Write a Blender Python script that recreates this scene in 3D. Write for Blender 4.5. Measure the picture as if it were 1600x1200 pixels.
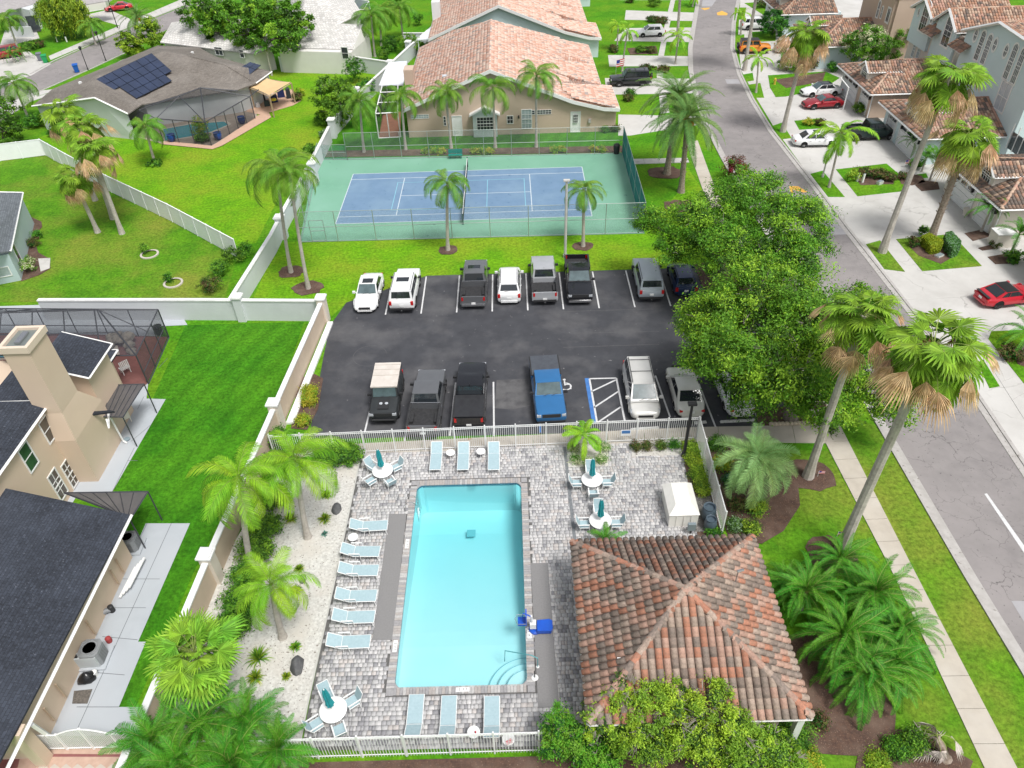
import bpy, math, random
import numpy as np
from mathutils import Vector, Matrix
rad=math.radians; PI=math.pi
S=bpy.context.scene; COL=S.collection
for o in list(bpy.data.objects): bpy.data.objects.remove(o)
random.seed(7); np.random.seed(7)
# ---------------------------------------------------------------- camera
F,TH,YAW,ROLL,HC,CX=1166.57,.6924,-.0094,.0355,32.354,.5248
wv=np.array([math.sin(YAW)*math.cos(TH),math.cos(YAW)*math.cos(TH),-math.sin(TH)])
r0=np.array([math.cos(YAW),-math.sin(YAW),0.]); d0=np.cross(wv,r0)
rv=math.cos(ROLL)*r0+math.sin(ROLL)*d0; dv=-math.sin(ROLL)*r0+math.cos(ROLL)*d0
CP=np.array([CX,0,HC])
cd=bpy.data.cameras.new('camera'); cam=bpy.data.objects.new('camera',cd); COL.objects.link(cam)
cam.matrix_world=Matrix(((rv[0],-dv[0],-wv[0],CX),(rv[1],-dv[1],-wv[1],0),(rv[2],-dv[2],-wv[2],HC),(0,0,0,1)))
cd.sensor_fit='HORIZONTAL'; cd.sensor_width=36; cd.lens=36*F/1600; cd.clip_end=2000; cd.clip_start=.5
S.camera=cam
# ---------------------------------------------------------------- light
SUN_EL,SUN_AZ=rad(62),rad(140)      # azimuth measured clockwise from +Y
W=bpy.data.worlds.new('World'); S.world=W; W.use_nodes=True
nt=W.node_tree; bg=nt.nodes['Background']; sk=nt.nodes.new('ShaderNodeTexSky'); sk.sky_type='NISHITA'; sk.sun_disc=False
sk.sun_elevation=SUN_EL; sk.sun_rotation=SUN_AZ; sk.air_density=1.0; sk.dust_density=3.5; sk.ozone_density=.6
hsv=nt.nodes.new('ShaderNodeHueSaturation'); hsv.inputs['Saturation'].default_value=.30
nt.links.new(sk.outputs[0],hsv.inputs['Color']); nt.links.new(hsv.outputs[0],bg.inputs[0]); bg.inputs[1].default_value=.125
sl=bpy.data.lights.new('sun','SUN'); so=bpy.data.objects.new('sun',sl); COL.objects.link(so)
sl.energy=2.3; sl.angle=rad(16); sl.color=(1,.985,.955)
sd=Vector((math.sin(SUN_AZ)*math.cos(SUN_EL),math.cos(SUN_AZ)*math.cos(SUN_EL),math.sin(SUN_EL)))
so.rotation_euler=sd.to_track_quat('Z','Y').to_euler()
S.view_settings.view_transform='Standard'; S.view_settings.look='None'; S.view_settings.gamma=1
S.view_settings.use_curve_mapping=False; S.view_settings.exposure=.34
S.render.engine='CYCLES'; S.cycles.max_bounces=6; S.cycles.transparent_max_bounces=10; S.cycles.diffuse_bounces=3
# ---------------------------------------------------------------- placing
def G(px,py,z=0.):
    v=wv+(px-800)/F*rv+(py-600)/F*dv; t=(z-HC)/v[2]; return Vector(CP+t*v)
def PJ(x,y,z=0.):
    v=np.array([x,y,z])-CP; return 800+F*(v@rv)/(v@wv),600+F*(v@dv)/(v@wv)
def HT(g,py):
    lo,hi=0.,30.
    for _ in range(40):
        m=(lo+hi)/2
        if PJ(g[0],g[1],m)[1]>py: lo=m
        else: hi=m
    return lo
# ---------------------------------------------------------------- objects
def link(o,parent=None):
    COL.objects.link(o)
    if parent is not None: o.parent=parent
    return o
def empty(name,loc=(0,0,0),rz=0,label=None,cat=None,group=None):
    o=bpy.data.objects.new(name,None); o.location=loc; o.rotation_euler=(0,0,rz); o.empty_display_size=.2
    COL.objects.link(o); return tag(o,label,cat,group)
def tag(o,label=None,cat=None,group=None,kind=None):
    if label:o['label']=label
    if cat:o['category']=cat
    if group:o['group']=group
    if kind:o['kind']=kind
    return o
class MB:
    "collects faces, builds one mesh object"
    def __init__(s): s.v=[];s.f=[];s.m=[];s.mi=0
    def add(s,vs,fs,mi=None):
        b=len(s.v); s.v+=[tuple(v) for v in vs]; s.f+=[tuple(b+i for i in f) for f in fs]; s.m+=[s.mi if mi is None else mi]*len(fs); return s
    def poly(s,vs,mi=None): return s.add(vs,[range(len(vs))],mi)
    def box(s,c,d,rz=0,mi=None,rot=None):
        x,y,z=d[0]/2,d[1]/2,d[2]/2
        p=[Vector((a*x,b*y,e*z)) for e in(-1,1) for a,b in((-1,-1),(1,-1),(1,1),(-1,1))]
        M=rot if rot is not None else Matrix.Rotation(rz,3,'Z')
        c=Vector(c)
        return s.add([M@q+c for q in p],[(3,2,1,0),(4,5,6,7),(0,1,5,4),(1,2,6,5),(2,3,7,6),(3,0,4,7)],mi)
    def prism(s,pts,z0,z1,mi=None,cap=True):
        "pts xy (or xyz ignored z)"
        n=len(pts); a=sum(pts[i][0]*pts[(i+1)%n][1]-pts[(i+1)%n][0]*pts[i][1] for i in range(n))
        if a<0: pts=list(pts)[::-1]
        vs=[(p[0],p[1],z0) for p in pts]+[(p[0],p[1],z1) for p in pts]
        fs=[(i,(i+1)%n,n+(i+1)%n,n+i) for i in range(n)]
        if cap: fs+=[tuple(range(n,2*n)),tuple(range(n-1,-1,-1))]
        return s.add(vs,fs,mi)
    def tube(s,pts,r,n=6,mi=None,cap=True):
        pts=[Vector(p) for p in pts]; rs=r if isinstance(r,(list,tuple)) else [r]*len(pts)
        vs=[];fs=[]
        for i,p in enumerate(pts):
            t=(pts[min(i+1,len(pts)-1)]-pts[max(i-1,0)]).normalized()
            a=t.cross(Vector((0,0,1)) if abs(t.z)<.9 else Vector((1,0,0))).normalized(); b=t.cross(a)
            for k in range(n):
                q=2*PI*k/n; vs.append(p+(a*math.cos(q)+b*math.sin(q))*rs[i])
        for i in range(len(pts)-1):
            for k in range(n):
                fs.append((i*n+k,i*n+(k+1)%n,(i+1)*n+(k+1)%n,(i+1)*n+k))
        if cap: fs+=[tuple(range(n)),tuple(range(len(vs)-1,len(vs)-1-n,-1))]
        return s.add(vs,fs,mi)
    def lathe(s,c,prof,n=20,mi=None):
        vs=[];fs=[]
        for r,z in prof:
            for k in range(n): vs.append((c[0]+r*math.cos(2*PI*k/n),c[1]+r*math.sin(2*PI*k/n),c[2]+z))
        for i in range(len(prof)-1):
            for k in range(n): fs.append((i*n+k,i*n+(k+1)%n,(i+1)*n+(k+1)%n,(i+1)*n+k))
        fs+=[tuple(range(n-1,-1,-1)),tuple(range(len(vs)-n,len(vs)))]
        return s.add(vs,fs,mi)
    def arrays(s,V,Q,mi=0):
        b=len(s.v); s.v+=[tuple(x) for x in V.tolist()]; s.f+=[tuple(b+i for i in f) for f in Q.tolist()]; s.m+=[mi]*len(Q); return s
    def mesh(s,name,mats,smooth=False,sharp=35):
        me=bpy.data.meshes.new(name); me.from_pydata(s.v,[],s.f)
        if not isinstance(mats,(list,tuple)): mats=[mats]
        for m in mats: me.materials.append(m)
        if len(mats)>1: me.polygons.foreach_set('material_index',s.m)
        if smooth:
            me.polygons.foreach_set('use_smooth',[True]*len(me.polygons))
            if sharp: me.set_sharp_from_angle(angle=rad(sharp))
        me.update(); return me
    def build(s,name,mats,parent=None,smooth=False,sharp=35,**k):
        o=bpy.data.objects.new(name,s.mesh(name,mats,smooth,sharp)); link(o,parent); return tag(o,**k)
def fast_mesh(name,V,Q,mats,mi=None,smooth=False):
    me=bpy.data.meshes.new(name); n=Q.shape[1]
    me.vertices.add(len(V)); me.vertices.foreach_set('co',V.astype(np.float32).ravel())
    me.loops.add(Q.size); me.loops.foreach_set('vertex_index',Q.astype(np.int32).ravel())
    me.polygons.add(len(Q)); me.polygons.foreach_set('loop_start',np.arange(0,Q.size,n,dtype=np.int32)); me.polygons.foreach_set('loop_total',np.full(len(Q),n,dtype=np.int32))
    for m in (mats if isinstance(mats,(list,tuple)) else [mats]): me.materials.append(m)
    if mi is not None: me.polygons.foreach_set('material_index',mi.astype(np.int32))
    if smooth: me.polygons.foreach_set('use_smooth',np.ones(len(Q),dtype=bool))
    me.update(calc_edges=True); return me
def copy_tree(o,parent=None):
    c=o.copy(); COL.objects.link(c)
    if parent is not None: c.parent=parent
    for ch in o.children: copy_tree(ch,c)
    return c
def mobj(name,me,parent=None,loc=(0,0,0),rot=(0,0,0),sc=(1,1,1)):
    o=bpy.data.objects.new(name,me); o.location=loc; o.rotation_euler=rot; o.scale=sc; return link(o,parent)
# ---------------------------------------------------------------- materials
MAT={}
def srgb(h):
    if isinstance(h,str):
        h=[int(h[i:i+2],16)/255 for i in(0,2,4)]; return tuple((c/12.92 if c<=.04045 else ((c+.055)/1.055)**2.4) for c in h)
    return tuple(h)
def M(name,c1,c2=None,sc=2.,rough=.8,bump=0.,bsc=20.,metal=0.,c3=None,sc3=.2,spec=.5,coat=0.,world=False,rnd=0.,alpha=1.,detail=4,emit=None,trans=0.,c3f=(.45,.7),spk=None):
    "principled: noise mix of c1,c2; c3 = large patches; rnd = value change from one object to the next; spk=(colour,scale,amount) speckles"
    if name in MAT: return MAT[name]
    m=bpy.data.materials.new(name); m.use_nodes=True; t=m.node_tree; N=t.nodes; L=t.links; b=N['Principled BSDF']; MAT[name]=m
    c1=srgb(c1)
    geo=N.new('ShaderNodeNewGeometry') if world else N.new('ShaderNodeTexCoord'); vec=geo.outputs['Position'] if world else geo.outputs['Object']
    def noise(s,d=4,r=.6):
        n=N.new('ShaderNodeTexNoise'); n.inputs['Scale'].default_value=s; n.inputs['Detail'].default_value=d; n.inputs['Roughness'].default_value=r; L.new(vec,n.inputs['Vector']); return n.outputs['Fac']
    def mix(f,a,c,ty='MIX'):
        x=N.new('ShaderNodeMix'); x.data_type='RGBA'; x.blend_type=ty
        if isinstance(f,float): x.inputs[0].default_value=f
        else: L.new(f,x.inputs[0])
        for i,q in((6,a),(7,c)):
            if isinstance(q,tuple): x.inputs[i].default_value=q+(1,)
            else: L.new(q,x.inputs[i])
        return x.outputs[2]
    def ramp(f,lo,hi):
        r=N.new('ShaderNodeMapRange'); r.inputs[1].default_value=lo; r.inputs[2].default_value=hi; L.new(f,r.inputs[0]); return r.outputs[0]
    col=c1
    if c2 is not None: col=mix(ramp(noise(sc,detail),.35,.65),c1,srgb(c2))
    if c3 is not None: col=mix(ramp(noise(sc3,5),*c3f),col,srgb(c3))
    if spk: col=mix(ramp(noise(spk[1],2),1-spk[2],1-spk[2]+.06),col,srgb(spk[0]))
    if rnd:
        oi=N.new('ShaderNodeObjectInfo'); rr=ramp(oi.outputs['Random'],0,1); rm=N.new('ShaderNodeMapRange'); rm.inputs[3].default_value=1-rnd; rm.inputs[4].default_value=1+rnd; L.new(oi.outputs['Random'],rm.inputs[0])
        h=N.new('ShaderNodeHueSaturation'); L.new(rm.outputs[0],h.inputs['Value'])
        if isinstance(col,tuple): h.inputs['Color'].default_value=col+(1,)
        else: L.new(col,h.inputs['Color'])
        col=h.outputs[0]
    if isinstance(col,tuple): b.inputs['Base Color'].default_value=col+(1,)
    else: L.new(col,b.inputs['Base Color'])
    b.inputs['Roughness'].default_value=rough; b.inputs['Metallic'].default_value=metal; b.inputs['Specular IOR Level'].default_value=spec
    if coat: b.inputs['Coat Weight'].default_value=coat; b.inputs['Coat Roughness'].default_value=.06
    if alpha<1: b.inputs['Alpha'].default_value=alpha
    if trans: b.inputs['Transmission Weight'].default_value=trans
    if bump:
        bp=N.new('ShaderNodeBump'); bp.inputs['Strength'].default_value=min(1,bump); bp.inputs['Distance'].default_value=.02; L.new(noise(bsc,3),bp.inputs['Height']); L.new(bp.outputs[0],b.inputs['Normal'])
    if emit: b.inputs['Emission Color'].default_value=srgb(emit[0])+(1,); b.inputs['Emission Strength'].default_value=emit[1]
    return m
def leafmat(name,c1,c2,sc=1.5,trl=.35,rnd=.18,hue=.02):
    if name in MAT: return MAT[name]
    m=bpy.data.materials.new(name); m.use_nodes=True; t=m.node_tree; N=t.nodes; L=t.links; b=N['Principled BSDF']; MAT[name]=m
    tc=N.new('ShaderNodeNewGeometry'); n=N.new('ShaderNodeTexNoise'); n.inputs['Scale'].default_value=sc; n.inputs['Detail'].default_value=3; L.new(tc.outputs['Position'],n.inputs['Vector'])
    mr=N.new('ShaderNodeMapRange'); mr.inputs[1].default_value=.35; mr.inputs[2].default_value=.65; L.new(n.outputs['Fac'],mr.inputs[0])
    x=N.new('ShaderNodeMix'); x.data_type='RGBA'; L.new(mr.outputs[0],x.inputs[0]); x.inputs[6].default_value=srgb(c1)+(1,); x.inputs[7].default_value=srgb(c2)+(1,)
    isl=tc.outputs['Random Per Island']; r=N.new('ShaderNodeMapRange'); r.inputs[3].default_value=1-rnd*1.6; r.inputs[4].default_value=1+rnd*1.6; L.new(isl,r.inputs[0])
    h=N.new('ShaderNodeHueSaturation'); L.new(r.outputs[0],h.inputs['Value']); L.new(x.outputs[2],h.inputs['Color'])
    oi=N.new('ShaderNodeObjectInfo'); r2=N.new('ShaderNodeMapRange'); r2.inputs[3].default_value=.5-hue; r2.inputs[4].default_value=.5+hue; L.new(oi.outputs['Random'],r2.inputs[0]); L.new(r2.outputs[0],h.inputs['Hue'])
    L.new(h.outputs[0],b.inputs['Base Color']); b.inputs['Roughness'].default_value=.6; b.inputs['Specular IOR Level'].default_value=.3
    tr=N.new('ShaderNodeBsdfTranslucent'); L.new(h.outputs[0],tr.inputs[0]); ms=N.new('ShaderNodeMixShader'); ms.inputs[0].default_value=trl
    L.new(b.outputs[0],ms.inputs[1]); L.new(tr.outputs[0],ms.inputs[2]); L.new(ms.outputs[0],N['Material Output'].inputs[0])
    return m
white=M('white_paint',(.8,.8,.79),(.74,.74,.73),3,rough=.45)
stucco_w=M('white_stucco',(.62,.64,.66),(.56,.58,.60),.8,rough=.9,bump=.3,bsc=30,c3=(.66,.68,.70))
cap_w=M('white_cap',(.80,.80,.79),(.70,.70,.69),1.5,rough=.7)
stucco_b=M('beige_stucco',(.56,.45,.34),(.52,.42,.32),.7,rough=.9,bump=.3,bsc=30,c3=(.60,.49,.38),sc3=.3)
glass_d=M('dark_glass',(.03,.035,.04),(.06,.07,.08),1,rough=.08,spec=.8)
glass_c=M('car_glass',(.02,.025,.03),rough=.04,spec=.9)
glass_w=M('windshield_glass',(.10,.145,.155),(.05,.075,.08),1.2,rough=.08,spec=.6)  # paler mottled colour than car_glass: a reflection painted into the windshields
rubber=M('rubber',(.02,.02,.02),rough=.85)
alu=M('wheel_alloy',(.5,.5,.51),rough=.35,metal=.6)
black_pl=M('black_plastic',(.025,.025,.027),rough=.6)
chrome=M('chrome',(.55,.55,.56),rough=.2,metal=.9)
lamp_red=M('tail_lamp_red',(.5,.01,.01),rough=.2,coat=.5)
lamp_clear=M('head_lamp',(.55,.57,.6),(.35,.37,.4),12,rough=.15,coat=.5)
# ---------------------------------------------------------------- setting: ground
def grassmat(name,c1,c2,c3,stripe=None):
    m=M(name,c1,c2,sc=.55,rough=.95,bump=.9,bsc=9,c3=c3,sc3=.16,world=True,spec=.15,c3f=(.42,.68))
    t=m.node_tree; N=t.nodes; L=t.links; b=N['Principled BSDF']; src=b.inputs['Base Color'].links[0].from_socket
    g=N.new('ShaderNodeNewGeometry'); n=N.new('ShaderNodeTexNoise'); n.inputs['Scale'].default_value=4.2; n.inputs['Detail'].default_value=6; n.inputs['Roughness'].default_value=.75; L.new(g.outputs['Position'],n.inputs['Vector'])
    r=N.new('ShaderNodeMapRange'); r.inputs[1].default_value=.3; r.inputs[2].default_value=.7; r.inputs[3].default_value=.45; r.inputs[4].default_value=1.45; L.new(n.outputs['Fac'],r.inputs[0])
    v=r.outputs[0]
    if stripe:
        w=N.new('ShaderNodeTexWave'); w.inputs['Scale'].default_value=stripe[0]; w.inputs['Distortion'].default_value=2.5; w.inputs['Detail'].default_value=2; w.inputs['Detail Scale'].default_value=.25
        mp=N.new('ShaderNodeMapping'); mp.inputs['Rotation'].default_value=(0,0,stripe[1]); L.new(g.outputs['Position'],mp.inputs[0]); L.new(mp.outputs[0],w.inputs['Vector'])
        r2=N.new('ShaderNodeMapRange'); r2.inputs[3].default_value=1-stripe[2]; r2.inputs[4].default_value=1+stripe[2]; L.new(w.outputs['Fac'],r2.inputs[0])
        mm=N.new('ShaderNodeMath'); mm.operation='MULTIPLY'; L.new(v,mm.inputs[0]); L.new(r2.outputs[0],mm.inputs[1]); v=mm.outputs[0]
    h=N.new('ShaderNodeHueSaturation'); L.new(v,h.inputs['Value']); L.new(src,h.inputs['Color']); L.new(h.outputs[0],b.inputs['Base Color'])
    return m
grass=grassmat('lawn_grass',(.085,.27,.008),(.05,.195,.006),(.14,.27,.012),(.35,.4,.025))
grass_y=grassmat('yellow_lawn_grass',(.145,.34,.008),(.10,.27,.007),(.21,.30,.018),(.5,1.2,.03))  # yellower turf, the grass's own colour
grass_d=grassmat('mown_lawn_grass',(.052,.21,.008),(.028,.14,.005),(.07,.225,.009),(.22,.35,.10))
grass_o=grassmat('patchy_lawn_grass',(.10,.26,.010),(.06,.185,.008),(.19,.235,.03))
def crackmat(m,scale,col,width=.012,dist=.6,strength=.6,sc2=1.2):
    t=m.node_tree; N=t.nodes; L=t.links; b=N['Principled BSDF']; src=b.inputs['Base Color'].links[0].from_socket
    g=N.new('ShaderNodeNewGeometry'); n=N.new('ShaderNodeTexNoise'); n.inputs['Scale'].default_value=sc2; n.inputs['Detail'].default_value=3; L.new(g.outputs['Position'],n.inputs['Vector'])
    a=N.new('ShaderNodeVectorMath'); a.operation='MULTIPLY_ADD'; L.new(n.outputs['Color'],a.inputs[0]); a.inputs[1].default_value=(dist,)*3; L.new(g.outputs['Position'],a.inputs[2])
    v=N.new('ShaderNodeTexVoronoi'); v.feature='DISTANCE_TO_EDGE'; v.inputs['Scale'].default_value=scale; L.new(a.outputs[0],v.inputs['Vector'])
    r=N.new('ShaderNodeMapRange'); r.inputs[2].default_value=width; r.inputs[3].default_value=strength; r.inputs[4].default_value=0; L.new(v.outputs['Distance'],r.inputs[0])
    n2=N.new('ShaderNodeTexNoise'); n2.inputs['Scale'].default_value=.35; L.new(g.outputs['Position'],n2.inputs['Vector']); r3=N.new('ShaderNodeMapRange'); r3.inputs[1].default_value=.4; r3.inputs[2].default_value=.6; L.new(n2.outputs['Fac'],r3.inputs[0])
    mu=N.new('ShaderNodeMath'); mu.operation='MULTIPLY'; L.new(r.outputs[0],mu.inputs[0]); L.new(r3.outputs[0],mu.inputs[1])
    x=N.new('ShaderNodeMix'); x.data_type='RGBA'; L.new(mu.outputs[0],x.inputs[0]); L.new(src,x.inputs[6]); x.inputs[7].default_value=col+(1,); L.new(x.outputs[2],b.inputs['Base Color']); return m
conc=M('driveway_concrete',(.50,.485,.46),(.455,.44,.415),.8,rough=.9,bump=.2,bsc=15,c3=(.56,.545,.52),sc3=.18,world=True,spk=((.33,.31,.28),3.,.24))
crackmat(conc,.22,(.25,.24,.22),.01,2.2,.7,.5)
conc_g=M('grey_patio_concrete',(.43,.46,.49),(.39,.42,.45),.8,rough=.9,c3=(.47,.49,.52),world=True)
conc_b=M('sidewalk_concrete',(.49,.44,.37),(.43,.385,.325),1.3,rough=.9,bump=.2,bsc=15,c3=(.52,.48,.42),sc3=.3,world=True,spk=((.36,.25,.13),.9,.30))
gutter=M('kerb_concrete',(.44,.42,.40),(.37,.35,.33),2.5,rough=.9,world=True,spk=((.24,.22,.20),4.,.36))
asph=M('parking_asphalt',(.054,.056,.064),(.040,.041,.048),.9,rough=.75,bump=.3,bsc=40,c3=(.125,.122,.125),sc3=.25,world=True,c3f=(.48,.78),spk=((.19,.185,.19),2.6,.30))
road_m=M('road_asphalt',(.255,.235,.230),(.215,.198,.195),1.1,rough=.9,bump=.3,bsc=30,c3=(.29,.265,.26),sc3=.15,world=True,spk=((.12,.112,.11),6,.34))
crackmat(road_m,.6,(.075,.068,.066),.014,1.1,.9,1.5)
mulch=M('brown_mulch',(.115,.065,.045),(.065,.038,.03),8,rough=1,bump=1,bsc=25,c3=(.15,.10,.075),sc3=1,world=True,spk=((.22,.15,.11),18,.38))
gravel=M('white_gravel',(.66,.645,.61),(.48,.46,.43),7,rough=.95,bump=1,bsc=25,c3=(.55,.51,.46),sc3=.5,world=True,spk=((.20,.17,.14),9,.37))
paint_w=M('road_paint_white',(.66,.66,.66),(.55,.55,.55),4,rough=.7,world=True,spk=((.3,.3,.3),12,.34))
paint_y=M('road_paint_yellow',(.75,.42,.08),(.65,.35,.06),4,rough=.7,world=True)
paint_b=M('road_paint_blue',(.06,.20,.50),(.05,.15,.4),3,rough=.7,world=True)
# one sheet to the horizon, with a rectangular hole for the pool basin
POOL=[G(616,1077),G(825,1072),G(813,755),G(651,759)]
px0,px1,py0,py1=-5.52,.58,17.42,29.92
B=900
sheet=MB()
gx=[-B,px0,px1,B]; gy=[-B+60,py0,py1,B+60]
for i in range(3):
    for j in range(3):
        if i==1 and j==1: continue
        sheet.poly([(gx[i],gy[j],0),(gx[i+1],gy[j],0),(gx[i+1],gy[j+1],0),(gx[i],gy[j+1],0)])
sheet.build('ground',grass,kind='structure')
Z={}
def slab(name,pts,z,mat,parent=None,kind='structure',thick=0,pxs=True,**k):
    P=[G(*p) for p in pts] if pxs else pts
    m=MB()
    if thick: m.prism(P,z-thick,z)
    else:
        n=len(P); a=sum(P[i][0]*P[(i+1)%n][1]-P[(i+1)%n][0]*P[i][1] for i in range(n))
        if a<0:P=P[::-1]
        m.poly([(p[0],p[1],z) for p in P])
    return m.build(name,mat,parent,kind=kind if parent is None else None,**k)
def blob(cx,cy,rx,ry,n=18,seed=0,j=.12):
    g=G(cx,cy); r=random.Random(seed+int(cx)); out=[]
    for i in range(n):
        a=2*PI*i/n; k=1+r.uniform(-j,j); out.append((g.x+rx*k*math.cos(a),g.y+ry*k*math.sin(a),0))
    return out
ROADL=[(1096,-40),(1094,0),(1088,37),(1082,75),(1083,110),(1092,150),(1108,195),(1137,250),(1175,315),(1215,380),(1300,520),(1390,672),(1525,900),(1600,1022),(1730,1235),(1900,1510)]
ROADR=[(1160,-40),(1151,0),(1143,37),(1141,75),(1152,117),(1170,155),(1200,205),(1272,298),(1315,357),(1362,417),(1510,610),(1600,747),(1760,990),(1930,1250)]
slab('main_road',ROADL+ROADR[::-1],.006,road_m)
def strip_pts(line,w):
    P=[G(*p) for p in line]; L=[];R=[]
    for i,p in enumerate(P):
        t=(P[min(i+1,len(P)-1)]-P[max(i-1,0)]).normalized(); n=Vector((-t.y,t.x,0)); L.append(p); R.append(p+n*w)
    return L,R
def strip(name,line,w,z,mat,thick=0,parent=None,seg=False,**k):
    L,R=strip_pts(line,w); m=MB()
    for i in range(len(L)-1):
        q=[L[i],L[i+1],R[i+1],R[i]]
        if thick: m.prism(q,z-thick,z)
        else:
            a=sum(q[j].x*q[(j+1)%4].y-q[(j+1)%4].x*q[j].y for j in range(4))
            if a<0:q=q[::-1]
            m.poly([(p.x,p.y,z) for p in q])
    return m.build(name,mat,parent,kind='structure' if parent is None else None)
# concrete gutters with a low rounded kerb (broken into cast lengths)
def kerb(name,line,side):
    root=strip(name,line,side*.62,.03,gutter,0)
    L,R=strip_pts(line,side*.42); L2,R2=strip_pts(line,side*.64)
    m=MB()
    for i in range(len(L)-1): m.prism([R[i],R[i+1],R2[i+1],R2[i]],.0,.085)
    m.build('kerb_top',gutter,root)
kerb('left_kerb',ROADL,-1); kerb('right_kerb',ROADR,1)
# sidewalks cut in slabs
def walk(name,left,right,z,mat,step=1.5,gap=.012,label=None):
    root=bpy.data.objects.new(name,None); COL.objects.link(root); tag(root,label,None,None,'structure')
    A=[G(*p) for p in left]; Bp=[G(*p) for p in right]
    def res(P,n):
        d=[0]
        for i in range(1,len(P)): d.append(d[-1]+(P[i]-P[i-1]).length)
        out=[]
        for k in range(n+1):
            s=d[-1]*k/n; i=1
            while i<len(P)-1 and d[i]<s: i+=1
            f=(s-d[i-1])/max(1e-6,d[i]-d[i-1]); out.append(P[i-1].lerp(P[i],f))
        return out
    ln=sum((A[i]-A[i-1]).length for i in range(1,len(A))); n=max(2,int(ln/step))
    a=res(A,n); b=res(Bp,n)
    for i in range(n):
        f=gap/step
        q=[a[i].lerp(a[i+1],f),a[i].lerp(a[i+1],1-f),b[i].lerp(b[i+1],1-f),b[i].lerp(b[i+1],f)]
        MB().prism(q,z-.05,z+random.uniform(-.003,.003)).build('slab',mat,root)
    return root
walk('sidewalk',[(1072,222),(1099,300),(1296,705),(1397,900),(1548,1222)],[(1090,220),(1118,297),(1318,676),(1432,900),(1600,1222)],.05,conc_b)
walk('parking_walk',[(428,700),(1080,668),(1296,664)],[(424,716),(1090,690),(1303,693)],.04,conc_b,2.2)
walk('court_path',[(982,249),(1074,247)],[(984,257),(1077,254)],.04,conc,1.5)
walk('north_walk',[(1032,178),(1030,150),(1026,120),(1028,90),(1036,50),(1048,0)],[(1046,176),(1041,150),(1036,120),(1037,90),(1044,50),(1055,0)],.03,conc,1.5)
walk('east_walk',[(1516,540),(1523,533),(1600,655)],[(1533,533),(1541,530),(1618,640)],.034,conc,1.5)
# driveways west of the road, between the pink roofed houses and the street
for pts in ([(968,-8),(1090,-8),(1090,0),(968,0)],[(978,16),(1090,20),(1088,33),(976,31)],[(975,44),(1086,43),(1082,66),(960,64)],[(950,86),(1081,88),(1081,103),(952,104)],[(945,122),(1083,123),(1086,146),(948,148)],[(966,179),(1100,182),(1106,193),(1060,200),(984,212),(966,212)]):
    slab('driveway',pts,.012,conc)
# concrete aprons east of the road with grass islands on it
slab('east_driveways',[(1158,-20),(1153,60),(1158,110),(1180,150),(1210,200),(1280,296),(1370,417),(1519,610),(1610,745),(1720,740),(1700,300),(1500,130),(1400,40),(1330,-20)],.012,conc)
for i,(pts,g) in enumerate([([(1353,382),(1375,376),(1414,425),(1382,421)],grass_o),([(1400,374),(1487,366),(1534,416),(1441,424)],grass_o),([(1207,197),(1221,192),(1237,216),(1220,218)],grass),([(1241,189),(1280,185),(1296,200),(1249,203)],grass),
    ([(1266,272),(1285,267),(1320,308),(1294,308)],grass),([(1306,265),(1385,256),(1403,271),(1417,276),(1412,299),(1340,307)],grass),([(1421,275),(1447,271),(1450,278),(1423,280)],grass),
    ([(1148,12),(1166,12),(1163,30),(1147,32)],grass),([(1147,55),(1163,54),(1163,66),(1147,67)],grass),([(1175,50),(1212,48),(1212,64),(1176,66)],grass),([(1160,117),(1176,114),(1178,126),(1166,128)],grass),([(1166,133),(1188,130),(1194,153),(1174,153)],grass),
    ([(1203,137),(1200,118),(1290,112),(1312,122),(1300,130),(1290,139),(1228,151),(1212,152)],grass),([(1544,530),(1549,518),(1640,514),(1680,560),(1640,645),(1600,600)],grass),([(1527,567),(1536,562),(1562,604),(1546,607)],grass),
    ([(1163,5),(1230,0),(1240,20),(1200,28)],grass)]):
    slab('grass_island',pts,.035,g,thick=.03)
# speed table patches and painted marks
slab('speed_table',[(1262,330),(1296,330),(1327,366),(1284,368)],.011,M('speed_table_concrete',(.36,.35,.36),(.32,.31,.32),1,world=True))
slab('speed_table',[(1098,0),(1119,0),(1112,10),(1096,10)],.011,MAT['speed_table_concrete'])
slab('road_patch',[(1133,124),(1153,124),(1157,131),(1136,131)],.011,MAT['speed_table_concrete'])
slab('stop_bar',[(1580,939),(1640,939),(1660,975),(1602,975)],.011,MAT['speed_table_concrete'])
for q in ([(1233,291),(1247,291),(1262,300),(1256,301),(1238,296),(1240,302),(1236,302)],[(1120,20),(1128,17),(1137,21),(1136,24),(1121,24)],[(1095,13),(1109,12),(1108,14),(1101,16)]):
    slab('yellow_chevron',q,.012,paint_y)
slab('lane_line',[(1538,772),(1542,771),(1604,858),(1600,864)],.012,paint_w)
# ---------------------------------------------------------------- parking lot
slab('parking_lot',[(541,473),(667,431),(1031,420),(1100,417),(1180,455),(1320,640),(1296,664),(1100,672),(482,687),(505,560),(515,510)],.010,asph)
def pline(a,b,w=.11,mat=None,z=.016,parent=None,name='stall_line'):
    a=Vector(a);b=Vector(b);t=(b-a).normalized();n=Vector((-t.y,t.x,0))*w/2
    m=MB();m.poly([(v.x,v.y,z) for v in (a-n,b-n,b+n,a+n)]); return m.build(name,mat or paint_w,parent,kind='structure' if parent is None else None)
for i in range(-0,10):
    if i==0: pline((-9.48,47.81,0),(-9.48,51.5,0)); continue
    if i<9: pline((-9.48+2.744*i,47.81,0),(-9.48+2.744*i,53.2,0))
for a,b in (((570,675),(588,600)),((632,690),(649,597)),((703,681),(712,598)),((772,682),(771,597)),((1047,652),(1024,587)),((1119,670),(1092,600)),((1190,668),(1160,600)) ):
    pline(G(*a),G(*b))
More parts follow.
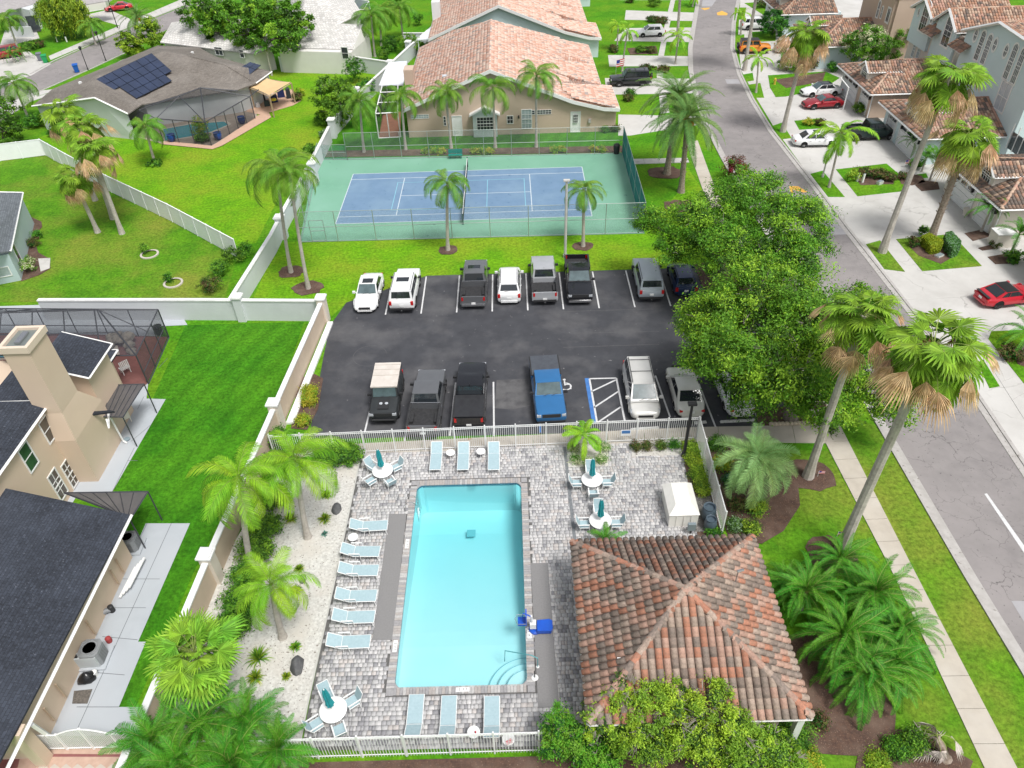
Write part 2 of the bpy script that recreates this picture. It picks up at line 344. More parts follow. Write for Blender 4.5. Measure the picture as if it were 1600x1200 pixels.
pline(G(844,676),G(843,640),.12,paint_b); 
pline(G(929,662),G(917,591),.30,paint_b)
acc=MB()
def bar(a,b,w=.1):
    a=G(*a);b=G(*b);t=(b-a).normalized();n=Vector((-t.y,t.x,0))*w/2; acc.poly([(v.x,v.y,.018) for v in (a-n,b-n,b+n,a+n)])
for a,b in (((933,661),(921,592)),((921,592),(963,591)),((963,591),(976,657)),((924,612),(962,594)),((928,637),(966,612)),((933,661),(970,636))): bar(a,b,.12)
acc.build('hatched_aisle',paint_w,kind='structure')
patch_m=M('worn_asphalt',(.105,.102,.105),(.06,.06,.064),1.4,rough=.85,world=True,c3=(.13,.128,.13),sc3=.9,c3f=(.4,.7))
slab('asphalt_patch',[(776,594),(826,592),(830,634),(800,640),(773,638)],.0125,patch_m)
# wheelchair mark beside the blue pickup
def disc_ring(c,r1,r2,z,n=24,a0=0,a1=2*PI):
    m=MB(); vs=[];
    for i in range(n+1):
        a=a0+(a1-a0)*i/n
        vs+=[(c[0]+r1*math.cos(a),c[1]+r1*math.sin(a),z),(c[0]+r2*math.cos(a),c[1]+r2*math.sin(a),z)]
    return m.add(vs,[(2*i,2*i+1,2*i+3,2*i+2) for i in range(n)])
c=G(884,604); m=disc_ring(c,.30,.40,.018,20,-2.2,1.6); m.box((c.x-.05,c.y+.35,.018),(.09,.5,.002)); m.box((c.x+.12,c.y+.2,.018),(.4,.09,.0024)); m.box((c.x+.32,c.y-.05,.018),(.09,.5,.0028)); m.lathe((c.x-.05,c.y+.72,.016),[(.10,0),(.10,.003)],10)
m.build('wheelchair_mark',paint_w,kind='structure')
tar=M('grey_sealer',(.12,.118,.12),(.075,.075,.08),3,world=True)
for a,b,w in (((878,487),(1020,483),.05),((890,521),(1030,518),.04),((880,543),(1030,538),.05)): pline(G(*a),G(*b),w,tar,.0135,name='sealer_line')
o=disc_ring(G(578,556),1.19,1.22,.0135,26,.2,5.2).build('tyre_scuff',tar,kind='structure')
# mulch beds
def bed(pts,z=.045,mat=None,name='mulch_bed'): return slab(name,pts,z,mat or mulch,thick=.03)
def bedc(cx,cy,rx,ry,z=.045,mat=None,name='mulch_bed',s=0): return slab(name,blob(cx,cy,rx,ry,18,s),z,mat or mulch,thick=.03,pxs=False)
# ---------------------------------------------------------------- lawns of other greens
slab('tennis_lawn',[(396,465),(436,378),(1008,364),(1060,300),(1080,240),(1100,290),(1200,480),(1100,417),(667,431),(541,473),(515,498),(500,470)],.0045,grass_y)
slab('strip_lawn',[(1316,676),(1300,640),(1386,672),(1520,900),(1600,1046),(1700,1222),(1600,1222),(1432,900)],.0085,grass_o)
slab('corner_lawn',[(1294,705),(1180,700),(1160,790),(1190,850),(1230,1222),(1560,1222),(1396,900)],.0048,grass_o)
slab('garden_lawn',[(290,508),(475,503),(430,640),(300,900),(180,1180),(60,1180),(180,760),(240,620)],.0045,grass_d)
slab('northwest_lawn',[(425,112),(600,112),(560,240),(440,300),(400,380),(372,385),(130,255),(60,215),(200,170)],.0045,grass_y)
slab('west_lawn',[(-60,232),(60,222),(150,270),(372,400),(350,470),(0,472),(-60,470)],.0058,grass_o)
slab('court_side_lawn',[(480,236),(560,180),(970,205),(972,222),(975,245),(500,250)],.0052,grass_d)
slab('east_court_lawn',[(968,205),(1105,203),(1140,262),(1150,290),(1120,330),(1060,240),(985,258)],.0047,grass)
# ---------------------------------------------------------------- generic builders: roofs, walls, windows
def basis(P):
    u=(P[1]-P[0]).normalized(); n=None
    for i in range(2,len(P)):
        n=u.cross(P[i]-P[0])
        if n.length>1e-4: break
    n.normalize()
    if n.z<0: n=-n
    v=n.cross(u)
    if v.z<0: v=-v
    if u.cross(v).dot(n)<0: u=-u
    return u,v,n
def inpoly(x,y,Q):
    r=np.zeros(x.shape,bool); n=len(Q)
    for i in range(n):
        x1,y1=Q[i];x2,y2=Q[(i+1)%n]
        if abs(y2-y1)<1e-9: continue
        c=((y1>y)!=(y2>y))&(x<(x2-x1)*(y-y1)/(y2-y1)+x1); r^=c
    return r
def tile_geo(w,l,h,k=4,flat=False):
    vs=[]
    for yy,zz in((0,.035),(l*1.12,.0)):
        for i in range(k+1):
            a=PI*i/k; vs.append((-math.cos(a)*w*.44, yy, math.sin(a)*h+zz if not flat else zz+(.012)))
    for i in range(k+1):
        a=PI*i/k; vs.append((-math.cos(a)*w*.44,0,-.02))
    f=[(i,i+1,k+2+i,k+1+i) for i in range(k)]+[(2*k+2+i,2*k+3+i,i+1,i) for i in range(k)]
    return np.array(vs),np.array(f)
TILE_ID={}
def tile_meshes(key,w,l,h,mats,flat=False):
    if key in TILE_ID: return TILE_ID[key]
    V,Q=tile_geo(w,l,h,4 if not flat else 2,flat); TILE_ID[key]=[fast_mesh('tile',V,Q,m,smooth=False) for m in mats]; return TILE_ID[key]
def tile_roof(parent,faces,mats,wts,w=.32,l=.40,h=.075,flat=False,single=0,key=None,seed=1,name='tile'):
    "faces: lists of 3-D points whose first two are the eave. The first 'single' tiles (nearest) become objects, the rest one mesh"
    rng=np.random.RandomState(seed); T=[]
    for P in faces:
        P=[Vector(p) for p in P]; u,v,n=basis(P); o=P[0]
        Q=[((p-o).dot(u),(p-o).dot(v)) for p in P]
        xs=[q[0] for q in Q]; ys=[q[1] for q in Q]
        nx=int((max(xs)-min(xs))/w)+2; ny=int((max(ys)-min(ys))/l)+2
        X,Y=np.meshgrid(min(xs)+w*(np.arange(nx)+.5),min(ys)+l*np.arange(ny)-.04)
        if flat: X=X+(np.arange(ny)%2)[:,None]*w/2
        X=X.ravel();Y=Y.ravel(); k=inpoly(X,Y+l*.5,Q)|inpoly(X,Y+.06+l*.1,Q)&inpoly(X,Y+l*.5,Q); X=X[k];Y=Y[k]
        for x,y in zip(X,Y): T.append((o+u*x+v*y+n*.02,u,v,n))
    T.sort(key=lambda t:(t[0]-Vector(CP)).length)
    mi=rng.choice(len(mats),len(T),p=np.array(wts)/sum(wts))
    V,Q=tile_geo(w,l,h,4 if not flat else 2,flat)
    if single:
        ms=tile_meshes(key or name,w,l,h,mats,flat); pinv=parent.matrix_world.inverted() if False else None
        base=Vector(parent.location)
        for t,m in list(zip(T,mi))[:single]:
            o=bpy.data.objects.new(name,ms[m]); p,u,v,n=t; p=p-base
            o.matrix_local=Matrix(((u.x,v.x,n.x,p.x),(u.y,v.y,n.y,p.y),(u.z,v.z,n.z,p.z),(0,0,0,1))); COL.objects.link(o); o.parent=parent
    R=T[single:]; mr=mi[single:]
    if not R: return
    Pm=np.array([list(t[0]-Vector(parent.location)) for t in R]); U=np.array([list(t[1]) for t in R]); Vv=np.array([list(t[2]) for t in R]); Nn=np.array([list(t[3]) for t in R])
    j=rng.uniform(-.012,.012,(len(R),1,1))
    VV=Pm[:,None]+U[:,None]*V[None,:,:1]+Vv[:,None]*(V[None,:,1:2]+j)+Nn[:,None]*V[None,:,2:]
    QQ=(Q[None]+np.arange(len(R))[:,None,None]*len(V)).reshape(-1,4)
    o=bpy.data.objects.new(name,fast_mesh(name,VV.reshape(-1,3),QQ,mats,np.repeat(mr,len(Q)))); link(o,parent); o['kind']='stuff'
    return o
def ridge(parent,a,b,mats,r=.13,l=.38,name='ridge_tile',seed=3,joined=False):
    rng=random.Random(seed); a=Vector(a);b=Vector(b); n=max(1,int((b-a).length/l)); d=(b-a).normalized(); s=d.cross(Vector((0,0,1))).normalized(); up=s.cross(d)
    base=Vector(parent.location); J=MB()
    for i in range(n):
        p=a.lerp(b,i/n)-base; q=a.lerp(b,(i+1.1)/n)-base; m=J if joined else MB(); vs=[]
        for c,k in((p,1.12),(q,.95)):
            for t in range(6):
                g=PI*t/5; vs.append(c+s*math.cos(g)*r*k+up*(math.sin(g)*r*.8*k-.02))
        m.add(vs,[(t,t+1,t+7,t+6) for t in range(5)]+[tuple(range(5,-1,-1))],rng.randrange(len(mats)) if joined else 0)
        if not joined: m.build(name,mats[rng.randrange(len(mats))],parent)
    if joined: J.build(name,mats,parent)
def WP(a,b,px,py):
    "where the sight line through a pixel meets the upright plane through a,b"
    v=Vector(wv+(px-800)/F*rv+(py-600)/F*dv); t=(Vector(b)-Vector(a)); n=Vector((t.y,-t.x,0)); s=(Vector(a)-Vector(CP)).dot(n)/v.dot(n); return Vector(CP)+v*s
def window(parent,a,b,px,py,w,h,nx=2,ny=2,arch=False,oval=False,fm=None,gm=None,name='window',fw=.07,center=None,out=.05):
    c=center if center is not None else WP(a,b,px,py); u=(Vector(b)-Vector(a)); u.z=0; u.normalize(); n=Vector((u.y,-u.x,0))
    if n.dot(Vector(CP)-c)<0: n=-n
    base=Vector(parent.matrix_world.translation if parent.parent else parent.location); c=c-base
    up=Vector((0,0,1)); fm=fm or white; gm=gm or glass_d
    def outline(k,inset):
        W=w/2-inset; Hh=h/2-inset
        if oval: return [(W*math.cos(2*PI*i/16),Hh*math.sin(2*PI*i/16)) for i in range(16)]
        if arch: return [(-W,-Hh),(W,-Hh)]+[(W*math.cos(PI*i/8),Hh-W+W*math.sin(PI*i/8)) for i in range(9)]
        return [(-W,-Hh),(W,-Hh),(W,Hh),(-W,Hh)]
    O=outline(0,0); I=outline(0,fw); m=MB(); k=len(O)
    P=lambda q,d:c+u*q[0]+up*q[1]+n*d
    vs=[P(q,-.01) for q in O]+[P(q,out) for q in O]+[P(q,out) for q in I]+[P(q,.006) for q in I]
    m.add(vs,[(i,(i+1)%k,k+(i+1)%k,k+i) for i in range(k)]+[(k+i,k+(i+1)%k,2*k+(i+1)%k,2*k+i) for i in range(k)]+[(2*k+i,2*k+(i+1)%k,3*k+(i+1)%k,3*k+i) for i in range(k)])
    W=w-2*fw; Hh=h-2*fw; mw=.035
    def bar_(q0,q1):
        q0=Vector(q0+(0,));q1=Vector(q1+(0,)); t=(q1-q0).normalized(); s=Vector((-t.y,t.x,0))*mw/2
        q=[q0-s,q1-s,q1+s,q0+s]; V8=[P((x.x,x.y),.012) for x in q]+[P((x.x,x.y),out-.012) for x in q]
        m.add(V8,[(4,5,6,7),(0,1,5,4),(1,2,6,5),(2,3,7,6),(3,0,4,7)])
    for i in range(1,nx): x=-W/2+W*i/nx; bar_((x,-Hh/2),(x,Hh/2-(.0 if not oval else 0)))
    for i in range(1,ny): y=-Hh/2+Hh*i/ny; bar_((-W/2,y),(W/2,y))
    if nx>1 and ny>1 and ny*nx>=4 and h>1: m.add([P((-W/2,-.04),.02),P((W/2,-.04),.02),P((W/2,.03),.02),P((-W/2,.03),.02),P((-W/2,-.04),out+.01),P((W/2,-.04),out+.01),P((W/2,.03),out+.01),P((-W/2,.03),out+.01)],[(4,5,6,7),(0,1,5,4),(2,3,7,6)])
    f=m.build(name,fm,parent)
    g=MB(); g.poly([P(q,.010) for q in outline(0,fw*.6)]); g.build('pane',gm,f); return f
def wall_poly(parent,pts,z0,z1,mat,name='wall',base=None):
    base=Vector(parent.location) if base is None else base
    return MB().prism([(p[0]-base.x,p[1]-base.y) for p in pts],z0,z1).build(name,mat,parent)
def boxb(parent,name,mat,c,d,rz=0,**k):
    return MB().box(c,d,rz).build(name,mat,parent,**k)
# ---------------------------------------------------------------- swimming pool
plaster=M('pool_plaster',(.52,.72,.74),(.49,.70,.725),.4,rough=.8,c3=(.55,.74,.755),sc3=.12,world=True)
tileband=M('waterline_tile',(.03,.10,.16),(.05,.16,.24),6,rough=.25)
def rrect(x0,x1,y0,y1,r,n=5):
    o=[]
    for cx,cy,a in((x1-r,y0+r,-PI/2),(x1-r,y1-r,0),(x0+r,y1-r,PI/2),(x0+r,y0+r,PI)):
        for i in range(n+1): t=a+PI/2*i/n; o.append((cx+r*math.cos(t),cy+r*math.sin(t)))
    return o
pool=bpy.data.objects.new('swimming_pool',None); pool.location=((px0+px1)/2,(py0+py1)/2,0); COL.objects.link(pool); tag(pool,'rectangular turquoise swimming pool with corner steps in the paved deck','swimming pool')
PB=Vector(pool.location); RR=[(x-PB.x,y-PB.y) for x,y in rrect(px0,px1,py0,py1,.45)]; k=len(RR)
def fl(y): return -1.0-1.35*min(1,max(0,(y+PB.y-py0-3)/8.))
m=MB(); vs=[(x,y,.03) for x,y in RR]+[(x,y,fl(y)) for x,y in RR]
m.add(vs,[((i+1)%k,i,k+i,k+(i+1)%k) for i in range(k)]); 
nn=14; V=[];Fq=[]
for i in range(nn+1):
    y=-6.25+12.5*i/nn
    V+=[(-3.05,y,fl(y)),(3.05,y,fl(y))]
m.add(V,[(2*i,2*i+1,2*i+3,2*i+2) for i in range(nn)]); m.build('basin',plaster,pool)
m=MB(); R2=[(x*.998,y*.999) for x,y in RR]; m.add([(x,y,.032) for x,y in R2]+[(x,y,-.17) for x,y in R2],[((i+1)%k,i,k+i,k+(i+1)%k) for i in range(k)]); m.build('tile_band',tileband,pool)
for r,z in ((1.9,-.85),(1.45,-.6),(1.0,-.36)):
    m=MB(); c=(3.05,-6.25); pts=[c]+[(c[0]-r*math.cos(PI/2*i/12),c[1]+r*math.sin(PI/2*i/12)) for i in range(13)]; m.prism(pts,-1.2,z); m.build('step',plaster,pool)
    m=MB(); q=[(c[0]-(r-.03)*math.cos(PI/2*i/16),c[1]+(r-.03)*math.sin(PI/2*i/16),z+.012) for i in range(17)]; m.tube(q,.014,4); m.build('step_edge',M('step_edge_tile',(.16,.42,.50)),pool)
m=MB(); c=G(733,799); m.box((c.x-PB.x,c.y-PB.y,-1.93),(.5,.5,.03)); m.build('drain_cover',M('drain_cover',(.20,.46,.50)),pool)
wm=bpy.data.materials.new('pool_water'); wm.use_nodes=True; t=wm.node_tree; t.nodes.clear(); out=t.nodes.new('ShaderNodeOutputMaterial'); tb=t.nodes.new('ShaderNodeBsdfTransparent'); tb.inputs[0].default_value=(.92,.985,.99,1)
gl=t.nodes.new('ShaderNodeBsdfGlossy'); gl.inputs['Roughness'].default_value=.06; fr=t.nodes.new('ShaderNodeFresnel'); fr.inputs[0].default_value=1.33; mx=t.nodes.new('ShaderNodeMixShader')
nz=t.nodes.new('ShaderNodeTexNoise'); nz.inputs['Scale'].default_value=1.6; nz.inputs['Detail'].default_value=3; bp=t.nodes.new('ShaderNodeBump'); bp.inputs['Strength'].default_value=.06; tc=t.nodes.new('ShaderNodeTexCoord'); t.links.new(tc.outputs['Object'],nz.inputs['Vector']); t.links.new(nz.outputs['Fac'],bp.inputs['Height']); t.links.new(bp.outputs[0],gl.inputs['Normal'])
t.links.new(fr.outputs[0],mx.inputs[0]); t.links.new(tb.outputs[0],mx.inputs[1]); t.links.new(gl.outputs[0],mx.inputs[2]); t.links.new(mx.outputs[0],out.inputs[0])
va=t.nodes.new('ShaderNodeVolumeAbsorption'); va.inputs['Color'].default_value=(.22,.86,.90,1); va.inputs['Density'].default_value=.18; t.links.new(va.outputs[0],out.inputs['Volume'])
m=MB(); m.prism([(x*.994,y*.997) for x,y in RR],-3.2,-.07); m.build('water',wm,pool)
for s in(-1,1):
    m=MB(); cx_,cy_=2.35,-6.25; dx=.35*s
# ---------------------------------------------------------------- pool deck with pavers
pav_base=M('paver_joint_sand',(.14,.135,.13),(.10,.098,.095),5,rough=1,world=True)
PAV=[M('paver_%s'%n,c,tuple(x*.82 for x in c),7,rough=.9,bump=.4,bsc=40,world=True,c3=tuple(x*.72+.02 for x in c),sc3=.45) for n,c in (('light',(.60,.585,.58)),('mid',(.52,.51,.51)),('pink',(.55,.51,.49)),('grey',(.425,.418,.428)),('dark',(.31,.305,.32)))]
deckpx=[(566,706),(1064,689),(1083,770),(1100,850),(925,850),(925,1000),(925,1149),(455,1157),(482,1107)]
DK=[G(*p) for p in deckpx[:4]]+[Vector((3.6,23.0,0)),Vector((3.6,14.9,0)),G(470,1178)+Vector((0,.1,0)),G(482,1107)]
DK[5]=G(918,1173)+Vector((0,.1,0))
deck=MB()
deck_o=None
def in_deck(X,Y): return inpoly(X,Y,[(p.x,p.y) for p in DK])
# base with pool hole: rectangles round the pool, clipped pieces are laid per paver
base_m=MB()
def clipquad(x0,x1,y0,y1):
    return [(x0,y0),(x1,y0),(x1,y1),(x0,y1)]
import itertools
lft=[DK[0],DK[7],DK[6],Vector((px0-.0,DK[6].y,0)),Vector((px0,DK[0].y-.2,0))]
base_m.poly([(p.x,p.y,.028) for p in [DK[7],DK[6],Vector((px0,DK[6].y+.02,0)),Vector((px0,DK[0].y-.15,0)),DK[0]]])
base_m.poly([(px0,DK[6].y+.02,.028),(px1,DK[5].y,.028),(px1,py0,.028),(px0,py0,.028)])
base_m.poly([(px0,py1,.028),(px1,py1,.028),(px1,DK[0].y-.6,.028),(px0,DK[0].y-.15,.028)])
base_m.poly([(px1,DK[5].y,.028),(DK[5].x,DK[5].y,.028),(3.6,14.9,.028),(3.6,23,.028),(DK[3].x,DK[3].y,.028),(DK[2].x,DK[2].y,.028),(DK[1].x,DK[1].y,.028),(px1,DK[0].y-.6,.028)])
deck_o=base_m.build('pool_deck',pav_base,kind='structure')
# pavers: rows of mixed widths, the hatched mats and the coping leave gaps
rng=np.random.RandomState(5)
MATS_R=[(px0-1.7,px0-.9),(px1+.45,px1+1.25)]
rows=[];y=DK[5].y-.3
pv=[]
while y<33.3:
    hgt=.215; x=DK[7].x-1.5+rng.uniform(0,.2)
    while x<13:
        wd=rng.choice([.14,.21,.28],p=[.25,.4,.35])
        if hgt and wd==.28 and rng.rand()<.0: pass
        pv.append((x,y,wd,hgt)); x+=wd
    y+=hgt
pv=np.array(pv); cx_=pv[:,0]+pv[:,2]/2; cy_=pv[:,1]+pv[:,3]/2
ok=in_deck(cx_-pv[:,2]*.45,cy_-.09)&in_deck(cx_+pv[:,2]*.45,cy_+.09)&in_deck(cx_+pv[:,2]*.45,cy_-.09)&in_deck(cx_-pv[:,2]*.45,cy_+.09)
ok&=~((cx_>px0-.42)&(cx_<px1+.42)&(cy_>py0-.42)&(cy_<py1+.42))
pv=pv[ok]; pv=pv[np.lexsort((pv[:,0],pv[:,1]))]
low=np.array([(math.sin(a*.9+1)+math.sin(b*1.1+a*.4)) for a,b in pv[:,:2]])
def pick(i):
    x,y=pv[i,:2]; d=max(0,min(1,(24-y)/9))*(.55+.25*math.sin(x*1.3+y*.7)); r=rng.rand()
    p=np.array([.34-.24*d,.30,.12,.17+.12*d,.07+.22*d]); p/=p.sum(); return rng.choice(5,p=p)
PM={}
for wd in(.14,.21,.28):
    for i in range(5):
        a,b=(wd-.012)/2,(.215-.012)/2
        g_=np.array([(-a,-b,0),(a,-b,0),(a,b,0),(-a,b,0),(-a+.006,-b+.006,.022),(a-.006,-b+.006,.022),(a-.006,b-.006,.022),(-a+.006,b-.006,.022)]); q_=np.array([(4,5,6,7),(0,1,5,4),(1,2,6,5),(2,3,7,6),(3,0,4,7)])
        PM[wd,i]=(fast_mesh('paver',g_,q_,PAV[i]),g_,q_)
NS=150
VV=[];QQ=[];MI=[];nb=0
for j,(x,y,wd,hg) in enumerate(pv):
    i=pick(j); wd=round(float(wd),2); me,g_,q_=PM[wd,i]; z=.03+rng.uniform(0,.004)
    if j<300: mobj('paver',me,deck_o,(x+wd/2,y+hg/2,z))
    else: VV.append(g_+np.array([x+wd/2,y+hg/2,z])); QQ.append(q_+nb); nb+=8; MI+= [i]*5
o=bpy.data.objects.new('paver',fast_mesh('paver',np.concatenate(VV),np.concatenate(QQ),PAV,np.array(MI))); link(o,deck_o); o['kind']='stuff'
# coping stones round the pool rim
COP=[M('coping_%s'%n,c,tuple(x*.8 for x in c),9,rough=.9,world=True) for n,c in (('tan',(.42,.385,.365)),('grey',(.35,.34,.345)),('pale',(.50,.485,.475)))]
cm={i:MB().box((0,0,0),(.135,.37,.05)).mesh('coping_stone',c) for i,c in enumerate(COP)}
def cop(x,y,rz,i): mobj('coping_stone',cm[i],deck_o,(x,y,.052),(0,0,rz))
for i in range(int(6.0/.148)+1):
    for y in(py0-.14,py1+.16): cop(px0+.06+i*.148,y,0,rng.randint(3))
for i in range(int(12.4/.148)+1):
    for x in(px0-.17,px1+.17): cop(x,py0+.05+i*.148,PI/2,rng.randint(3))
for cx_,cy_,a in((px0,py0,PI),(px1,py0,-PI/2),(px1,py1,0),(px0,py1,PI/2)):
    m=MB(); q=[(cx_-.39*0,cy_)]
    for i in range(5):
        t=a+PI/2*i/4; rr=.37; 
    s=Vector((1 if cx_==px1 else -1,1 if cy_==py1 else -1,0)); b=MB(); b.box((cx_+s.x*.17,cy_+s.y*.17,.052),(.34,.34,.05)); b.build('corner_stone',COP[1],deck_o)
    # quarter fillet that rounds the water's corner
    f=MB(); c2=(cx_-s.x*.45,cy_-s.y*.45); pts=[(cx_,cy_)]+[(c2[0]+s.x*.45*math.cos(PI/2*i/6),c2[1]+s.y*.45*math.sin(PI/2*i/6)) for i in range(7)]; f.prism(pts,.0,.07); f.build('corner_fillet',COP[1],deck_o)
mat_g=M('deck_mat_grey',(.235,.228,.228),(.205,.20,.20),14,rough=.9,world=True,bump=.3,bsc=60)
for q,l in (([(608,803),(635,803),(614,1000),(582,1000)],'grey rubber mat strip laid on the pavers left of the pool'),([(829,880),(856,880),(874,1105),(841,1106)],'grey rubber mat strip laid on the pavers right of the pool')):
    P=[G(*p,.06) for p in q]; MB().prism(P,.058,.075).build('deck_mat',mat_g,label=l,cat='mat',group='mats beside the pool')
drm=M('drain_channel',(.20,.21,.22),(.14,.15,.16),8,rough=.7)
a=G(882,699);b=G(898,845); t=(b-a).normalized(); n_=Vector((-t.y,t.x,0))*.09
MB().prism([a-n_,b-n_,b+n_,a+n_],.03,.0625).build('drain_channel',drm,kind='structure')
# depth tiles at the rim
def text_on(parent,s,size,loc,rot,mat,name='lettering',ext=.001):
    c=bpy.data.curves.new('lettering','FONT'); c.body=s; c.size=size; c.align_x='CENTER'; c.align_y='CENTER'; c.extrude=ext
    o=bpy.data.objects.new('tmp',c); dg=bpy.context.evaluated_depsgraph_get(); me=bpy.data.meshes.new_from_object(o.evaluated_get(dg) if False else o); bpy.data.objects.remove(o)
    me.materials.clear(); me.materials.append(mat); k=bpy.data.objects.new(name,me); k.location=loc; k.rotation_euler=rot; return link(k,parent)
ink=M('black_ink',(.02,.02,.02),rough=.6); red_ink=M('red_ink',(.6,.03,.03),rough=.6); blue_p=M('bright_blue_plastic',(.01,.10,.55),(.01,.08,.48),2,rough=.35,coat=.3)
for (x,y,rz,s,l) in ((G(723,1079).x,py0-.14,0,'3 FT','white depth tile with black figures on the near pool rim'),(px0-.17,G(616,1011).y,-PI/2,'3 FT','white depth tile on the left pool rim near the bottom lounger'),(px0-.17,G(636,851).y,-PI/2,'5 FT','white depth tile on the left pool rim near the side table'),(px1+.17,G(827,990).y,PI/2,'4 FT','white depth tile on the right pool rim beside the blue lift')):
    o=empty('depth_tile',(x,y,.079),rz,l,'depth marker','depth tiles on the pool rim'); boxb(o,'tile_plate',white,(0,0,.004),(.62,.20,.012)); text_on(o,s[0],.17,(-.14,0,.0105),(0,0,0),ink); text_on(o,'F',.17,(.06,0,.0105),(0,0,0),ink); text_on(o,'T',.17,(.17,0,.0105),(0,0,0),ink)
# ---------------------------------------------------------------- gravel beds beside the deck
slab('gravel_bed',[(500,724),(565,708),(481,1107),(466,1180),(250,1180),(335,900),(430,742)],.035,gravel,thick=.02)
strip('bed_edging',[(566,707),(524,910),(481,1107),(468,1176)],-.07,.07,M('pale_edging',(.5,.49,.46)),.06)
slab('gravel_bed',[(985,692),(1062,689),(1066,712),(988,714)],.06,gravel,thick=.02)
bed([(1064,690),(1084,688),(1100,770),(1118,775),(1127,838),(1090,840),(1078,775)],.07)
slab('pebble_bed',[(1078,778),(1110,776),(1122,832),(1084,832)],.075,M('grey_pebbles',(.20,.19,.18),(.11,.105,.10),9,rough=1,bump=1,bsc=30,world=True,spk=((.4,.38,.35),14,.4)))
slab('gravel_bed',[(890,697),(950,695),(950,729),(888,731)],.066,gravel,thick=.02)
# ---------------------------------------------------------------- clubhouse
TT=[M('clay_tile_%s'%n,c,c2,9,rough=.85,bump=.4,bsc=40,rnd=.12) for n,c,c2 in (('orange',(.44,.19,.12),(.30,.15,.10)),('grey',(.28,.215,.18),(.18,.145,.12)),('pink',(.46,.29,.22),(.33,.20,.155)),('dark',(.16,.125,.105),(.25,.19,.155)),('sand',(.42,.32,.255),(.28,.21,.17)))]
ch=empty('clubhouse',(7.4,18.7,0),0,'single storey clubhouse with a mottled clay tile pyramid roof beside the pool','clubhouse')
ze=2.9; ex0,ex1,ey0,ey1=2.95,11.85,14.2,23.25; ap=Vector((7.4,18.72,5.25))
Cn=[Vector((ex0,ey0,ze)),Vector((ex1,ey0,ze)),Vector((ex1,ey1,ze)),Vector((ex0,ey1,ze))]
fc=[[Cn[i],Cn[(i+1)%4],ap] for i in range(4)]
m=MB()
for f_ in fc: m.poly([p-Vector(ch.location) for p in f_])
m.build('roof_deck',M('roof_underlay',(.17,.12,.095)),ch)
tile_roof(ch,fc,TT,[.22,.24,.26,.09,.19],.32,.40,.11,single=300,key='club')
for i in range(4): ridge(ch,Cn[i]+Vector((0,0,.05)),ap+Vector((0,0,.05)),[TT[2],TT[4],TT[0],TT[1]],.15,.42,seed=i+3)
MB().lathe((0,0,5.25),[(.25,-.03),(.2,.08),(.05,.13)],8).build('apex_cap',TT[2],ch)
m=MB(); 
for i in range(4):
    a=Cn[i]-Vector(ch.location); b=Cn[(i+1)%4]-Vector(ch.location); m.tube([a+Vector((0,0,-.10)),b+Vector((0,0,-.10))],.07,4)
m.build('eave_gutter',M('gutter_white',(.62,.60,.58),rough=.5),ch)
wall_poly(ch,[(3.7,14.95),(11.1,14.95),(11.1,22.5),(3.7,22.5)],0,2.87,stucco_b)
m=MB(); m.prism([(ex0+.05-7.4,ey0+.05-18.7),(ex1-.05-7.4,ey0+.05-18.7),(ex1-.05-7.4,ey1-.05-18.7),(ex0+.05-7.4,ey1-.05-18.7)],2.76,2.84); m.build('soffit',white,ch)
for x,y in((3.2,14.5),(11.6,14.5),(11.6,23),(3.2,23)): boxb(ch,'column',white,(x-7.4,y-18.7,1.38),(.28,.28,2.76))
m=MB(); p=Vector((10.0,19.9,4.0))-Vector(ch.location); m.tube([p,p+Vector((0,0,.75))],.03,6); m.tube([p+Vector((-.05,0,.75)),p+Vector((.25,.05,.8))],.07,6); m.build('roof_vent',chrome,ch)
m=MB(); p=Vector((4.4,16.55,3.62))-Vector(ch.location); m.box(p,(.14,.14,.2)); m.build('vent_pipe',white,ch)
window(ch,(3.7,14.95,0),(11.1,14.95,0),0,0,1.4,1.1,2,1,center=Vector((9.6,14.95,1.6)))
window(ch,(11.1,14.95,0),(11.1,22.5,0),0,0,1.2,1.1,2,1,center=Vector((11.1,17,1.6)))
# ---------------------------------------------------------------- white pool fences: every picket and post is a piece
pickme=MB().box((0,0,0),(.022,.022,1)).mesh('picket',white); postme=MB().box((0,0,0),(.07,.07,1)).mesh('post',white)
def picket_fence(name,label,pts,h,group=None,pitch=.125,post=1.85,cat='fence',rails=(.12,.94),z0=.04,z1b=None):
    A=Vector(pts[0]); root=empty(name,(A.x,A.y,0),0,label,cat,group)
    for s in range(len(pts)-1):
        a=Vector(pts[s])-A; b=Vector(pts[s+1])-A; a.z=b.z=0; L=(b-a).length; t=(b-a)/L; rz=math.atan2(t.y,t.x); n=max(1,round(L/post))
        for i in range(n+1):
            if s and i==0: continue
            p=a.lerp(b,i/n); mobj('post',postme,root,(p.x,p.y,h/2+.05),(0,0,rz),(1,1,h+.1))
        for f in rails+(1,):
            MB().box(((a+b)/2+Vector((0,0,h*f-.02))),(L,.035,.035),rz).build('rail',white,root)
        k=int(L/pitch)
        for i in range(1,k):
            p=a.lerp(b,i/k); mobj('picket',pickme,root,(p.x,p.y,(h-.06)/2+.03),(0,0,rz),(1,1,h-.06))
    return root
fl_=Vector(G(800,699)); fr_=G(1087,687)
t=(fr_-fl_).normalized(); 
picket_fence('pool_fence','white picket fence between the pool deck and the parked cars',[fr_,fl_+t*(-14.55)],1.85)
picket_fence('pool_fence','white picket fence running down the right side of the deck to the clubhouse roof',[fr_+Vector((.03,-.1,0)),G(1127,836)],1.85)
picket_fence('pool_fence','white picket fence along the bottom edge of the photo below the loungers',[G(918,1173),G(842,1175),G(430,1187),G(200,1191)+Vector((.2,0,0))],1.8)
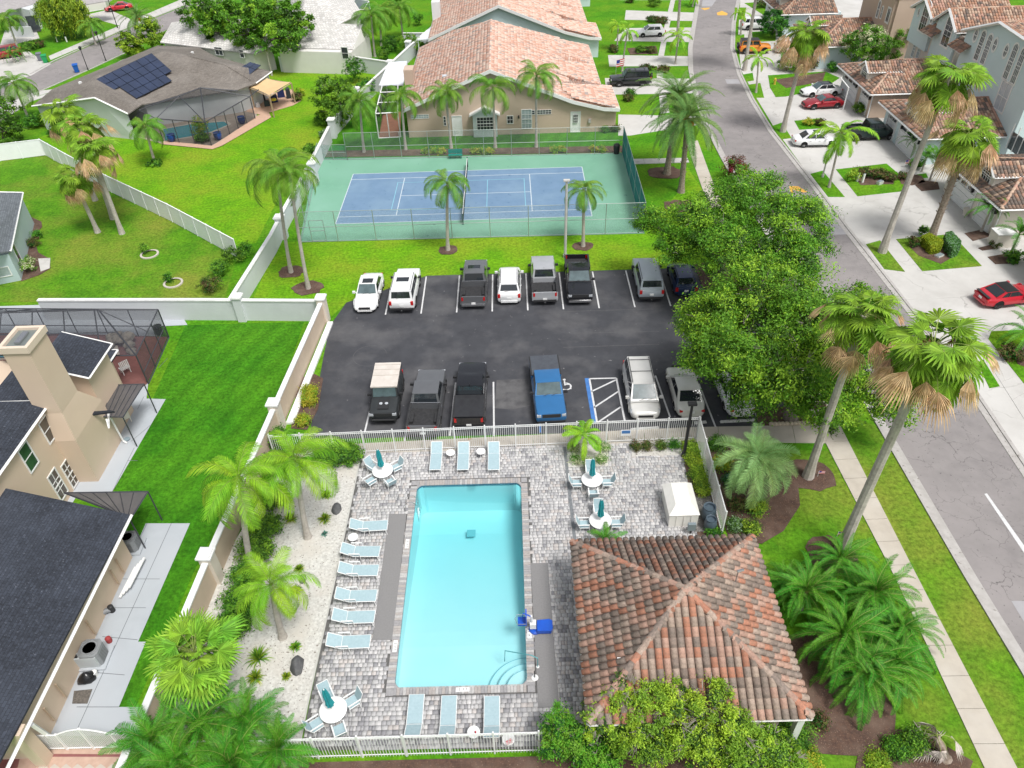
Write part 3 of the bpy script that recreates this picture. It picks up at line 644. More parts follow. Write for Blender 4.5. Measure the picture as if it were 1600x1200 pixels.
# ---------------------------------------------------------------- garden walls
def wall(name,label,pts,h,th,mat,capm=None,group=None,z0=0,coff=.05,caph=.10,pillars=(),pm=None,psz=.62,ph=None,base=None,px=True,cat='wall'):
    P=[G(*p) for p in pts] if px else [Vector(p) for p in pts]; root=empty(name,(P[0].x,P[0].y,0),0,label,cat,group); A=P[0].copy();A.z=0
    for i in range(len(P)-1):
        a=P[i]-A;b=P[i+1]-A;t=(b-a).normalized();n=Vector((-t.y,t.x,0))
        MB().prism([a+n*th/2,a-n*th/2,b-n*th/2,b+n*th/2],z0,h).build('wall_panel',mat,root)
        if capm:
            c=th/2+coff; q=.0; MB().prism([a+n*c-t*q,a-n*c-t*q,b-n*c+t*q,b+n*c+t*q],h,h+caph+.003*i).build('coping',capm,root)
    for p in pillars:
        g=(G(*p) if px else Vector(p))-A; t=(P[-1]-P[0]).normalized(); rz=math.atan2(t.y,t.x); H=ph or h+.35
        pl=MB().box((g.x,g.y,H/2),(psz,psz,H),rz).build('pillar',pm or mat,root)
        m=MB(); m.box((g.x,g.y,H+.06),(psz+.16,psz+.16,.12),rz); m.box((g.x,g.y,H+.155),(psz+.02,psz+.02,.07),rz); m.build('pillar_cap',capm or white,pl)
    return root
# long wall between the pool gardens and the beige house (world coordinates fitted to the picture)
Wl=[(-15.9,13.2,0),(-15.45,23.7,0),(-14.75,35.3,0),(-13.98,47.2,0)]
wall('boundary_wall','long beige wall with white coping between the pool garden and the mown lawn',Wl,1.75,.22,stucco_b,cap_w,pillars=(Wl[1],Wl[2],Wl[3]),px=False,pm=M('cream_stucco',(.68,.62,.54),(.62,.56,.48),1,rough=.9))
m=MB().prism([(-14.45,35.6),(-13.95,35.6),(-13.35,46.9),(-13.75,46.9)],0,.16).build('wall_footing',cap_w,kind='structure')
wall('boundary_wall','white wall running left from the corner pillar behind the screened pool',[(-14.2,47.3,0),(-23,47.9,0),(-36,48.6,0)],1.75,.22,stucco_w,cap_w,pillars=((-20.4,47.7,0),),px=False)
wp=lambda x,y:G(x,y)
wall('boundary_wall','white stepped wall running from the parking corner up beside the tennis court',[(367,500),(430,395),(452,350),(487,285),(518,222)],1.7,.22,stucco_w,cap_w,pillars=((444,372),(493,285),(522,215)),psz=.7)
wall('boundary_wall','white wall going on towards the far trees past the beige house',[(522,215),(552,180),(583,150),(640,95),(690,50),(760,-10)],1.8,.22,stucco_w,cap_w,pillars=((560,166),(612,122),(640,90)),psz=.7)
wall('boundary_wall','white wall across the far end of the yellow green lawn',[(440,112),(560,112),(612,120)],1.9,.2,stucco_w,cap_w)
wall('boundary_wall','short white wall joining the far wall to the pale blue house',[(632,72),(662,72),(700,75)],1.8,.2,stucco_w,cap_w)
def vinyl(label,pts,h=1.85,name='vinyl_fence'):
    P=[G(*p) for p in pts]; A=P[0].copy(); root=empty(name,A,0,label,'fence'); vm=M('white_vinyl',(.88,.88,.90),(.84,.84,.86),2,rough=.5)
    for i in range(len(P)-1):
        a=P[i]-A;b=P[i+1]-A;L=(b-a).length;n=max(1,round(L/2.4)); t=(b-a)/L; rz=math.atan2(t.y,t.x)
        for j in range(n):
            c=a.lerp(b,(j+.5)/n); m=MB(); m.box((c.x,c.y,h/2),(L/n-.1,.05,h-.1),rz); m.build('panel',vm,root)
            m=MB(); m.box((c.x,c.y,h),(L/n-.1,.09,.07),rz); m.build('rail',vm,root)
            p=a.lerp(b,j/n); m=MB(); m.box((p.x,p.y,h/2+.01),(.11,.11,h+.02),rz); m.box((p.x,p.y,h+.04),(.13,.13,.04),rz); m.build('post',vm,root)
    return root
vinyl('white vinyl fence running diagonally between the patchy lawn and the yellow green lawn',[(-30,255),(0,252),(72,243),(112,266),(175,301),(270,347),(374,404)])
# ---------------------------------------------------------------- tennis court
green=M('court_green',(.17,.37,.26),(.145,.33,.23),.8,rough=.85,c3=(.20,.40,.30),sc3=.2,world=True,spk=((.07,.19,.16),1.6,.30))
blue=M('court_blue',(.15,.245,.37),(.13,.22,.335),.9,rough=.85,c3=(.18,.28,.39),sc3=.25,world=True,spk=((.08,.15,.27),1.8,.33))
cline=M('court_line_white',(.58,.64,.68),(.50,.57,.62),5,rough=.8,world=True); cline2=M('court_line_blue',(.24,.52,.62),rough=.8)
slab('tennis_court',[(493,248),(468,379),(1007,365),(973,239)],.02,green)
X0,Y0=-15.89,62.96
def wr(name,x0,x1,y0,y1,z,mat): return MB().poly([(x0,y0,z),(x1,y0,z),(x1,y1,z),(x0,y1,z)]).build(name,mat,kind='structure')
wr('court_surface',X0-.03,X0+23.8,Y0-.03,Y0+11.0,.026,blue)
def ln(x0,y0,x1,y1,z,mat=cline,w=.075,nm='court_line'):
    a=min(x0,x1)-w/2;b=max(x0,x1)+w/2;c=min(y0,y1)-w/2;d=max(y0,y1)+w/2; wr(nm,X0+a,X0+b,Y0+c,Y0+d,z,mat)
for y in(0,10.97): ln(0,y,23.77,y,.032)
for x in(0,23.77): ln(x,.05,x,10.9,.036)
for y in(1.37,9.6): ln(.05,y,23.7,y,.032)
for x in(5.485,18.285): ln(x,1.45,x,9.5,.036)
ln(5.55,5.485,18.2,5.485,.032)
for a in(4.9,17.7): ln(a,2.4,a,8.6,.040,cline2,.055)
for y in(2.43,8.5): ln(5,y,17.6,y,.040,cline2,.055)
ln(11.9-2.1,2.5,11.9-2.1,8.45,.044,cline2,.055);ln(11.9+2.1,2.5,11.9+2.1,8.45,.044,cline2,.055)
netm=M('net_mesh',(.03,.035,.04),rough=.9,alpha=.72)
nr=empty('tennis_net',(X0+11.885,Y0+5.5,0),0,'black tennis net with a white top band across the blue court','net')
boxb(nr,'net_post',M('net_post_green',(.02,.07,.06)),(0,-6.4,.55),(.09,.09,1.1)); boxb(nr,'net_post',MAT['net_post_green'],(0,6.4,.55),(.09,.09,1.1))
boxb(nr,'net',netm,(0,0,.52),(.02,12.6,.9)); boxb(nr,'top_band',white,(0,0,.985),(.05,12.6,.06)); boxb(nr,'centre_strap',white,(0,0,.5),(.045,.05,.95))
# chain link fences
galv=M('galvanised_steel',(.36,.40,.38),rough=.45,metal=.5); 
def linkmat(name,col,a):
    if name in MAT: return MAT[name]
    m=M(name,col,rough=.6,alpha=a); t=m.node_tree; N=t.nodes;L=t.links; g=N.new('ShaderNodeNewGeometry'); v=N.new('ShaderNodeTexVoronoi'); v.inputs['Scale'].default_value=14; L.new(g.outputs['Position'],v.inputs['Vector'])
    r=N.new('ShaderNodeMapRange'); r.inputs[1].default_value=.2; r.inputs[2].default_value=.6; r.inputs[3].default_value=a*.4; r.inputs[4].default_value=a*1.6; L.new(v.outputs['Distance'],r.inputs[0]); L.new(r.outputs[0],N['Principled BSDF'].inputs['Alpha']); return m
chain=linkmat('chain_link',(.30,.36,.34),.07); chain_g=linkmat('chain_link_green',(.12,.30,.25),.16)
screen_t=M('teal_windscreen',(.02,.23,.22),(.015,.17,.17),.8,rough=.8,alpha=.86,world=True)
def chainfence(label,a,b,h,n,fab,mid=True,r=.035,group='tennis court fences'):
    a=Vector(a);b=Vector(b); root=empty('chain_link_fence',a,0,label,'fence',group); d=b-a; L=d.length; t=d/L; rz=math.atan2(t.y,t.x)
    for i in range(n+1):
        p=d*(i/n); MB().tube([p,p+Vector((0,0,h))],r,6).build('post',galv,root)
    for z in ((h,h*.5,.08) if mid else (h,.08)): MB().tube([Vector((0,0,z)),d+Vector((0,0,z))],r*.7,5).build('rail',galv,root)
    for i in range(n):
        c=d*((i+.5)/n); MB().box((c.x,c.y,h/2),(L/n-.08,.008,h-.12),rz).build('mesh_panel',fab,root)
    return root
F1=G(470,379);F2=G(1005,364.5);F3=G(972,240);F4=G(500,250)
g1=F1.lerp(F2,.035); g2=F1.lerp(F2,.085)
chainfence('grey chain link fence along the parking side of the tennis court',F1,F2,2.95,9,chain)
chainfence('teal screened fence at the right end of the tennis court',F2,F3,2.95,5,screen_t)
chainfence('grey chain link fence along the beige house side of the tennis court',G(543,250),F3,2.95,10,chain)
chainfence('low green chain link fence at the left back corner of the court',F4,G(543,250),1.7,2,chain_g)
chainfence('short chain link fence between the white wall and the left end of the court',F1,F4,1.9,5,chain,False)
# gate frame in the front fence
gt=empty('court_gate',g1,0,'grey tube gate frame in the front left of the court fence','gate'); d=G(512,377)-G(490,378)
m=MB(); 
for q in (Vector((0,0,0)),d): m.tube([q,q+Vector((0,0,2.1))],.03,5)
for z in (.15,1.1,2.1): m.tube([Vector((0,0,z)),d+Vector((0,0,z))],.028,5)
m.build('gate_frame',galv,gt)
# bench and bin at the court
teal=M('teal_bench_paint',(.02,.24,.20),(.02,.20,.17),3,rough=.5)
b=G(712,248); bn=empty('court_bench',b,0,'teal green slatted bench at the back of the tennis court','bench')
for y in(-.15,0,.15): boxb(bn,'seat_slat',teal,(0,y,.45),(1.5,.12,.04))
for z in(.6,.75,.9): boxb(bn,'back_slat',teal,(0,.25,z),(1.5,.04,.12))
for x in(-.6,.6): boxb(bn,'leg',teal,(x,-.12,.22),(.06,.06,.43)); boxb(bn,'leg',teal,(x,.25,.42),(.06,.05,.84))
c=G(963,240); o=empty('litter_bin',c,0,'black litter bin in the back right corner of the court','bin'); MB().lathe((0,0,0),[(.28,0),(.34,.85),(.36,.87),(.36,.95),(.30,1.0)],14).build('body',black_pl,o); MB().lathe((0,0,1.0),[(.30,0),(.22,.08),(.05,.1)],14).build('lid',rubber,o)
# ---------------------------------------------------------------- pink tiled villas
PT=[M('pink_tile_%s'%n,c,c2,6,rough=.85,rnd=.1) for n,c,c2 in (('salmon',(.62,.37,.28),(.55,.31,.23)),('peach',(.72,.52,.43),(.64,.43,.34)),('rose',(.57,.33,.25),(.50,.29,.22)),('grey',(.42,.35,.31),(.33,.28,.26)),('cream',(.70,.56,.47),(.6,.47,.39)))]
tan=M('tan_stucco',(.54,.42,.33),(.51,.39,.305),.5,rough=.9,bump=.3,bsc=25,world=True,c3=(.58,.455,.36),sc3=.12)
paleblue=M('pale_blue_stucco',(.60,.71,.73),(.57,.68,.70),.5,rough=.9,world=True,c3=(.63,.74,.76),sc3=.12)
def villa(label,ox,oy,wallm,depth=24,front=True,apx=0.,seed=1):
    "gable end faces the viewer (towards -Y); ox,oy world of the middle of the gable wall"
    r=empty('tiled_villa',(ox,oy,0),0,label,'house'); B=Vector(r.location)
    xl,xr=-9.8,14.1; za=7.3; zl,zr=3.35,2.7; ov=.5
    V3=lambda x,y,z:Vector((x,y,z))+B
    # gable wall polygon
    g=[(xl+.3,0),(xr-.2,0),(xr-.2,zr-.1),(9.0,3.65),(0,za-.15),(xl+.3,zl-.1)]
    m=MB(); n=len(g); vs=[(x,0,z) for x,z in g]+[(x,.3,z) for x,z in g]; m.add(vs,[tuple(range(n)),tuple(range(2*n-1,n-1,-1))]+[((i+1)%n,i,n+i,n+(i+1)%n) for i in range(n)]); m.build('wall',wallm,r)
    wall_poly(r,[(ox+xl+.3,oy+.3),(ox+xl+.6,oy+.3),(ox+xl+.6,oy+depth),(ox+xl+.3,oy+depth)],0,zl-.15,wallm)
    # right part: garage block nearer the street, with its stepped hips
    wall_poly(r,[(ox+11.2,oy+.3),(ox+xr-.2,oy+.3),(ox+xr-.2,oy+6.4),(ox+11.2,oy+6.4)],0,zr-.12,wallm)
    wall_poly(r,[(ox+7,oy+6.4),(ox+12.6,oy+6.4),(ox+12.6,oy+depth),(ox+7,oy+depth)],0,zr-.12,wallm)
    F_=[]
    def face(*p): F_.append([V3(*q) for q in p])
    face((xl,-ov,zl),(xl,depth*.95,zl),(xl*.55,depth*.95+1,5.1),(0,depth*.82,za),(0,-ov,za))          # left slope (eave first)
    face((9.0,12.0,3.75),(9.0,-ov,3.75),(0,-ov,za),(0,depth*.82,za))                                    # right main slope
    face((9.0,depth,3.75),(9.0,12.0,3.75),(0,depth*.82,za))
    face((xr,-ov,zr),(xr,6.9,zr),(7.4,3.2,4.4),(9.0,-ov,3.75))
    face((xr,6.9,zr),(8.8,6.9,3.6),(7.4,3.2,4.4))
    face((12.9,7.0,zr),(12.9,15,zr),(6.15,11.2,4.9),(6.15,7.0,4.9))
    face((7.5,7.0,2.9),(12.9,7.0,zr),(6.15,7.0,4.9))
    face((12.9,15.,zr),(7.5,15.5,3.6),(6.15,11.2,4.9))
    face((12.9,15.2,zr),(8.0,15.2,3.3),(7.0,17,4.5))
    face((12.9,15.2,zr),(12.9,depth,zr),(7.0,depth-2,4.5),(7.0,17,4.5))
    m=MB()
    for f in F_: m.poly([p-B for p in f])
    m.build('roof',M('pink_underlay',(.5,.27,.2)),r)
    tile_roof(r,F_,PT,[.3,.3,.16,.09,.2],.30,.42,.07,seed=seed)
    for a,b in (((0,-ov,za),(0,depth*.82,za)),((xr,6.9,zr),(7.4,3.2,4.4)),((12.9,15,zr),(6.15,11.2,4.9)),((6.15,7,4.9),(6.15,11.2,4.9)),((0,depth*.82,za),(xl,depth*.95,zl))): ridge(r,V3(*a)+Vector((0,0,.04)),V3(*b)+Vector((0,0,.04)),PT,.13,.42,joined=True)
    # white rake boards
    m=MB()
    for a,b in (((xl-.1,zl-.05),(0,za-.02)),((0,za-.02),(9.0,3.72)),((9.0,3.72),(xr-1.6,zr+.12)),((xr-1.6,zr+.12),(xr+.1,zr+.02))):
        a=Vector((a[0],-ov-.04,a[1]));b=Vector((b[0],-ov-.04,b[1])); m.add([a+Vector((0,-.05,-.32)),b+Vector((0,-.05,-.32)),b+Vector((0,-.05,.06)),a+Vector((0,-.05,.06)),a+Vector((0,.05,-.32)),b+Vector((0,.05,-.32)),b+Vector((0,.05,.06)),a+Vector((0,.05,.06))],[(0,1,2,3),(7,6,5,4),(3,2,6,7),(1,0,4,5)])
    m.build('rake_board',white,r)
    m=MB(); m.tube([(xl-.1,-ov,zl-.08),(xl-.1,depth*.95,zl-.08)],.09,4); m.tube([(xr+.1,-ov,zr-.1),(xr+.1,6.9,zr-.1)],.08,4); m.tube([(12.98,7,zr-.1),(12.98,depth,zr-.1)],.08,4); m.build('gutter',white,r)
    return r
vA=villa('tan villa with a mottled pink tile roof facing the tennis court',-1.44,83.45,tan,seed=1)
vB=villa('pale blue villa with a pink tile roof just behind the tan villa',-.55,111.2,paleblue,seed=2)
vC=villa('pink roofed villa farthest up the street beyond the pale blue one',1.0,140,paleblue,seed=3)
a,b=Vector((-11,83.45,0)),Vector((12,83.45,0))
gb=M('pale_window_glass',(.42,.48,.50),(.30,.36,.38),2,rough=.1)
window(vA,a,b,656,182,2.0,.45,7,2,fw=.03,gm=gb); window(vA,a,b,695,189,.32,1.1,1,3,fw=.05); window(vA,a,b,797,187,.75,.95,2,2); window(vA,a,b,823,186,1.2,2.2,3,4,gm=gb)
window(vA,a,b,846,175,2.2,.5,7,2,fw=.03)
d=empty('tmp'); bpy.data.objects.remove(d)
def door(parent,a,b,px,w,h,glaz=None,dm=None,panels=False,name='door'):
    c=WP(a,b,*px); c.z=h/2+.03; f=window(parent,a,b,0,0,w,h,1,1,center=c,fm=white,gm=dm or white,name=name,fw=.08,out=.06)
    if glaz: window(parent,a,b,0,0,glaz[0],glaz[1],glaz[2],glaz[3],center=Vector((c.x,c.y-.07,c.z+h*.16)),name='door_glazing',fw=.02)
    return f
door(vA,a,b,(714,190),1.15,2.3); door(vA,a,b,(899,192),1.15,2.35,(.5,.95,3,3))
# bay with a small gable
bay=WP(a,b,758,190); bx=bay.x-vA.location.x; m=MB(); m.prism([(bx-1.35,-.55),(bx+1.35,-.55),(bx+1.35,-.02),(bx-1.35,-.02)],0,2.7); m.add([(bx-1.35,-.55,2.7),(bx+1.35,-.55,2.7),(bx,-.55,3.3),(bx-1.35,-.02,2.7),(bx+1.35,-.02,2.7),(bx,-.02,3.3)],[(0,1,2),(5,4,3)]); m.build('bay',M('bay_white',(.6,.66,.66)),vA)
m=MB(); m.add([(bx-1.7,-.9,2.55),(bx,-.9,3.4),(bx,.0,3.4),(bx-1.7,.0,2.55)],[(0,1,2,3)]); m.add([(bx+1.7,-.9,2.55),(bx,-.9,3.4),(bx,.0,3.4),(bx+1.7,.0,2.55)],[(3,2,1,0)]); m.add([(bx-1.75,-.93,2.42),(bx-1.7,-.93,2.62),(bx,-.93,3.47),(bx+1.7,-.93,2.62),(bx+1.75,-.93,2.42),(bx,-.93,3.27)],[(0,5,2,1),(5,4,3,2)]); m.build('bay_roof',white,vA)
window(vA,Vector((-11,82.9,0)),Vector((12,82.9,0)),0,0,1.9,1.5,5,4,center=Vector((bay.x,82.9,1.55)))
boxb(vA,'side_light',black_pl,(12.2-9.2,-.1,2),(.15,.2,.3)); boxb(vA,'meter_box',M('meter_grey',(.4,.38,.35)),(WP(a,b,921,195).x+1.44,-.1,1.3),(.3,.2,.45))
boxb(vA,'chimney',tan,(-10.3+.55,8.2,2.6),(1.1,1.9,5.2)); boxb(vA,'skylight',M('skylight_glass',(.55,.57,.6),rough=.2),(-4.8,4.5,5.28),(1.5,.6,.12)); 
boxb(vB,'chimney',M('white_render',(.72,.72,.72)),(-9.3,9.5,3.2),(1.2,1.6,5.4))
# white lanai roofs left of the villas
wroof=M('white_pan_roof',(.72,.74,.78),(.66,.68,.72),.6,rough=.4,world=True)
def lanai(label,pts,z,name='patio_roof'):
    P=[G(*p,z) for p in pts]; c=P[0]; r=empty(name,(c.x,c.y,0),0,label,'patio roof'); m=MB(); Bv=Vector((c.x,c.y,0)); m.prism([p-Bv for p in P],z-.12,z); m.build('roof_panel',wroof,r)
    for i in range(len(P)): 
        p=P[i]-Bv; boxb(r,'post',white,(p.x*.98,p.y*.98,z/2-.06),(.12,.12,z-.13))
    for i in range(1,7):
        a=P[0].lerp(P[3],i/7)-Bv; b=P[1].lerp(P[2],i/7)-Bv; MB().tube([(a.x,a.y,z+.01),(b.x,b.y,z+.01)],.03,4).build('roof_seam',white,r)
    return r
lanai('flat white patio roof attached to the left side of the tan villa',[(607,97),(636,95),(630,132),(592,133)],2.9)
lanai('long flat white patio roof beside the pale blue villa',[(703,14),(722,14),(683,60),(652,62)],2.9)
# ---------------------------------------------------------------- screen cages
screen=M('insect_screen',(.035,.037,.042),rough=.9,alpha=.5); screen_l=M('thin_insect_screen',(.05,.052,.058),rough=.9,alpha=.22); bronze=M('bronze_frame',(.045,.047,.055),rough=.5); 
def cage(label,verts,faces,beams,frame=bronze,r=.045,name='screen_enclosure',sm=None,mids=()):
    B=Vector((verts[0].x,verts[0].y,0)); root=empty(name,B,0,label,'screen enclosure')
    for f in faces: MB().poly([verts[i]-B for i in f]).build('screen_panel',sm or screen,root)
    for a,b in beams: MB().tube([verts[a]-B,verts[b]-B],r,4).build('frame_beam',frame,root)
    for a,b in mids: MB().tube([Vector(a)-B,Vector(b)-B],r*.8,4).build('frame_beam',frame,root)
    return root
def lerp(a,b,t): return a.lerp(b,t)
vg=lambda x,y,z:G(x,y,z)
# cage left of the tan villa (white frame)
P0=[G(592,216,0),G(626,214,0),G(626,150,0),G(606,150,0)]; Vt=[p+Vector((0,0,2.8)) for p in P0]; vv=P0+Vt
mid=[(Vt[0].lerp(Vt[1],.5)+Vector((0,0,.6)),Vt[3].lerp(Vt[2],.5)+Vector((0,0,.6)))]
cage('white framed screened patio at the left corner of the tan villa',vv,[(4,5,6,7),(0,1,5,4),(0,3,7,4)],[(0,4),(1,5),(4,5),(4,7),(0,1),(5,6),(3,7),(6,7)],white,.07,sm=screen_l,mids=[(P0[0].lerp(P0[1],.5),Vt[0].lerp(Vt[1],.5)),(Vt[0].lerp(Vt[3],.5),Vt[1].lerp(Vt[2],.5)),(Vt[0].lerp(Vt[3],.25),Vt[1].lerp(Vt[2],.25)),(Vt[0].lerp(Vt[3],.75),Vt[1].lerp(Vt[2],.75))])
slab('lanai_floor',[(592,216),(626,214),(626,175),(598,178)],.06,M('terracotta_floor',(.36,.17,.10),(.30,.14,.09),2,world=True),thick=.04)
# ---------------------------------------------------------------- brown roofed house with solar panels
shin=M('brown_shingle',(.20,.175,.15),(.145,.128,.112),5,rough=.95,bump=.5,bsc=12,world=True,c3=(.24,.215,.19),sc3=.25,spk=((.2,.18,.16),14,.38))
def shingle_courses(m,scale=18,amt=.55,mort=.02,bw=.9,rh=.30):
    t=m.node_tree;N=t.nodes;L=t.links;b=N['Principled BSDF'];src=b.inputs['Base Color'].links[0].from_socket
    br=N.new('ShaderNodeTexBrick'); tc=N.new('ShaderNodeTexCoord'); L.new(tc.outputs['UV'],br.inputs['Vector']); br.inputs['Scale'].default_value=1; br.inputs['Brick Width'].default_value=bw; br.inputs['Row Height'].default_value=rh; br.inputs['Mortar Size'].default_value=mort; br.inputs['Color1'].default_value=(1.12,1.12,1.12,1); br.inputs['Color2'].default_value=(.80,.80,.80,1); br.inputs['Mortar'].default_value=(amt,)*3+(1,)
    x=N.new('ShaderNodeMix'); x.data_type='RGBA'; x.blend_type='MULTIPLY'; x.inputs[0].default_value=1; L.new(src,x.inputs[6]); L.new(br.outputs[0],x.inputs[7]); L.new(x.outputs[2],b.inputs['Base Color']); return m
shingle_courses(shin,bw=.35,rh=.16,mort=.012)
slate=shingle_courses(M('dark_slate_shingle',(.038,.045,.062),(.020,.024,.034),6,rough=.9,bump=.5,bsc=14,world=True,c3=(.048,.057,.078),sc3=.3,spk=((.085,.095,.12),9,.36)),bw=.30,rh=.145,mort=.012,amt=.5)
grey_sh=shingle_courses(M('blue_grey_shingle',(.16,.18,.20),(.12,.135,.15),6,rough=.9,world=True),bw=.35,rh=.16,mort=.012)
wht_sh=shingle_courses(M('white_roof_tile',(.66,.64,.61),(.56,.54,.51),2,rough=.9,world=True,spk=((.36,.34,.31),1.8,.27)),bw=.45,rh=.4,mort=.03,amt=.6)
def uvroof(parent,name,faces,mat,th=.12,single=False):
    "planar roof faces with metric UVs; faces are lists of world points, eave edge first; given a fascia thickness"
    B=Vector(parent.location)
    for P in faces:
        P=[Vector(p) for p in P]; u,v,n=basis(P); k=len(P)
        me=bpy.data.meshes.new(name); vs=[tuple(p-B) for p in P]+[tuple(p-B-Vector((0,0,th))) for p in P]
        me.from_pydata(vs,[],[tuple(range(k)),tuple(range(2*k-1,k-1,-1))]+[((i+1)%k,i,k+i,k+(i+1)%k) for i in range(k)]); me.materials.append(mat)
        uv=me.uv_layers.new(name='uv')
        for L in me.loops:
            q=Vector(vs[L.vertex_index])+B-P[0]; uv.data[L.index].uv=(q.dot(u),q.dot(v))
        me.update(); mobj(name,me,parent)
def trim(parent,pts,r=.07,mat=None,name='fascia'):
    B=Vector(parent.location); m=MB()
    for i in range(len(pts)-1): m.tube([Vector(pts[i])-B,Vector(pts[i+1])-B],r,4)
    return m.build(name,mat or white,parent)
hb=empty('solar_house',G(230,150,0),0,'grey brown shingled house with a large array of solar panels and a pool cage','house')
z=2.9; zr=5.2
A=G(82,139,z);Bq=G(150,105,z);Cq=G(246,71,z);Dq=G(311,74,z);Eq=G(336,88,z);Fq_=G(425,112,z);Gq=G(400,130,z);Hq=G(372,140,z);Iq=G(221,163,z);Jq=G(200,178,z+.2);Kq=G(50,166,z)
R1=G(148,121,4.8);R2=G(255,80,5.3);R3=G(290,86,5.2);R4=G(350,100,4.6)
R5=G(148,153,4.8)
faces=[[A,Cq,R2,R1],[Kq,A,R1,R5],[Iq,Jq,R5,R1],[Hq,Iq,R1,R2,R3],[Cq,Dq,R3,R2],[Dq,Eq,R3],[Eq,Fq_,R4,R3],[Fq_,Gq,R4],[Gq,Hq,R3,R4]]
uvroof(hb,'roof',faces,shin)
trim(hb,[Kq,R5,Jq],.11); trim(hb,[Gq,Fq_],.09)
wh=M('white_wall',(.60,.62,.63),(.55,.57,.58),.6,rough=.9)
def dropwall(parent,pts,mat,inset=.35,name='wall',tops=None):
    "upright wall sheets of real thickness below a line of roof points"
    c=sum(pts,Vector())/len(pts); B=Vector(parent.location)
    for i in range(len(pts)-1):
        a,b=pts[i],pts[i+1]; t=(b-a);t.z=0;t.normalize();n=Vector((-t.y,t.x,0)); 
        if n.dot(c-a)<0:n=-n
        a0=a+n*inset-B;b0=b+n*inset-B; th=n*.2
        vs=[(a0.x,a0.y,0),(b0.x,b0.y,0),(b0.x,b0.y,b0.z-.12),(a0.x,a0.y,a0.z-.12)]; vs+=[(x+th.x,y+th.y,q) for x,y,q in vs]
        MB().add(vs,[(0,1,2,3),(7,6,5,4),(4,5,1,0),(5,6,2,1),(6,7,3,2),(7,4,0,3)]).build(name,mat,parent)
gw=[Kq+Vector((.4,.3,0)),R5+Vector((.1,.3,0)),Jq+Vector((-.3,.3,0))]
B_=Vector(hb.location); m=MB(); q=[p-B_ for p in gw]; vs=[(q[0].x,q[0].y,0),(q[2].x,q[2].y,0),(q[2].x,q[2].y,q[2].z-.2),(q[1].x,q[1].y,q[1].z-.2),(q[0].x,q[0].y,q[0].z-.2)]; vs+=[(x,y+.25,zz) for x,y,zz in vs]; m.add(vs,[(0,1,2,3,4),(9,8,7,6,5),(1,6,7,2),(5,0,4,9)]); m.build('wall',wh,hb)
inn=lambda P,k:[p.lerp(sum(P,Vector())/len(P),k) for p in P]
body=inn([A,Cq,Dq,Eq,Fq_,Gq,Hq,Iq],.05); wall_poly(hb,body,0,z-.15,wh)
# solar panels: real slabs lying on the roof plane
pvm=M('solar_cells',(.018,.028,.06),(.026,.04,.085),.8,rough=.15,spec=.8,coat=.3); pvf=M('solar_frame',(.02,.022,.028),rough=.4)
def on_plane(P,px,py,off=.06):
    u,v,n=basis(P); d=Vector(wv+(px-800)/F*rv+(py-600)/F*dv); s=(P[0]-Vector(CP)).dot(n)/d.dot(n); return Vector(CP)+d*s+n*off
def solar(face,quad,nu,nv,skip=(),parent=hb):
    q=[on_plane(face,*p) for p in quad]; B=Vector(parent.location); n=basis(face)[2]
    for i in range(nu):
        for j in range(nv):
            if (i,j) in skip: continue
            f=lambda s,t:(q[0].lerp(q[1],s)).lerp(q[3].lerp(q[2],s),t); e=.012
            c=[f((i+e)/nu,(j+e)/nv),f((i+1-e)/nu,(j+e)/nv),f((i+1-e)/nu,(j+1-e)/nv),f((i+e)/nu,(j+1-e)/nv)]
            vs=[p-B for p in c]+[p-B+n*.05 for p in c]; o=MB().add(vs,[(0,1,5,4),(1,2,6,5),(2,3,7,6),(3,0,4,7),(3,2,1,0)]).build('solar_panel',pvf,parent)
            MB().poly([p-B+n*.052 for p in inn(c,.03)]).build('cells',pvm,o)
S1=[Hq,Iq,R1,R2]
solar(S1,[(148,126),(237,84),(280,122),(202,161)],7,4,skip=((0,3),(0,2),(6,3)))
solar([Gq,Hq,R3,R4],[(373,108),(391,98),(408,103),(390,118)],2,2)
for p in((126,131),(281,86),(301,84)): 
    c=G(p[0],p[1],z+1.4)-B_; boxb(hb,'roof_vent',white,c,(.3,.3,.5))
# its pool cage
wf=[G(207,212,0),G(256,222,0),G(331,228,0),G(399,186,0)]; top=[p+Vector((0,0,2.7)) for p in wf]; top[0]=G(217,172,2.9)
hw=[G(225,166,2.9),G(372,142,2.9),G(404,140,2.9)]; pk=[G(313,137,4.0),G(280,150,3.9)]
vv=wf+top+hw+pk
cage('black screened pool cage behind the solar panel house',vv,[(4,5,12,7+0) if False else (4,5,12),(5,6,12),(6,11,12),(6,7,11),(4,12,8),(8,12,11,9),(7,10,9,11),(0,1,5,4),(1,2,6,5),(2,3,7,6),(3,10,7) if False else (2,3,7)],[(4,5),(5,6),(6,7),(0,4),(1,5),(2,6),(3,7),(4,12),(5,12),(6,12),(6,11),(7,11),(11,12),(12,8),(11,9),(7,10),(0,1),(1,2),(2,3)],bronze,.06,sm=M('black_insect_screen',(.03,.032,.036),rough=.9,alpha=.42),mids=[(wf[i].lerp(wf[i+1],t),top[i].lerp(top[i+1],t)) for i,t in((1,.33),(1,.66),(2,.2),(2,.4),(2,.6),(2,.8),(0,.5))])
slab('lanai_floor',[(205,212),(256,226),(331,230),(402,188),(400,150),(240,165)],.05,M('tan_paving',(.36,.30,.25),(.30,.25,.21),2,world=True),thick=.03)
slab('paving_edge',[(255,220),(331,229),(345,221),(402,182),(420,176),(424,184),(348,228),(332,234),(252,226)],.09,M('pink_paving',(.55,.36,.26),(.5,.33,.24),2,world=True),thick=.03)
teal_w=M('small_pool_water',(.02,.26,.30),(.02,.21,.26),.5,rough=.08,world=True)
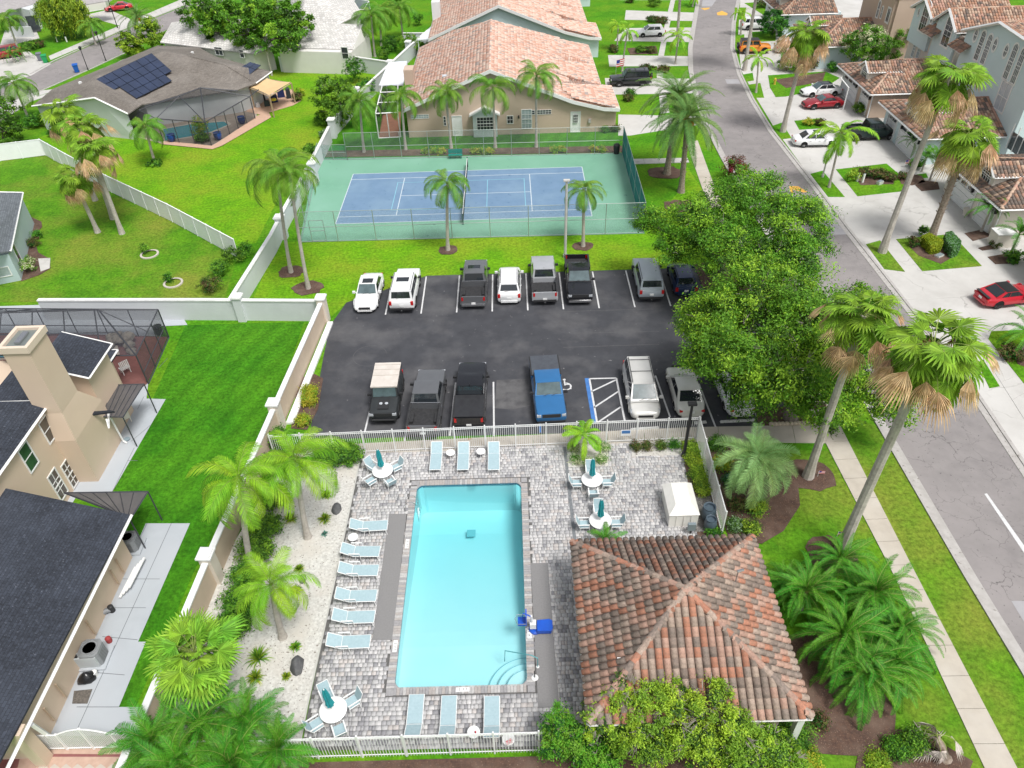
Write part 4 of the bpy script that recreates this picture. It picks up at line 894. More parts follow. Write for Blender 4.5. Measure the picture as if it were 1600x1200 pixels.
def small_pool(label,pts,z=.10):
    P=[G(*p,z) for p in pts]; r=empty('lap_pool',(P[0].x,P[0].y,0),0,label,'swimming pool'); B=Vector(r.location); MB().prism([p-B for p in P],.02,z).build('water',teal_w,r)
    Q=[p-B for p in P]; c=sum(Q,Vector())/len(Q); m=MB(); k=len(Q); O=[q+(q-c).normalized()*.35 for q in Q]
    m.add([(q.x,q.y,z+.03) for q in Q]+[(q.x,q.y,z+.03) for q in O]+[(q.x,q.y,0) for q in O]+[(q.x,q.y,z-.01) for q in Q],[(i,(i+1)%k,k+(i+1)%k,k+i) for i in range(k)]+[(k+i,k+(i+1)%k,2*k+(i+1)%k,2*k+i) for i in range(k)]+[(i,3*k+i,3*k+(i+1)%k,(i+1)%k) for i in range(k)]); m.build('rim',M('pool_rim_stone',(.48,.43,.37)),r)
small_pool('teal pool inside the cage of the solar panel house',[(255,202),(300,194),(350,190),(357,195),(330,206),(300,213),(258,220)])
# ---------------------------------------------------------------- white tiled roof houses behind the oak
hw_=empty('white_house',G(470,95,0),0,'white house with a weathered white tile roof behind the far white wall','house')
z=3.0; q=[G(430,74,z),G(552,77,z),G(566,38,4.6),G(492,34,4.6),G(455,34,4.6)]
uvroof(hw_,'roof',[[q[0],q[1],q[2],q[4]]],wht_sh)
zz=[G(552,77,z),G(583,48,z+.0),G(566,38,4.6)]
wall_poly(hw_,[G(436,79,z-.1),G(549,82,z-.1),G(577,56,z-.1),G(460,50,z-.1)],0,z-.12,M('cream_white_wall',(.70,.68,.64),(.66,.64,.60),.6))
trim(hw_,[q[1],q[2],G(583,52,z)],.09)
m=MB(); B=Vector(hw_.location); m.poly([p-B for p in (G(549,82,z-.1),G(577,56,z-.1),G(565,42,4.5))]); m.build('wall',MAT['cream_white_wall'],hw_)
window(hw_,G(436,79,z-.1),G(549,82,z-.1),539,83,1.0,1.6,1,2)
h2=empty('white_house',G(330,70,0),0,'white roofed house half hidden by the big far oak on the left','house')
q=[G(250,66,3),G(398,84,3),G(430,74,3),G(395,30,5.2),G(300,30,5.2),G(268,35,3)]
uvroof(h2,'roof',[[q[0],q[1],q[3],q[4]],[q[1],q[2],q[3]],[q[5],q[0],q[4]]],wht_sh); wall_poly(h2,inn([q[0],q[1],q[2],G(420,45,3),q[5]],.06),0,2.85,MAT['cream_white_wall'])
window(h2,inn(q[:2]+[q[2]],.06)[0],inn(q[:2]+[q[2]],.06)[1],342,80,1.4,1.1,2,1); window(h2,inn(q[:2]+[q[2]],.06)[0],inn(q[:2]+[q[2]],.06)[1],378,84,.8,1.1,1,2)
h3=empty('white_house',G(500,10,0),0,'large pale roof beyond the white tile roofed house at the top edge','house')
q=[G(470,34,3),G(530,38,3),G(565,20,3),G(540,-20,3),G(420,-20,3),G(478,-12,6)]
uvroof(h3,'roof',[[q[0],q[1],q[5]],[q[1],q[2],q[5]],[q[4],q[0],q[5]],[q[2],q[3],q[5]]],wht_sh); wall_poly(h3,inn(q[:5],.06),0,2.85,MAT['cream_white_wall'])
P0=[G(545,42,0),G(572,42,0),G(580,28,0),G(560,24,0)]; Vt=[p+Vector((0,0,2.6)) for p in P0]
cage('grey screened patio beside the far white roofed house',P0+Vt,[(4,5,6,7),(0,1,5,4),(1,2,6,5)],[(4,5),(5,6),(6,7),(7,4),(0,4),(1,5),(2,6)],white,.06,sm=M('grey_screen',(.16,.18,.21),alpha=.7))
# top-left corner houses
h4=empty('white_house',G(25,30,0),0,'white house with tall grey windows at the top left corner','house')
q=[G(0,37,0),G(56,55,0),G(70,44,0),G(60,-5,0),G(-30,-5,0),G(-30,30,0)]
wall_poly(h4,[G(4,26,0),G(30,64/2+8,0),G(58,48,0),G(67,44,0),G(60,0,0),G(-30,0,0)],0,3.2,MAT['white_wall'])
uvroof(h4,'roof',[[G(-20,26,3.3),G(52,6,3.3),G(45,-20,5),G(0,-14,5)],[G(52,6,3.3),G(75,-6,3.3),G(45,-20,5)]],M('pale_grey_roof',(.36,.34,.34),(.3,.28,.28),2,world=True))
boxb(h4,'tall_window',glass_d,G(52,37,1.4)-Vector(h4.location),(1.6,.2,2.4),.3); boxb(h4,'tall_window',glass_d,G(24,30,1.6)-Vector(h4.location),(1.0,.2,1.2),.3)
wall('low_wall','low white rendered wall block beside the top left driveway',[(20,58),(54,58)],1.6,.25,MAT['white_wall'],None); 
slab('white_slab',[(8,48),(54,42),(62,60),(28,68),(0,72)],.06,conc,thick=.05)
h5=empty('white_house',G(150,10,0),0,'cream garage front behind the willow at the top left','house')
wall_poly(h5,[G(122,22,0),G(168,14,0),G(178,-14,0),G(120,-14,0)],0,3.2,MAT['cream_white_wall'])
uvroof(h5,'roof',[[G(116,10,3.3),G(175,0,3.3),G(160,-22,5.2),G(130,-22,5.2)]],MAT['pale_grey_roof'])
door(h5,G(122,22,0),G(168,14,0),(145,16),4.6,2.3,dm=MAT['cream_white_wall'],name='garage_door')
# side street, upper left
slab('side_street',[(-20,175),(60,142),(142,106),(200,79),(262,46),(352,0),(420,-40),(360,-40),(295,7),(192,48),(84,97),(49,117),(30,122),(-20,140)],.009,road_m)
slab('side_driveway',[(-20,95),(0,88),(45,80),(62,92),(80,100),(49,118),(30,124),(-20,142)],.014,conc)
slab('side_driveway',[(132,24),(170,15),(200,28),(215,38),(186,40),(140,27)],.014,conc)
slab('side_driveway',[(0,190),(-20,175),(60,142),(98,138),(60,150),(40,165)],.0145,conc)
walk('side_walk',[(76,88),(190,39),(300,-8)],[(79,94),(193,46),(306,0)],.035,conc,2.5)
walk('side_walk',[(12,166),(72,147),(100,139)],[(14,170),(75,150),(103,142)],.035,conc,2.5)
walk('side_walk',[(160,108),(195,92)],[(165,112),(200,96)],.035,conc,2.5)
for L_ in ([(49,116),(84,96),(192,47),(295,6)],): kerb('side_kerb',L_[::-1],1) if False else strip('side_kerb',L_,.3,.06,gutter,.06)
strip('side_kerb',[(60,143),(142,107),(200,80)],-.3,.06,gutter,.06)
# ---------------------------------------------------------------- pale blue cottage on the left edge
hc=empty('blue_cottage',G(10,400,0),0,'pale blue cottage with a grey roof at the left edge beside the patchy lawn','house')
e1=G(36,301,2.6);e2=G(17,392,2.6); e0=G(-60,300,2.6)
cy=M('cottage_blue',(.46,.56,.58),(.43,.53,.55),.6)
w1=G(54,350,0);w2=G(34,438,0)
uvroof(hc,'roof',[[e2,e1,G(-40,300,4.2),G(-40,400,4.2)]],grey_sh); trim(hc,[G(-20,393,2.9),e2,e1,G(-10,300,3.1)],.07)
t=(w1-w2); n=Vector((-t.y,t.x,0)).normalized(); 
wall_poly(hc,[w2,w1,w1+n*8,w2+n*8],0,2.5,cy)
window(hc,w2,w1,25,394,1.0,1.9,1,1); 
v2=w2+n*8
window(hc,w2,v2,5,425,1.1,.9,1,1,gm=gb)
bed([(33,440),(62,430),(79,420),(78,405),(60,395),(52,370),(66,355),(65,347),(50,340),(34,400)],.05); slab('stepping_pad',[(60,405),(79,404),(78,420),(64,425)],.07,conc,thick=.05)
# ---------------------------------------------------------------- beige house, lower left
bh=empty('beige_house',(-25,30,0),0,'two storey beige house with dark slate roofs and a tall chimney at the left','house'); HB=Vector(bh.location)
bst=M('peach_stucco',(.62,.49,.37),(.58,.455,.345),.4,rough=.9,bump=.25,bsc=25,world=True,c3=(.66,.53,.41),sc3=.2)
zt=5.6
# two-storey block: east wall at x=-25.3 for y 24..33
eA=G(0,735,zt);eB=G(78,626,zt)
uvroof(bh,'roof',[[Vector((eA.x,20,zt)),Vector((eA.x,eB.y,zt)),Vector((eA.x-4.2,eB.y-2.5,zt+2.2)),Vector((eA.x-4.2,20,zt+2.2))],[Vector((eA.x,eB.y,zt)),Vector((eA.x-9,eB.y,zt)),Vector((eA.x-4.2,eB.y-2.5,zt+2.2))]],slate,.08)
wall_poly(bh,[(-25.9,20),(-25.9,32.0),(-34,32.0),(-34,20)],0,zt-.1,bst)
trim(bh,[(eA.x+.05,20,zt-.06),(eA.x+.05,eB.y+.05,zt-.06),(eA.x-7,eB.y+.05,zt-.06)],.09,white,'gutter')
m=MB(); m.tube([G(76,640,5.3)-HB,Vector((-25.75,32.0,5.0))-HB,Vector((-25.75,31.9,.25))-HB,Vector((-25.3,31.8,.1))-HB],.06,5); m.build('downpipe',white,bh)
a,b=Vector((-25.9,20,0)),Vector((-25.9,32,0))
gw_=M('green_reflecting_glass',(.04,.10,.05),(.02,.04,.03),1,rough=.1); dark_g=M('grey_brown_glass',(.12,.10,.08),(.08,.07,.06),1,rough=.1)
window(bh,a,b,74,671,.9,1.6,1,2,gm=dark_g); window(bh,a,b,44,714,.95,1.7,1,2,gm=gw_); window(bh,a,b,109,740,.8,1.9,2,4,gm=dark_g); window(bh,a,b,90,757,.9,2.0,2,3,gm=dark_g)
# chimney: tapering box
cb=[G(155,753,0),G(128,700,0)]
m=MB(); P=Vector((-24.7,32.7,0))-HB
x0,x1,y0,y1=-25.9,-24.55,30.9,34.3
ztop=9.7
m.add([Vector(q)-HB for q in ((-26.3,31.0,0),(-24.7,31.0,0),(-24.7,34.6,0),(-26.3,34.6,0),(-26.3,31.0,3.4),(-24.7,31.0,3.4),(-24.7,34.6,3.4),(-26.3,34.6,3.4),(-26.3,31.35,5.2),(-24.9,31.35,5.2),(-24.9,33.3,5.2),(-26.3,33.3,5.2),(-26.3,31.35,ztop),(-24.9,31.35,ztop),(-24.9,33.2,ztop),(-26.3,33.2,ztop))],
  [(0,1,5,4),(1,2,6,5),(2,3,7,6),(3,0,4,7),(4,5,9,8),(5,6,10,9),(6,7,11,10),(7,4,8,11),(8,9,13,12),(9,10,14,13),(10,11,15,14),(11,8,12,15)]); m.build('chimney',bst,bh)
m=MB(); z=ztop
for q in (((-26.4,31.25),(-24.8,31.25),(-24.8,31.45),(-26.4,31.45)),((-26.4,33.1),(-24.8,33.1),(-24.8,33.3),(-26.4,33.3)),((-26.4,31.45),(-26.2,31.45),(-26.2,33.1),(-26.4,33.1)),((-25.0,31.45),(-24.8,31.45),(-24.8,33.1),(-25.0,33.1))): m.prism([Vector(p+(0,))-HB for p in q],z-.25,z+.12)
m.build('chimney_crown',M('cream_trim',(.66,.55,.44)),bh); boxb(bh,'flue_pan',M('flue_metal',(.24,.27,.26),rough=.4,metal=.4),Vector((-25.6,32.28,z-.06))-HB,(1.2,1.65,.04)); boxb(bh,'flue_cap',chrome,Vector((-25.6,32.28,z+.05))-HB,(.3,1.0,.12))
# rear wing beyond the chimney with small roofs
wall_poly(bh,[(-26.2,34.7),(-25.0,34.7),(-25.0,37.4),(-26.2,37.4)],0,5.2,bst)
wall_poly(bh,[(-34,32.05),(-26.35,32.05),(-26.35,39.5),(-34,39.5)],0,2.9,bst)
uvroof(bh,'roof',[[Vector((-26.0,33,3.2)),Vector((-26.0,39.9,3.2)),Vector((-30,37,5.0)),Vector((-30,33,5.0))],[Vector((-26.0,39.9,3.2)),Vector((-34.4,39.9,3.2)),Vector((-30,37,5.0))]],slate,.1)
uvroof(bh,'roof',[[Vector((-24.7,34.4,5.3)),Vector((-24.7,37.7,5.3)),Vector((-27.4,37.7,6.3)),Vector((-27.4,34.4,6.3))]],slate,.1)
trim(bh,[(-26.3,39.95,3.15),(-25.95,39.95,3.15),(-25.95,38,3.15)],.08,white,'gutter'); trim(bh,[(-27.4,37.75,6.25),(-24.65,37.75,5.25),(-24.65,34.35,5.25),(-27.4,34.35,6.25)],.07,white,'gutter')
# small tiled hood on the chimney's right
q=[G(133,647,3.5),G(178,641,3.5),G(176,649,3.0),G(135,652,3.0)]
MB().prism([p-HB for p in (q[0],q[1],q[2],q[3])],3.3,3.42).build('hood_roof',slate,bh)
m=MB(); m.tube([G(166,655,3.2)-HB,G(170,668,2.9)-HB,Vector((-24.45,34.2,2.6))-HB,Vector((-24.45,34.3,.2))-HB,Vector((-24.2,34.2,.08))-HB],.06,5); m.build('downpipe',white,bh)
# single storey garage wing
zg=2.95; g0=G(203,804,zg);g1_=G(25,1137,zg)
uvroof(bh,'roof',[[Vector((g1_.x,12.5,zg)),Vector((g0.x,g0.y,zg)),Vector((-30.5,g0.y+1.2,5.6)),Vector((-30.5,12.5,5.6))],[Vector((g0.x,g0.y,zg)),Vector((-40,g0.y+3.5,zg+.4)),Vector((-30.5,g0.y+1.2,5.6))]],slate,.1)
wall_poly(bh,[(-20.5,14.7),(-20.5,25.3),(-34,25.3),(-34,14.7)],0,zg-.1,bst)
trim(bh,[(g0.x+.06,13,zg-.05),(g0.x+.06,g0.y,zg-.05)],.09,white,'gutter')
m=MB(); m.box(Vector((-20.2,14.6,1.4))-HB,(.5,.5,2.8)); m.build('corner_pier',bst,bh)
m=MB(); m.tube([G(50,1132,2.6)-HB,G(92,1160,.1)-HB],.1,4); m.build('gate_pier_trim',white,bh)
for y in(16.2,17.3,20.5,23.4,24.1): boxb(bh,'pipe_run',M('beige_pipe',(.5,.38,.27)),Vector((-20.4,y,.9))-HB,(.09,.07,1.1))
o=empty('wall_lantern',G(10,1148,2.2),0,'white carriage lantern on the corner pier of the beige house','lantern'); MB().lathe((0,0,-.2),[(.08,0),(.14,.15),(.14,.35),(.05,.48)],8).build('lantern_body',white,o)
o=empty('vinyl_pipes',Vector((-20.05,23.6,.08)),0,'stack of white plastic boards leaning along the beige garage wall','boards')
for i in range(4): MB().box((.12*i,.15*i,.08+.06*i),(.12,1.9,.06),rot=Matrix.Rotation(-.05,3,'Z')).build('board',white,o)
# concrete pads round the beige house
slab('patio_slab',[(293,508),(250,510),(236,560),(229,623),(259,624),(176,768),(120,775),(60,880),(205,870),(228,818),(297,818),(216,1003),(228,1003),(186,1105),(232,1105),(214,1150),(60,1150),(-40,1190),(-40,480),(270,470)],.02,conc_g)
grooves=M('slab_joint',(.16,.17,.18),rough=1)
for a,b in (((268,818),(120,1142)),((230,818),(205,870)),((190,905),(250,905)),((180,950),(228,950)),((160,995),(215,1000)),((135,1050),(195,1055)),((120,1105),(186,1105)),((225,620),(215,640)),((205,690),(235,665)),((175,770),(210,700)),((248,575),(262,560)),((215,720),(200,720))): pline(G(*a),G(*b),.03,grooves,.026,name='slab_joint')
slab('brick_forecourt',[(-30,1160),(60,1172),(215,1168),(205,1215),(-30,1215)],.03,M('peach_pavers',(.52,.36,.28),(.46,.31,.24),4,world=True))
slab('brick_border',[(-30,1185),(22,1182),(30,1178),(190,1179),(190,1183),(32,1183),(28,1200),(-30,1215)],.034,M('maroon_pavers',(.26,.10,.09),(.22,.08,.08),4,world=True))
for i in range(9):
    slab('brick_diamond',[(60+i*18,1200),(68+i*18,1194),(76+i*18,1200),(68+i*18,1206)],.038,MAT['pool_rim_stone'])
# white arched gate
gt=empty('garden_gate',G(62,1176,0),0,'white arched picket gate between the beige house and the boundary wall','gate'); B=Vector(gt.location); a=G(65,1172)-B; b=G(232,1168)-B; d=b-a; L=d.length; t=d/L; rz=math.atan2(t.y,t.x)
def hz(s): return 1.25+(.45*math.sin(PI*(s-.25)/.5) if .25<s<.75 else 0)
for i in range(0,61):
    s=i/60; p=a+d*s; mobj('picket',pickme,gt,(p.x,p.y,hz(s)/2+.08),(0,0,rz),(1.3,1.3,hz(s)))
for s in(0,.25,.5,.75,1): p=a+d*s; mobj('post',postme,gt,(p.x,p.y,hz(s)/2+.06),(0,0,rz),(1.3,1.3,hz(s)+.14))
m=MB(); 
for i in range(24): m.tube([a+d*(i/24)+Vector((0,0,hz(i/24)+.08)),a+d*((i+1)/24)+Vector((0,0,hz((i+1)/24)+.08))],.04,4)
m.build('top_rail',white,gt); MB().tube([a+Vector((0,0,.15)),b+Vector((0,0,.15))],.035,4).build('rail',white,gt)
# pergola screens over the patio
def awning(label,pts,z,legs):
    P=[G(*p,z) for p in pts]; r=empty('patio_awning',(P[0].x,P[0].y,0),0,label,'awning'); B=Vector(r.location); MB().prism([p-B for p in P],z-.03,z).build('canopy',M('smoked_panel',(.13,.12,.12),(.10,.095,.095),1,rough=.4,alpha=.88),r)
    for i in range(len(P)): MB().tube([P[i]-B,P[(i+1)%len(P)]-B],.05,4).build('frame_beam',bronze,r)
    for k in range(1,6): MB().tube([P[0].lerp(P[1],k/6)-B+Vector((0,0,.02)),P[3].lerp(P[2],k/6)-B+Vector((0,0,.02))],.02,4).build('rib',bronze,r)
    for i,g in legs: q=G(*g); MB().tube([P[i]-B,Vector((P[i].x,P[i].y,0))-B],.04,5).build('leg',bronze,r)
awning('smoked patio canopy beyond the chimney of the beige house',[(168,602),(225,600),(192,652),(153,651)],2.5,((1,(244,645)),(2,(212,697))))
awning('smoked patio canopy beside the garage wing of the beige house',[(100,770),(231,768),(203,812),(180,800)],2.4,((1,(252,820)),(2,(200,820))))
# pool cage of the beige house
zc=2.6
bt=[G(-30,560,0),G(180,566+30,0)]
yb=47.2
Vb=[Vector((-36,yb,0)),Vector((-21.6,yb,0)),Vector((-21.6,36.9,0)),Vector((-36,37,0))]
Vb[1]=G(264,527,0);Vb[2]=G(232,600,0); Vb[0]=Vector((-44,Vb[1].y+1.2,0))
T1=[G(-100,470,3.0),G(240,472,2.9)]
top=[Vector((p.x,p.y,2.5)) for p in Vb]; rdg=[Vector((-44,(Vb[1].y+Vb[2].y)/2+.8,3.9)),Vector((Vb[1].x-3.0,(Vb[1].y+Vb[2].y)/2+.8,3.9))]
front=[Vector((Vb[2].x,Vb[2].y,2.5)),Vector((-44,Vb[2].y+.4,2.5))]
vv=Vb+top+rdg
md=[]
for i in range(1,8):
    f=i/8; a=top[1].lerp(top[0],f); b=rdg[1].lerp(rdg[0],max(0,f*1.12-.12)); c=top[2].lerp(front[1],f*1.0); md+= [(a,b),(b,c),(Vector((a.x,a.y,0)),a)]
md+=[(Vb[1].lerp(Vb[2],t),top[1].lerp(top[2],t)) for t in(.33,.66)]+[(Vb[1].lerp(top[1],.4),Vb[0].lerp(top[0],.4)),(Vb[1].lerp(top[1],.4),Vb[2].lerp(top[2],.4)),(rdg[1],top[1].lerp(top[2],.5)),(top[1].lerp(rdg[1],.5),top[0].lerp(rdg[0],.5)),(top[2].lerp(rdg[1],.5),front[1].lerp(rdg[0],.5))]
cage('large dark screened pool cage behind the beige house',vv+[front[1]],[(4,5,9,8),(5,6,9),(6,10,8,9),(0,1,5,4),(1,2,6,5)],[(4,5),(5,6),(6,9),(5,9),(8,9),(1,5),(2,6),(6,10),(1,2),(0,1)],bronze,.055,sm=M('pool_screen',(.055,.062,.075),rough=.9,alpha=.40),mids=md)
slab('lanai_floor',[(-60,520),(180,524),(262,527),(230,600),(180,640),(-60,640)],.05,M('red_brick_paving',(.21,.085,.075),(.17,.07,.062),3,world=True,spk=((.3,.15,.12),5,.3)),thick=.02)
small_pool('narrow teal pool inside the cage of the beige house',[(-40,548),(176,541),(180,554),(-40,562)],.12)
# ---------------------------------------------------------------- townhouses east of the street
BT=[M('brown_tile_%s'%n,c,c2,7,rough=.85,rnd=.1) for n,c,c2 in (('rust',(.42,.23,.15),(.32,.18,.12)),('umber',(.29,.19,.14),(.19,.13,.10)),('tan',(.50,.36,.27),(.40,.28,.20)),('dark',(.12,.095,.08),(.19,.15,.125)),('rose',(.48,.29,.22),(.38,.22,.165)))]
cream=M('cream_wall',(.70,.645,.57),(.66,.61,.54),.5,rough=.9,world=True,c3=(.73,.68,.61))
def garage(label,y0,wallm,wts,dw,doors,seed,cheek=None,dormy=4.4):
    xf=40.87; y1=y0+10.6; ym=y0+5.1; g=empty('garage_block',(xf,ym,0),0,label,'garage'); Bv=Vector(g.location); H=3.0
    wall_poly(g,[(41.6,y0+.7),(50,y0+.7),(50,y1-.7),(41.6,y1-.7)],0,H-.12,wallm)
    A=Vector((xf,y0,H));Bq=Vector((xf,y1,H));R=Vector((45.4,ym,5.0));R2=Vector((49.3,ym,5.0));E1=Vector((49.3,y0,H));E2=Vector((49.3,y1,H))
    fs=[[A,Bq,R],[E1,A,R,R2],[Bq,E2,R2,R]]; m=MB()
    for f in fs:m.poly([p-Bv for p in f])
    m.build('roof',M('brown_underlay',(.13,.09,.07)),g)
    tile_roof(g,fs,BT,wts,.31,.40,.075,seed=seed)
    for p,q in((A,R),(Bq,R),(R,R2)): ridge(g,p+Vector((0,0,.05)),q+Vector((0,0,.05)),[BT[0],BT[2],BT[4]],.13,.4,joined=True,seed=seed)
    for p,q in ((A,Bq),(A,E1),(Bq,E2)): trim(g,[p+Vector((-.05,0,-.1)),q+Vector((-.05,0,-.1))],.11)
    # dormer
    dy=ym+dormy-4.9; dx=41.65; c=cheek or cream; zz=4.55; wd=1.2
    m=MB(); pts=[(dx,dy-wd,3.2),(dx,dy+wd,3.2),(dx,dy+wd,4.4),(dx,dy,5.1),(dx,dy-wd,4.4)]; pb=[(dx+3.0,y,max(z,4.2)) for x,y,z in pts]
    vs=[Vector(p)-Bv for p in pts+pb]; m.add(vs,[(0,1,2,3,4),(0,4,9,5),(1,6,7,2)]); m.build('dormer',c,g)
    D=[[Vector((dx-.25,dy-wd-.25,4.28)),Vector((dx+3.6,dy-wd-.25,4.28)),Vector((dx+4.2,dy,5.16)),Vector((dx-.25,dy,5.16))],[Vector((dx+3.6,dy+wd+.25,4.28)),Vector((dx-.25,dy+wd+.25,4.28)),Vector((dx-.25,dy,5.16)),Vector((dx+4.2,dy,5.16))]]
    m=MB(); [m.poly([p-Bv for p in f]) for f in D]; m.build('dormer_roof',MAT['brown_underlay'],g); tile_roof(g,D,BT,wts,.31,.40,.075,seed=seed+9)
    trim(g,[D[0][1],D[0][0],D[0][3],D[1][1],D[1][0]],.10)
    window(g,(dx,0,0),(dx,10,0),0,0,1.6,1.45,4,3,arch=True,center=Vector((dx,dy,4.0)),fw=.1,gm=glass_d)
    for (a,b) in doors:
        f=window(g,(41.6,0,0),(41.6,10,0),0,0,b-a,2.35,1,4,center=Vector((41.6,(a+b)/2,1.2)),gm=M('garage_door_white',(.76,.76,.76),(.72,.72,.72),1),name='garage_door',fw=.1,out=.09)
        for k in range(3):
            n=(b-a)/4.; yc=(a+b)/2+(k-1)*n*1.1; boxb(g,'lantern' if False else 'door_light',glass_d,Vector((41.5,yc,2.05))-Bv,(.06,n*.7,.22))
    boxb(g,'downpipe',white,Vector((41.5,y0+.75,1.4))-Bv,(.1,.1,2.8))
    for yy in (y0+1.3,ym+.3): boxb(g,'wall_lamp',black_pl,Vector((41.45,yy,2.1))-Bv,(.2,.16,.35))
    return g
garage('tan garage block with dormer behind the red coupe and white sedan',84.1,tan,[.22,.24,.25,.12,.2],1,[(89.1,94),(85.7,88.1)],21)
garage('pale blue garage block with dormer where the dark green pickup is parked',71.2,paleblue,[.2,.2,.3,.08,.25],1,[(77.9,80.3),(72.6,77.1)],22)
garage('cream garage block with the darkest brown tile roof at the right edge',56.1,cream,[.08,.42,.1,.38,.05],1,[(60.9,65.4),(57.5,60.2)],23)
garage('pale blue garage block behind the flowering tree',102.2,paleblue,[.25,.3,.2,.15,.1],1,[(107,111.5),(103.6,106)],24,dormy=6.2)
garage('pale blue garage block farthest up the right side at the top edge',118.6,paleblue,[.25,.3,.2,.15,.1],1,[(123,127.5),(119.8,122.3)],25)
garage('cream garage block whose corner just enters the right edge of the photo',41.5,cream,[.08,.42,.1,.38,.05],1,[(46.3,50.8),(42.9,45.6)],26)
def tower(label,x,bays,y0,y1,lowm,uppm,h,low=6.0,seed=31,depth=13,body=None):
    g=empty('townhouse',(x,(y0+y1)/2,0),0,label,'townhouse'); Bv=Vector(g.location)
    wall_poly(g,[(x+.35,y0),(x+depth,y0),(x+depth,y1),(x+.35,y1)],0,h-.5,body or uppm)
    for (a,b,ze,za,dz,mt,knee) in bays:
        ym=(a+b)/2; pts=[(a,dz),(b,dz),(b,ze),(ym,za),(a,ze)]
        if knee: pts=[(a,dz),(b,dz),(b,ze),(b-.42*(b-a),za),(a+knee*(b-a),za-.35),(a,ze-.6)]; ym=b-.42*(b-a)
        m=MB(); n=len(pts); vs=[Vector((x,y,z))-Bv for y,z in pts]+[Vector((x+.4,y,z))-Bv for y,z in pts]; m.add(vs,[tuple(range(n)),tuple(range(2*n-1,n-1,-1))]+[((i+1)%n,i,n+i,n+(i+1)%n) for i in range(n)]); m.build('gable_wall',mt,g)
        m=MB(); m.prism([Vector((x+.4,a+.02,0))-Bv,Vector((x+2.2,a+.02,0))-Bv,Vector((x+2.2,b-.02,0))-Bv,Vector((x+.4,b-.02,0))-Bv],dz,ze-.7); m.build('bay_side',mt,g)
        o=.35
        if knee: q=[(b+o,ze-.15),(ym,za+.1),(a+knee*(b-a),za-.25),(a-o,ze-.75)]
        else: q=[(b+o,ze-.2),(ym,za+.1),(a-o,ze-.2)]
        F_=[]
        for i in range(len(q)-1):
            p0,p1=q[i],q[i+1]
            lo,hi=(p0,p1) if p0[1]<p1[1] else (p1,p0)
            f=[Vector((x-o,lo[0],lo[1])),Vector((x+9,lo[0],lo[1])),Vector((x+9,hi[0],hi[1])),Vector((x-o,hi[0],hi[1]))]; F_.append(f)
        m=MB(); [m.poly([p-Bv for p in f]) for f in F_]; m.build('roof',MAT['brown_underlay'],g)
        tile_roof(g,F_,BT,[.3,.2,.28,.06,.2],.31,.40,.075,seed=seed+int(a))
        trim(g,[(x-o-.05,y,z-.02) for y,z in q],.16,white,'rake_board'); trim(g,[(x-o,q[-1][0],q[-1][1]-.08),(x+9,q[-1][0],q[-1][1]-.08)],.09,white,'gutter'); trim(g,[(x-o,q[0][0],q[0][1]-.08),(x+9,q[0][0],q[0][1]-.08)],.09,white,'gutter')
        ridge(g,Vector((x-o,q[1][0],q[1][1]+.05)),Vector((x+9,q[1][0],q[1][1]+.05)),[BT[0],BT[2]],.13,.4,joined=True)
    return g
def tw(g,x,px,py,w,h,nx,ny,**k): window(g,(x,0,0),(x,10,0),px,py,w,h,nx,ny,**k)
X=49.2
T1=tower('three storey townhouse with two pale blue gabled bays over beige walls',X,[(91.4,96.3,9.0,10.2,5.2,paleblue,0),(85.7,90.4,9.05,10.45,4.9,paleblue,0)],85.4,96.2,cream,paleblue,9.0,body=cream)
tw(T1,X,1446,26,1.9,3.5,3,4,arch=True,fw=.2); tw(T1,X,1436,19,.6,1.0,2,2,oval=True,fw=.13); tw(T1,X,1456,31,.6,1.0,2,2,oval=True,fw=.13); tw(T1,X,1482,48,1.9,3.5,2,3,arch=True,fw=.2)
tw(T1,X+.33,1429,74,.75,2.3,2,3,arch=True,gm=gb,fw=.1); tw(T1,X+.33,1437,76,.75,2.3,2,3,arch=True,gm=gb,fw=.1)
T2=tower('tall pale blue townhouse with oval and arched windows at the right edge',X,[(70.3,84.0,9.5,11.5,0,paleblue,.16)],70.5,83.6,paleblue,paleblue,9.5)
for p in((1525,55),(1555,70),(1572,80)): tw(T2,X,p[0],p[1],.95,1.5,2,2,oval=True,fw=.2,gm=M('grey_window_glass',(.20,.22,.24),(.12,.13,.14),2,rough=.1))
for i,p in enumerate(((1532,71),(1542,77),(1580,96),(1592,103))): tw(T2,X,p[0],p[1],1.05,3.1 if i<2 else 3.5,3,5,arch=True,fw=.17,gm=MAT['grey_window_glass'] if i else glass_d)
tw(T2,X,1567,151,2.0,2.9,2,2,fw=.17,gm=M('white_blind_glass',(.52,.56,.60),(.46,.50,.54),2,rough=.15)); 
T0=tower('tan townhouse at the top edge right of the far garages',X,[(101.8,110.3,9.0,10.8,0,tan,0)],101.5,112,tan,tan,9.0)
tw(T0,X,1373,14,.8,2.2,2,2,arch=True,fw=.15); tw(T0,X,1378,19,.6,1.6,2,2,arch=True,fw=.12); tw(T0,X,1388,24,1.1,1.9,2,1,fw=.2)
# sloping pent roofs between the bays
for g,px,py,s in ((T1,1460,45,32),(T2,1505,68,33)):
    p=WP((X,0,0),(X,1,0),px,py); f=[Vector((X-.9,p.y-1.6,p.z-.5)),Vector((X-.9,p.y+1.4,p.z-.5)),Vector((X+.3,p.y+1.4,p.z+.3)),Vector((X+.3,p.y-1.6,p.z+.3))]
    m=MB(); m.poly([q-Vector(g.location) for q in f]); m.build('pent_roof',MAT['brown_underlay'],g); tile_roof(g,[f],BT,[.3,.3,.2,.1,.1],.31,.38,.07,seed=s); trim(g,[f[0],f[1]],.08)
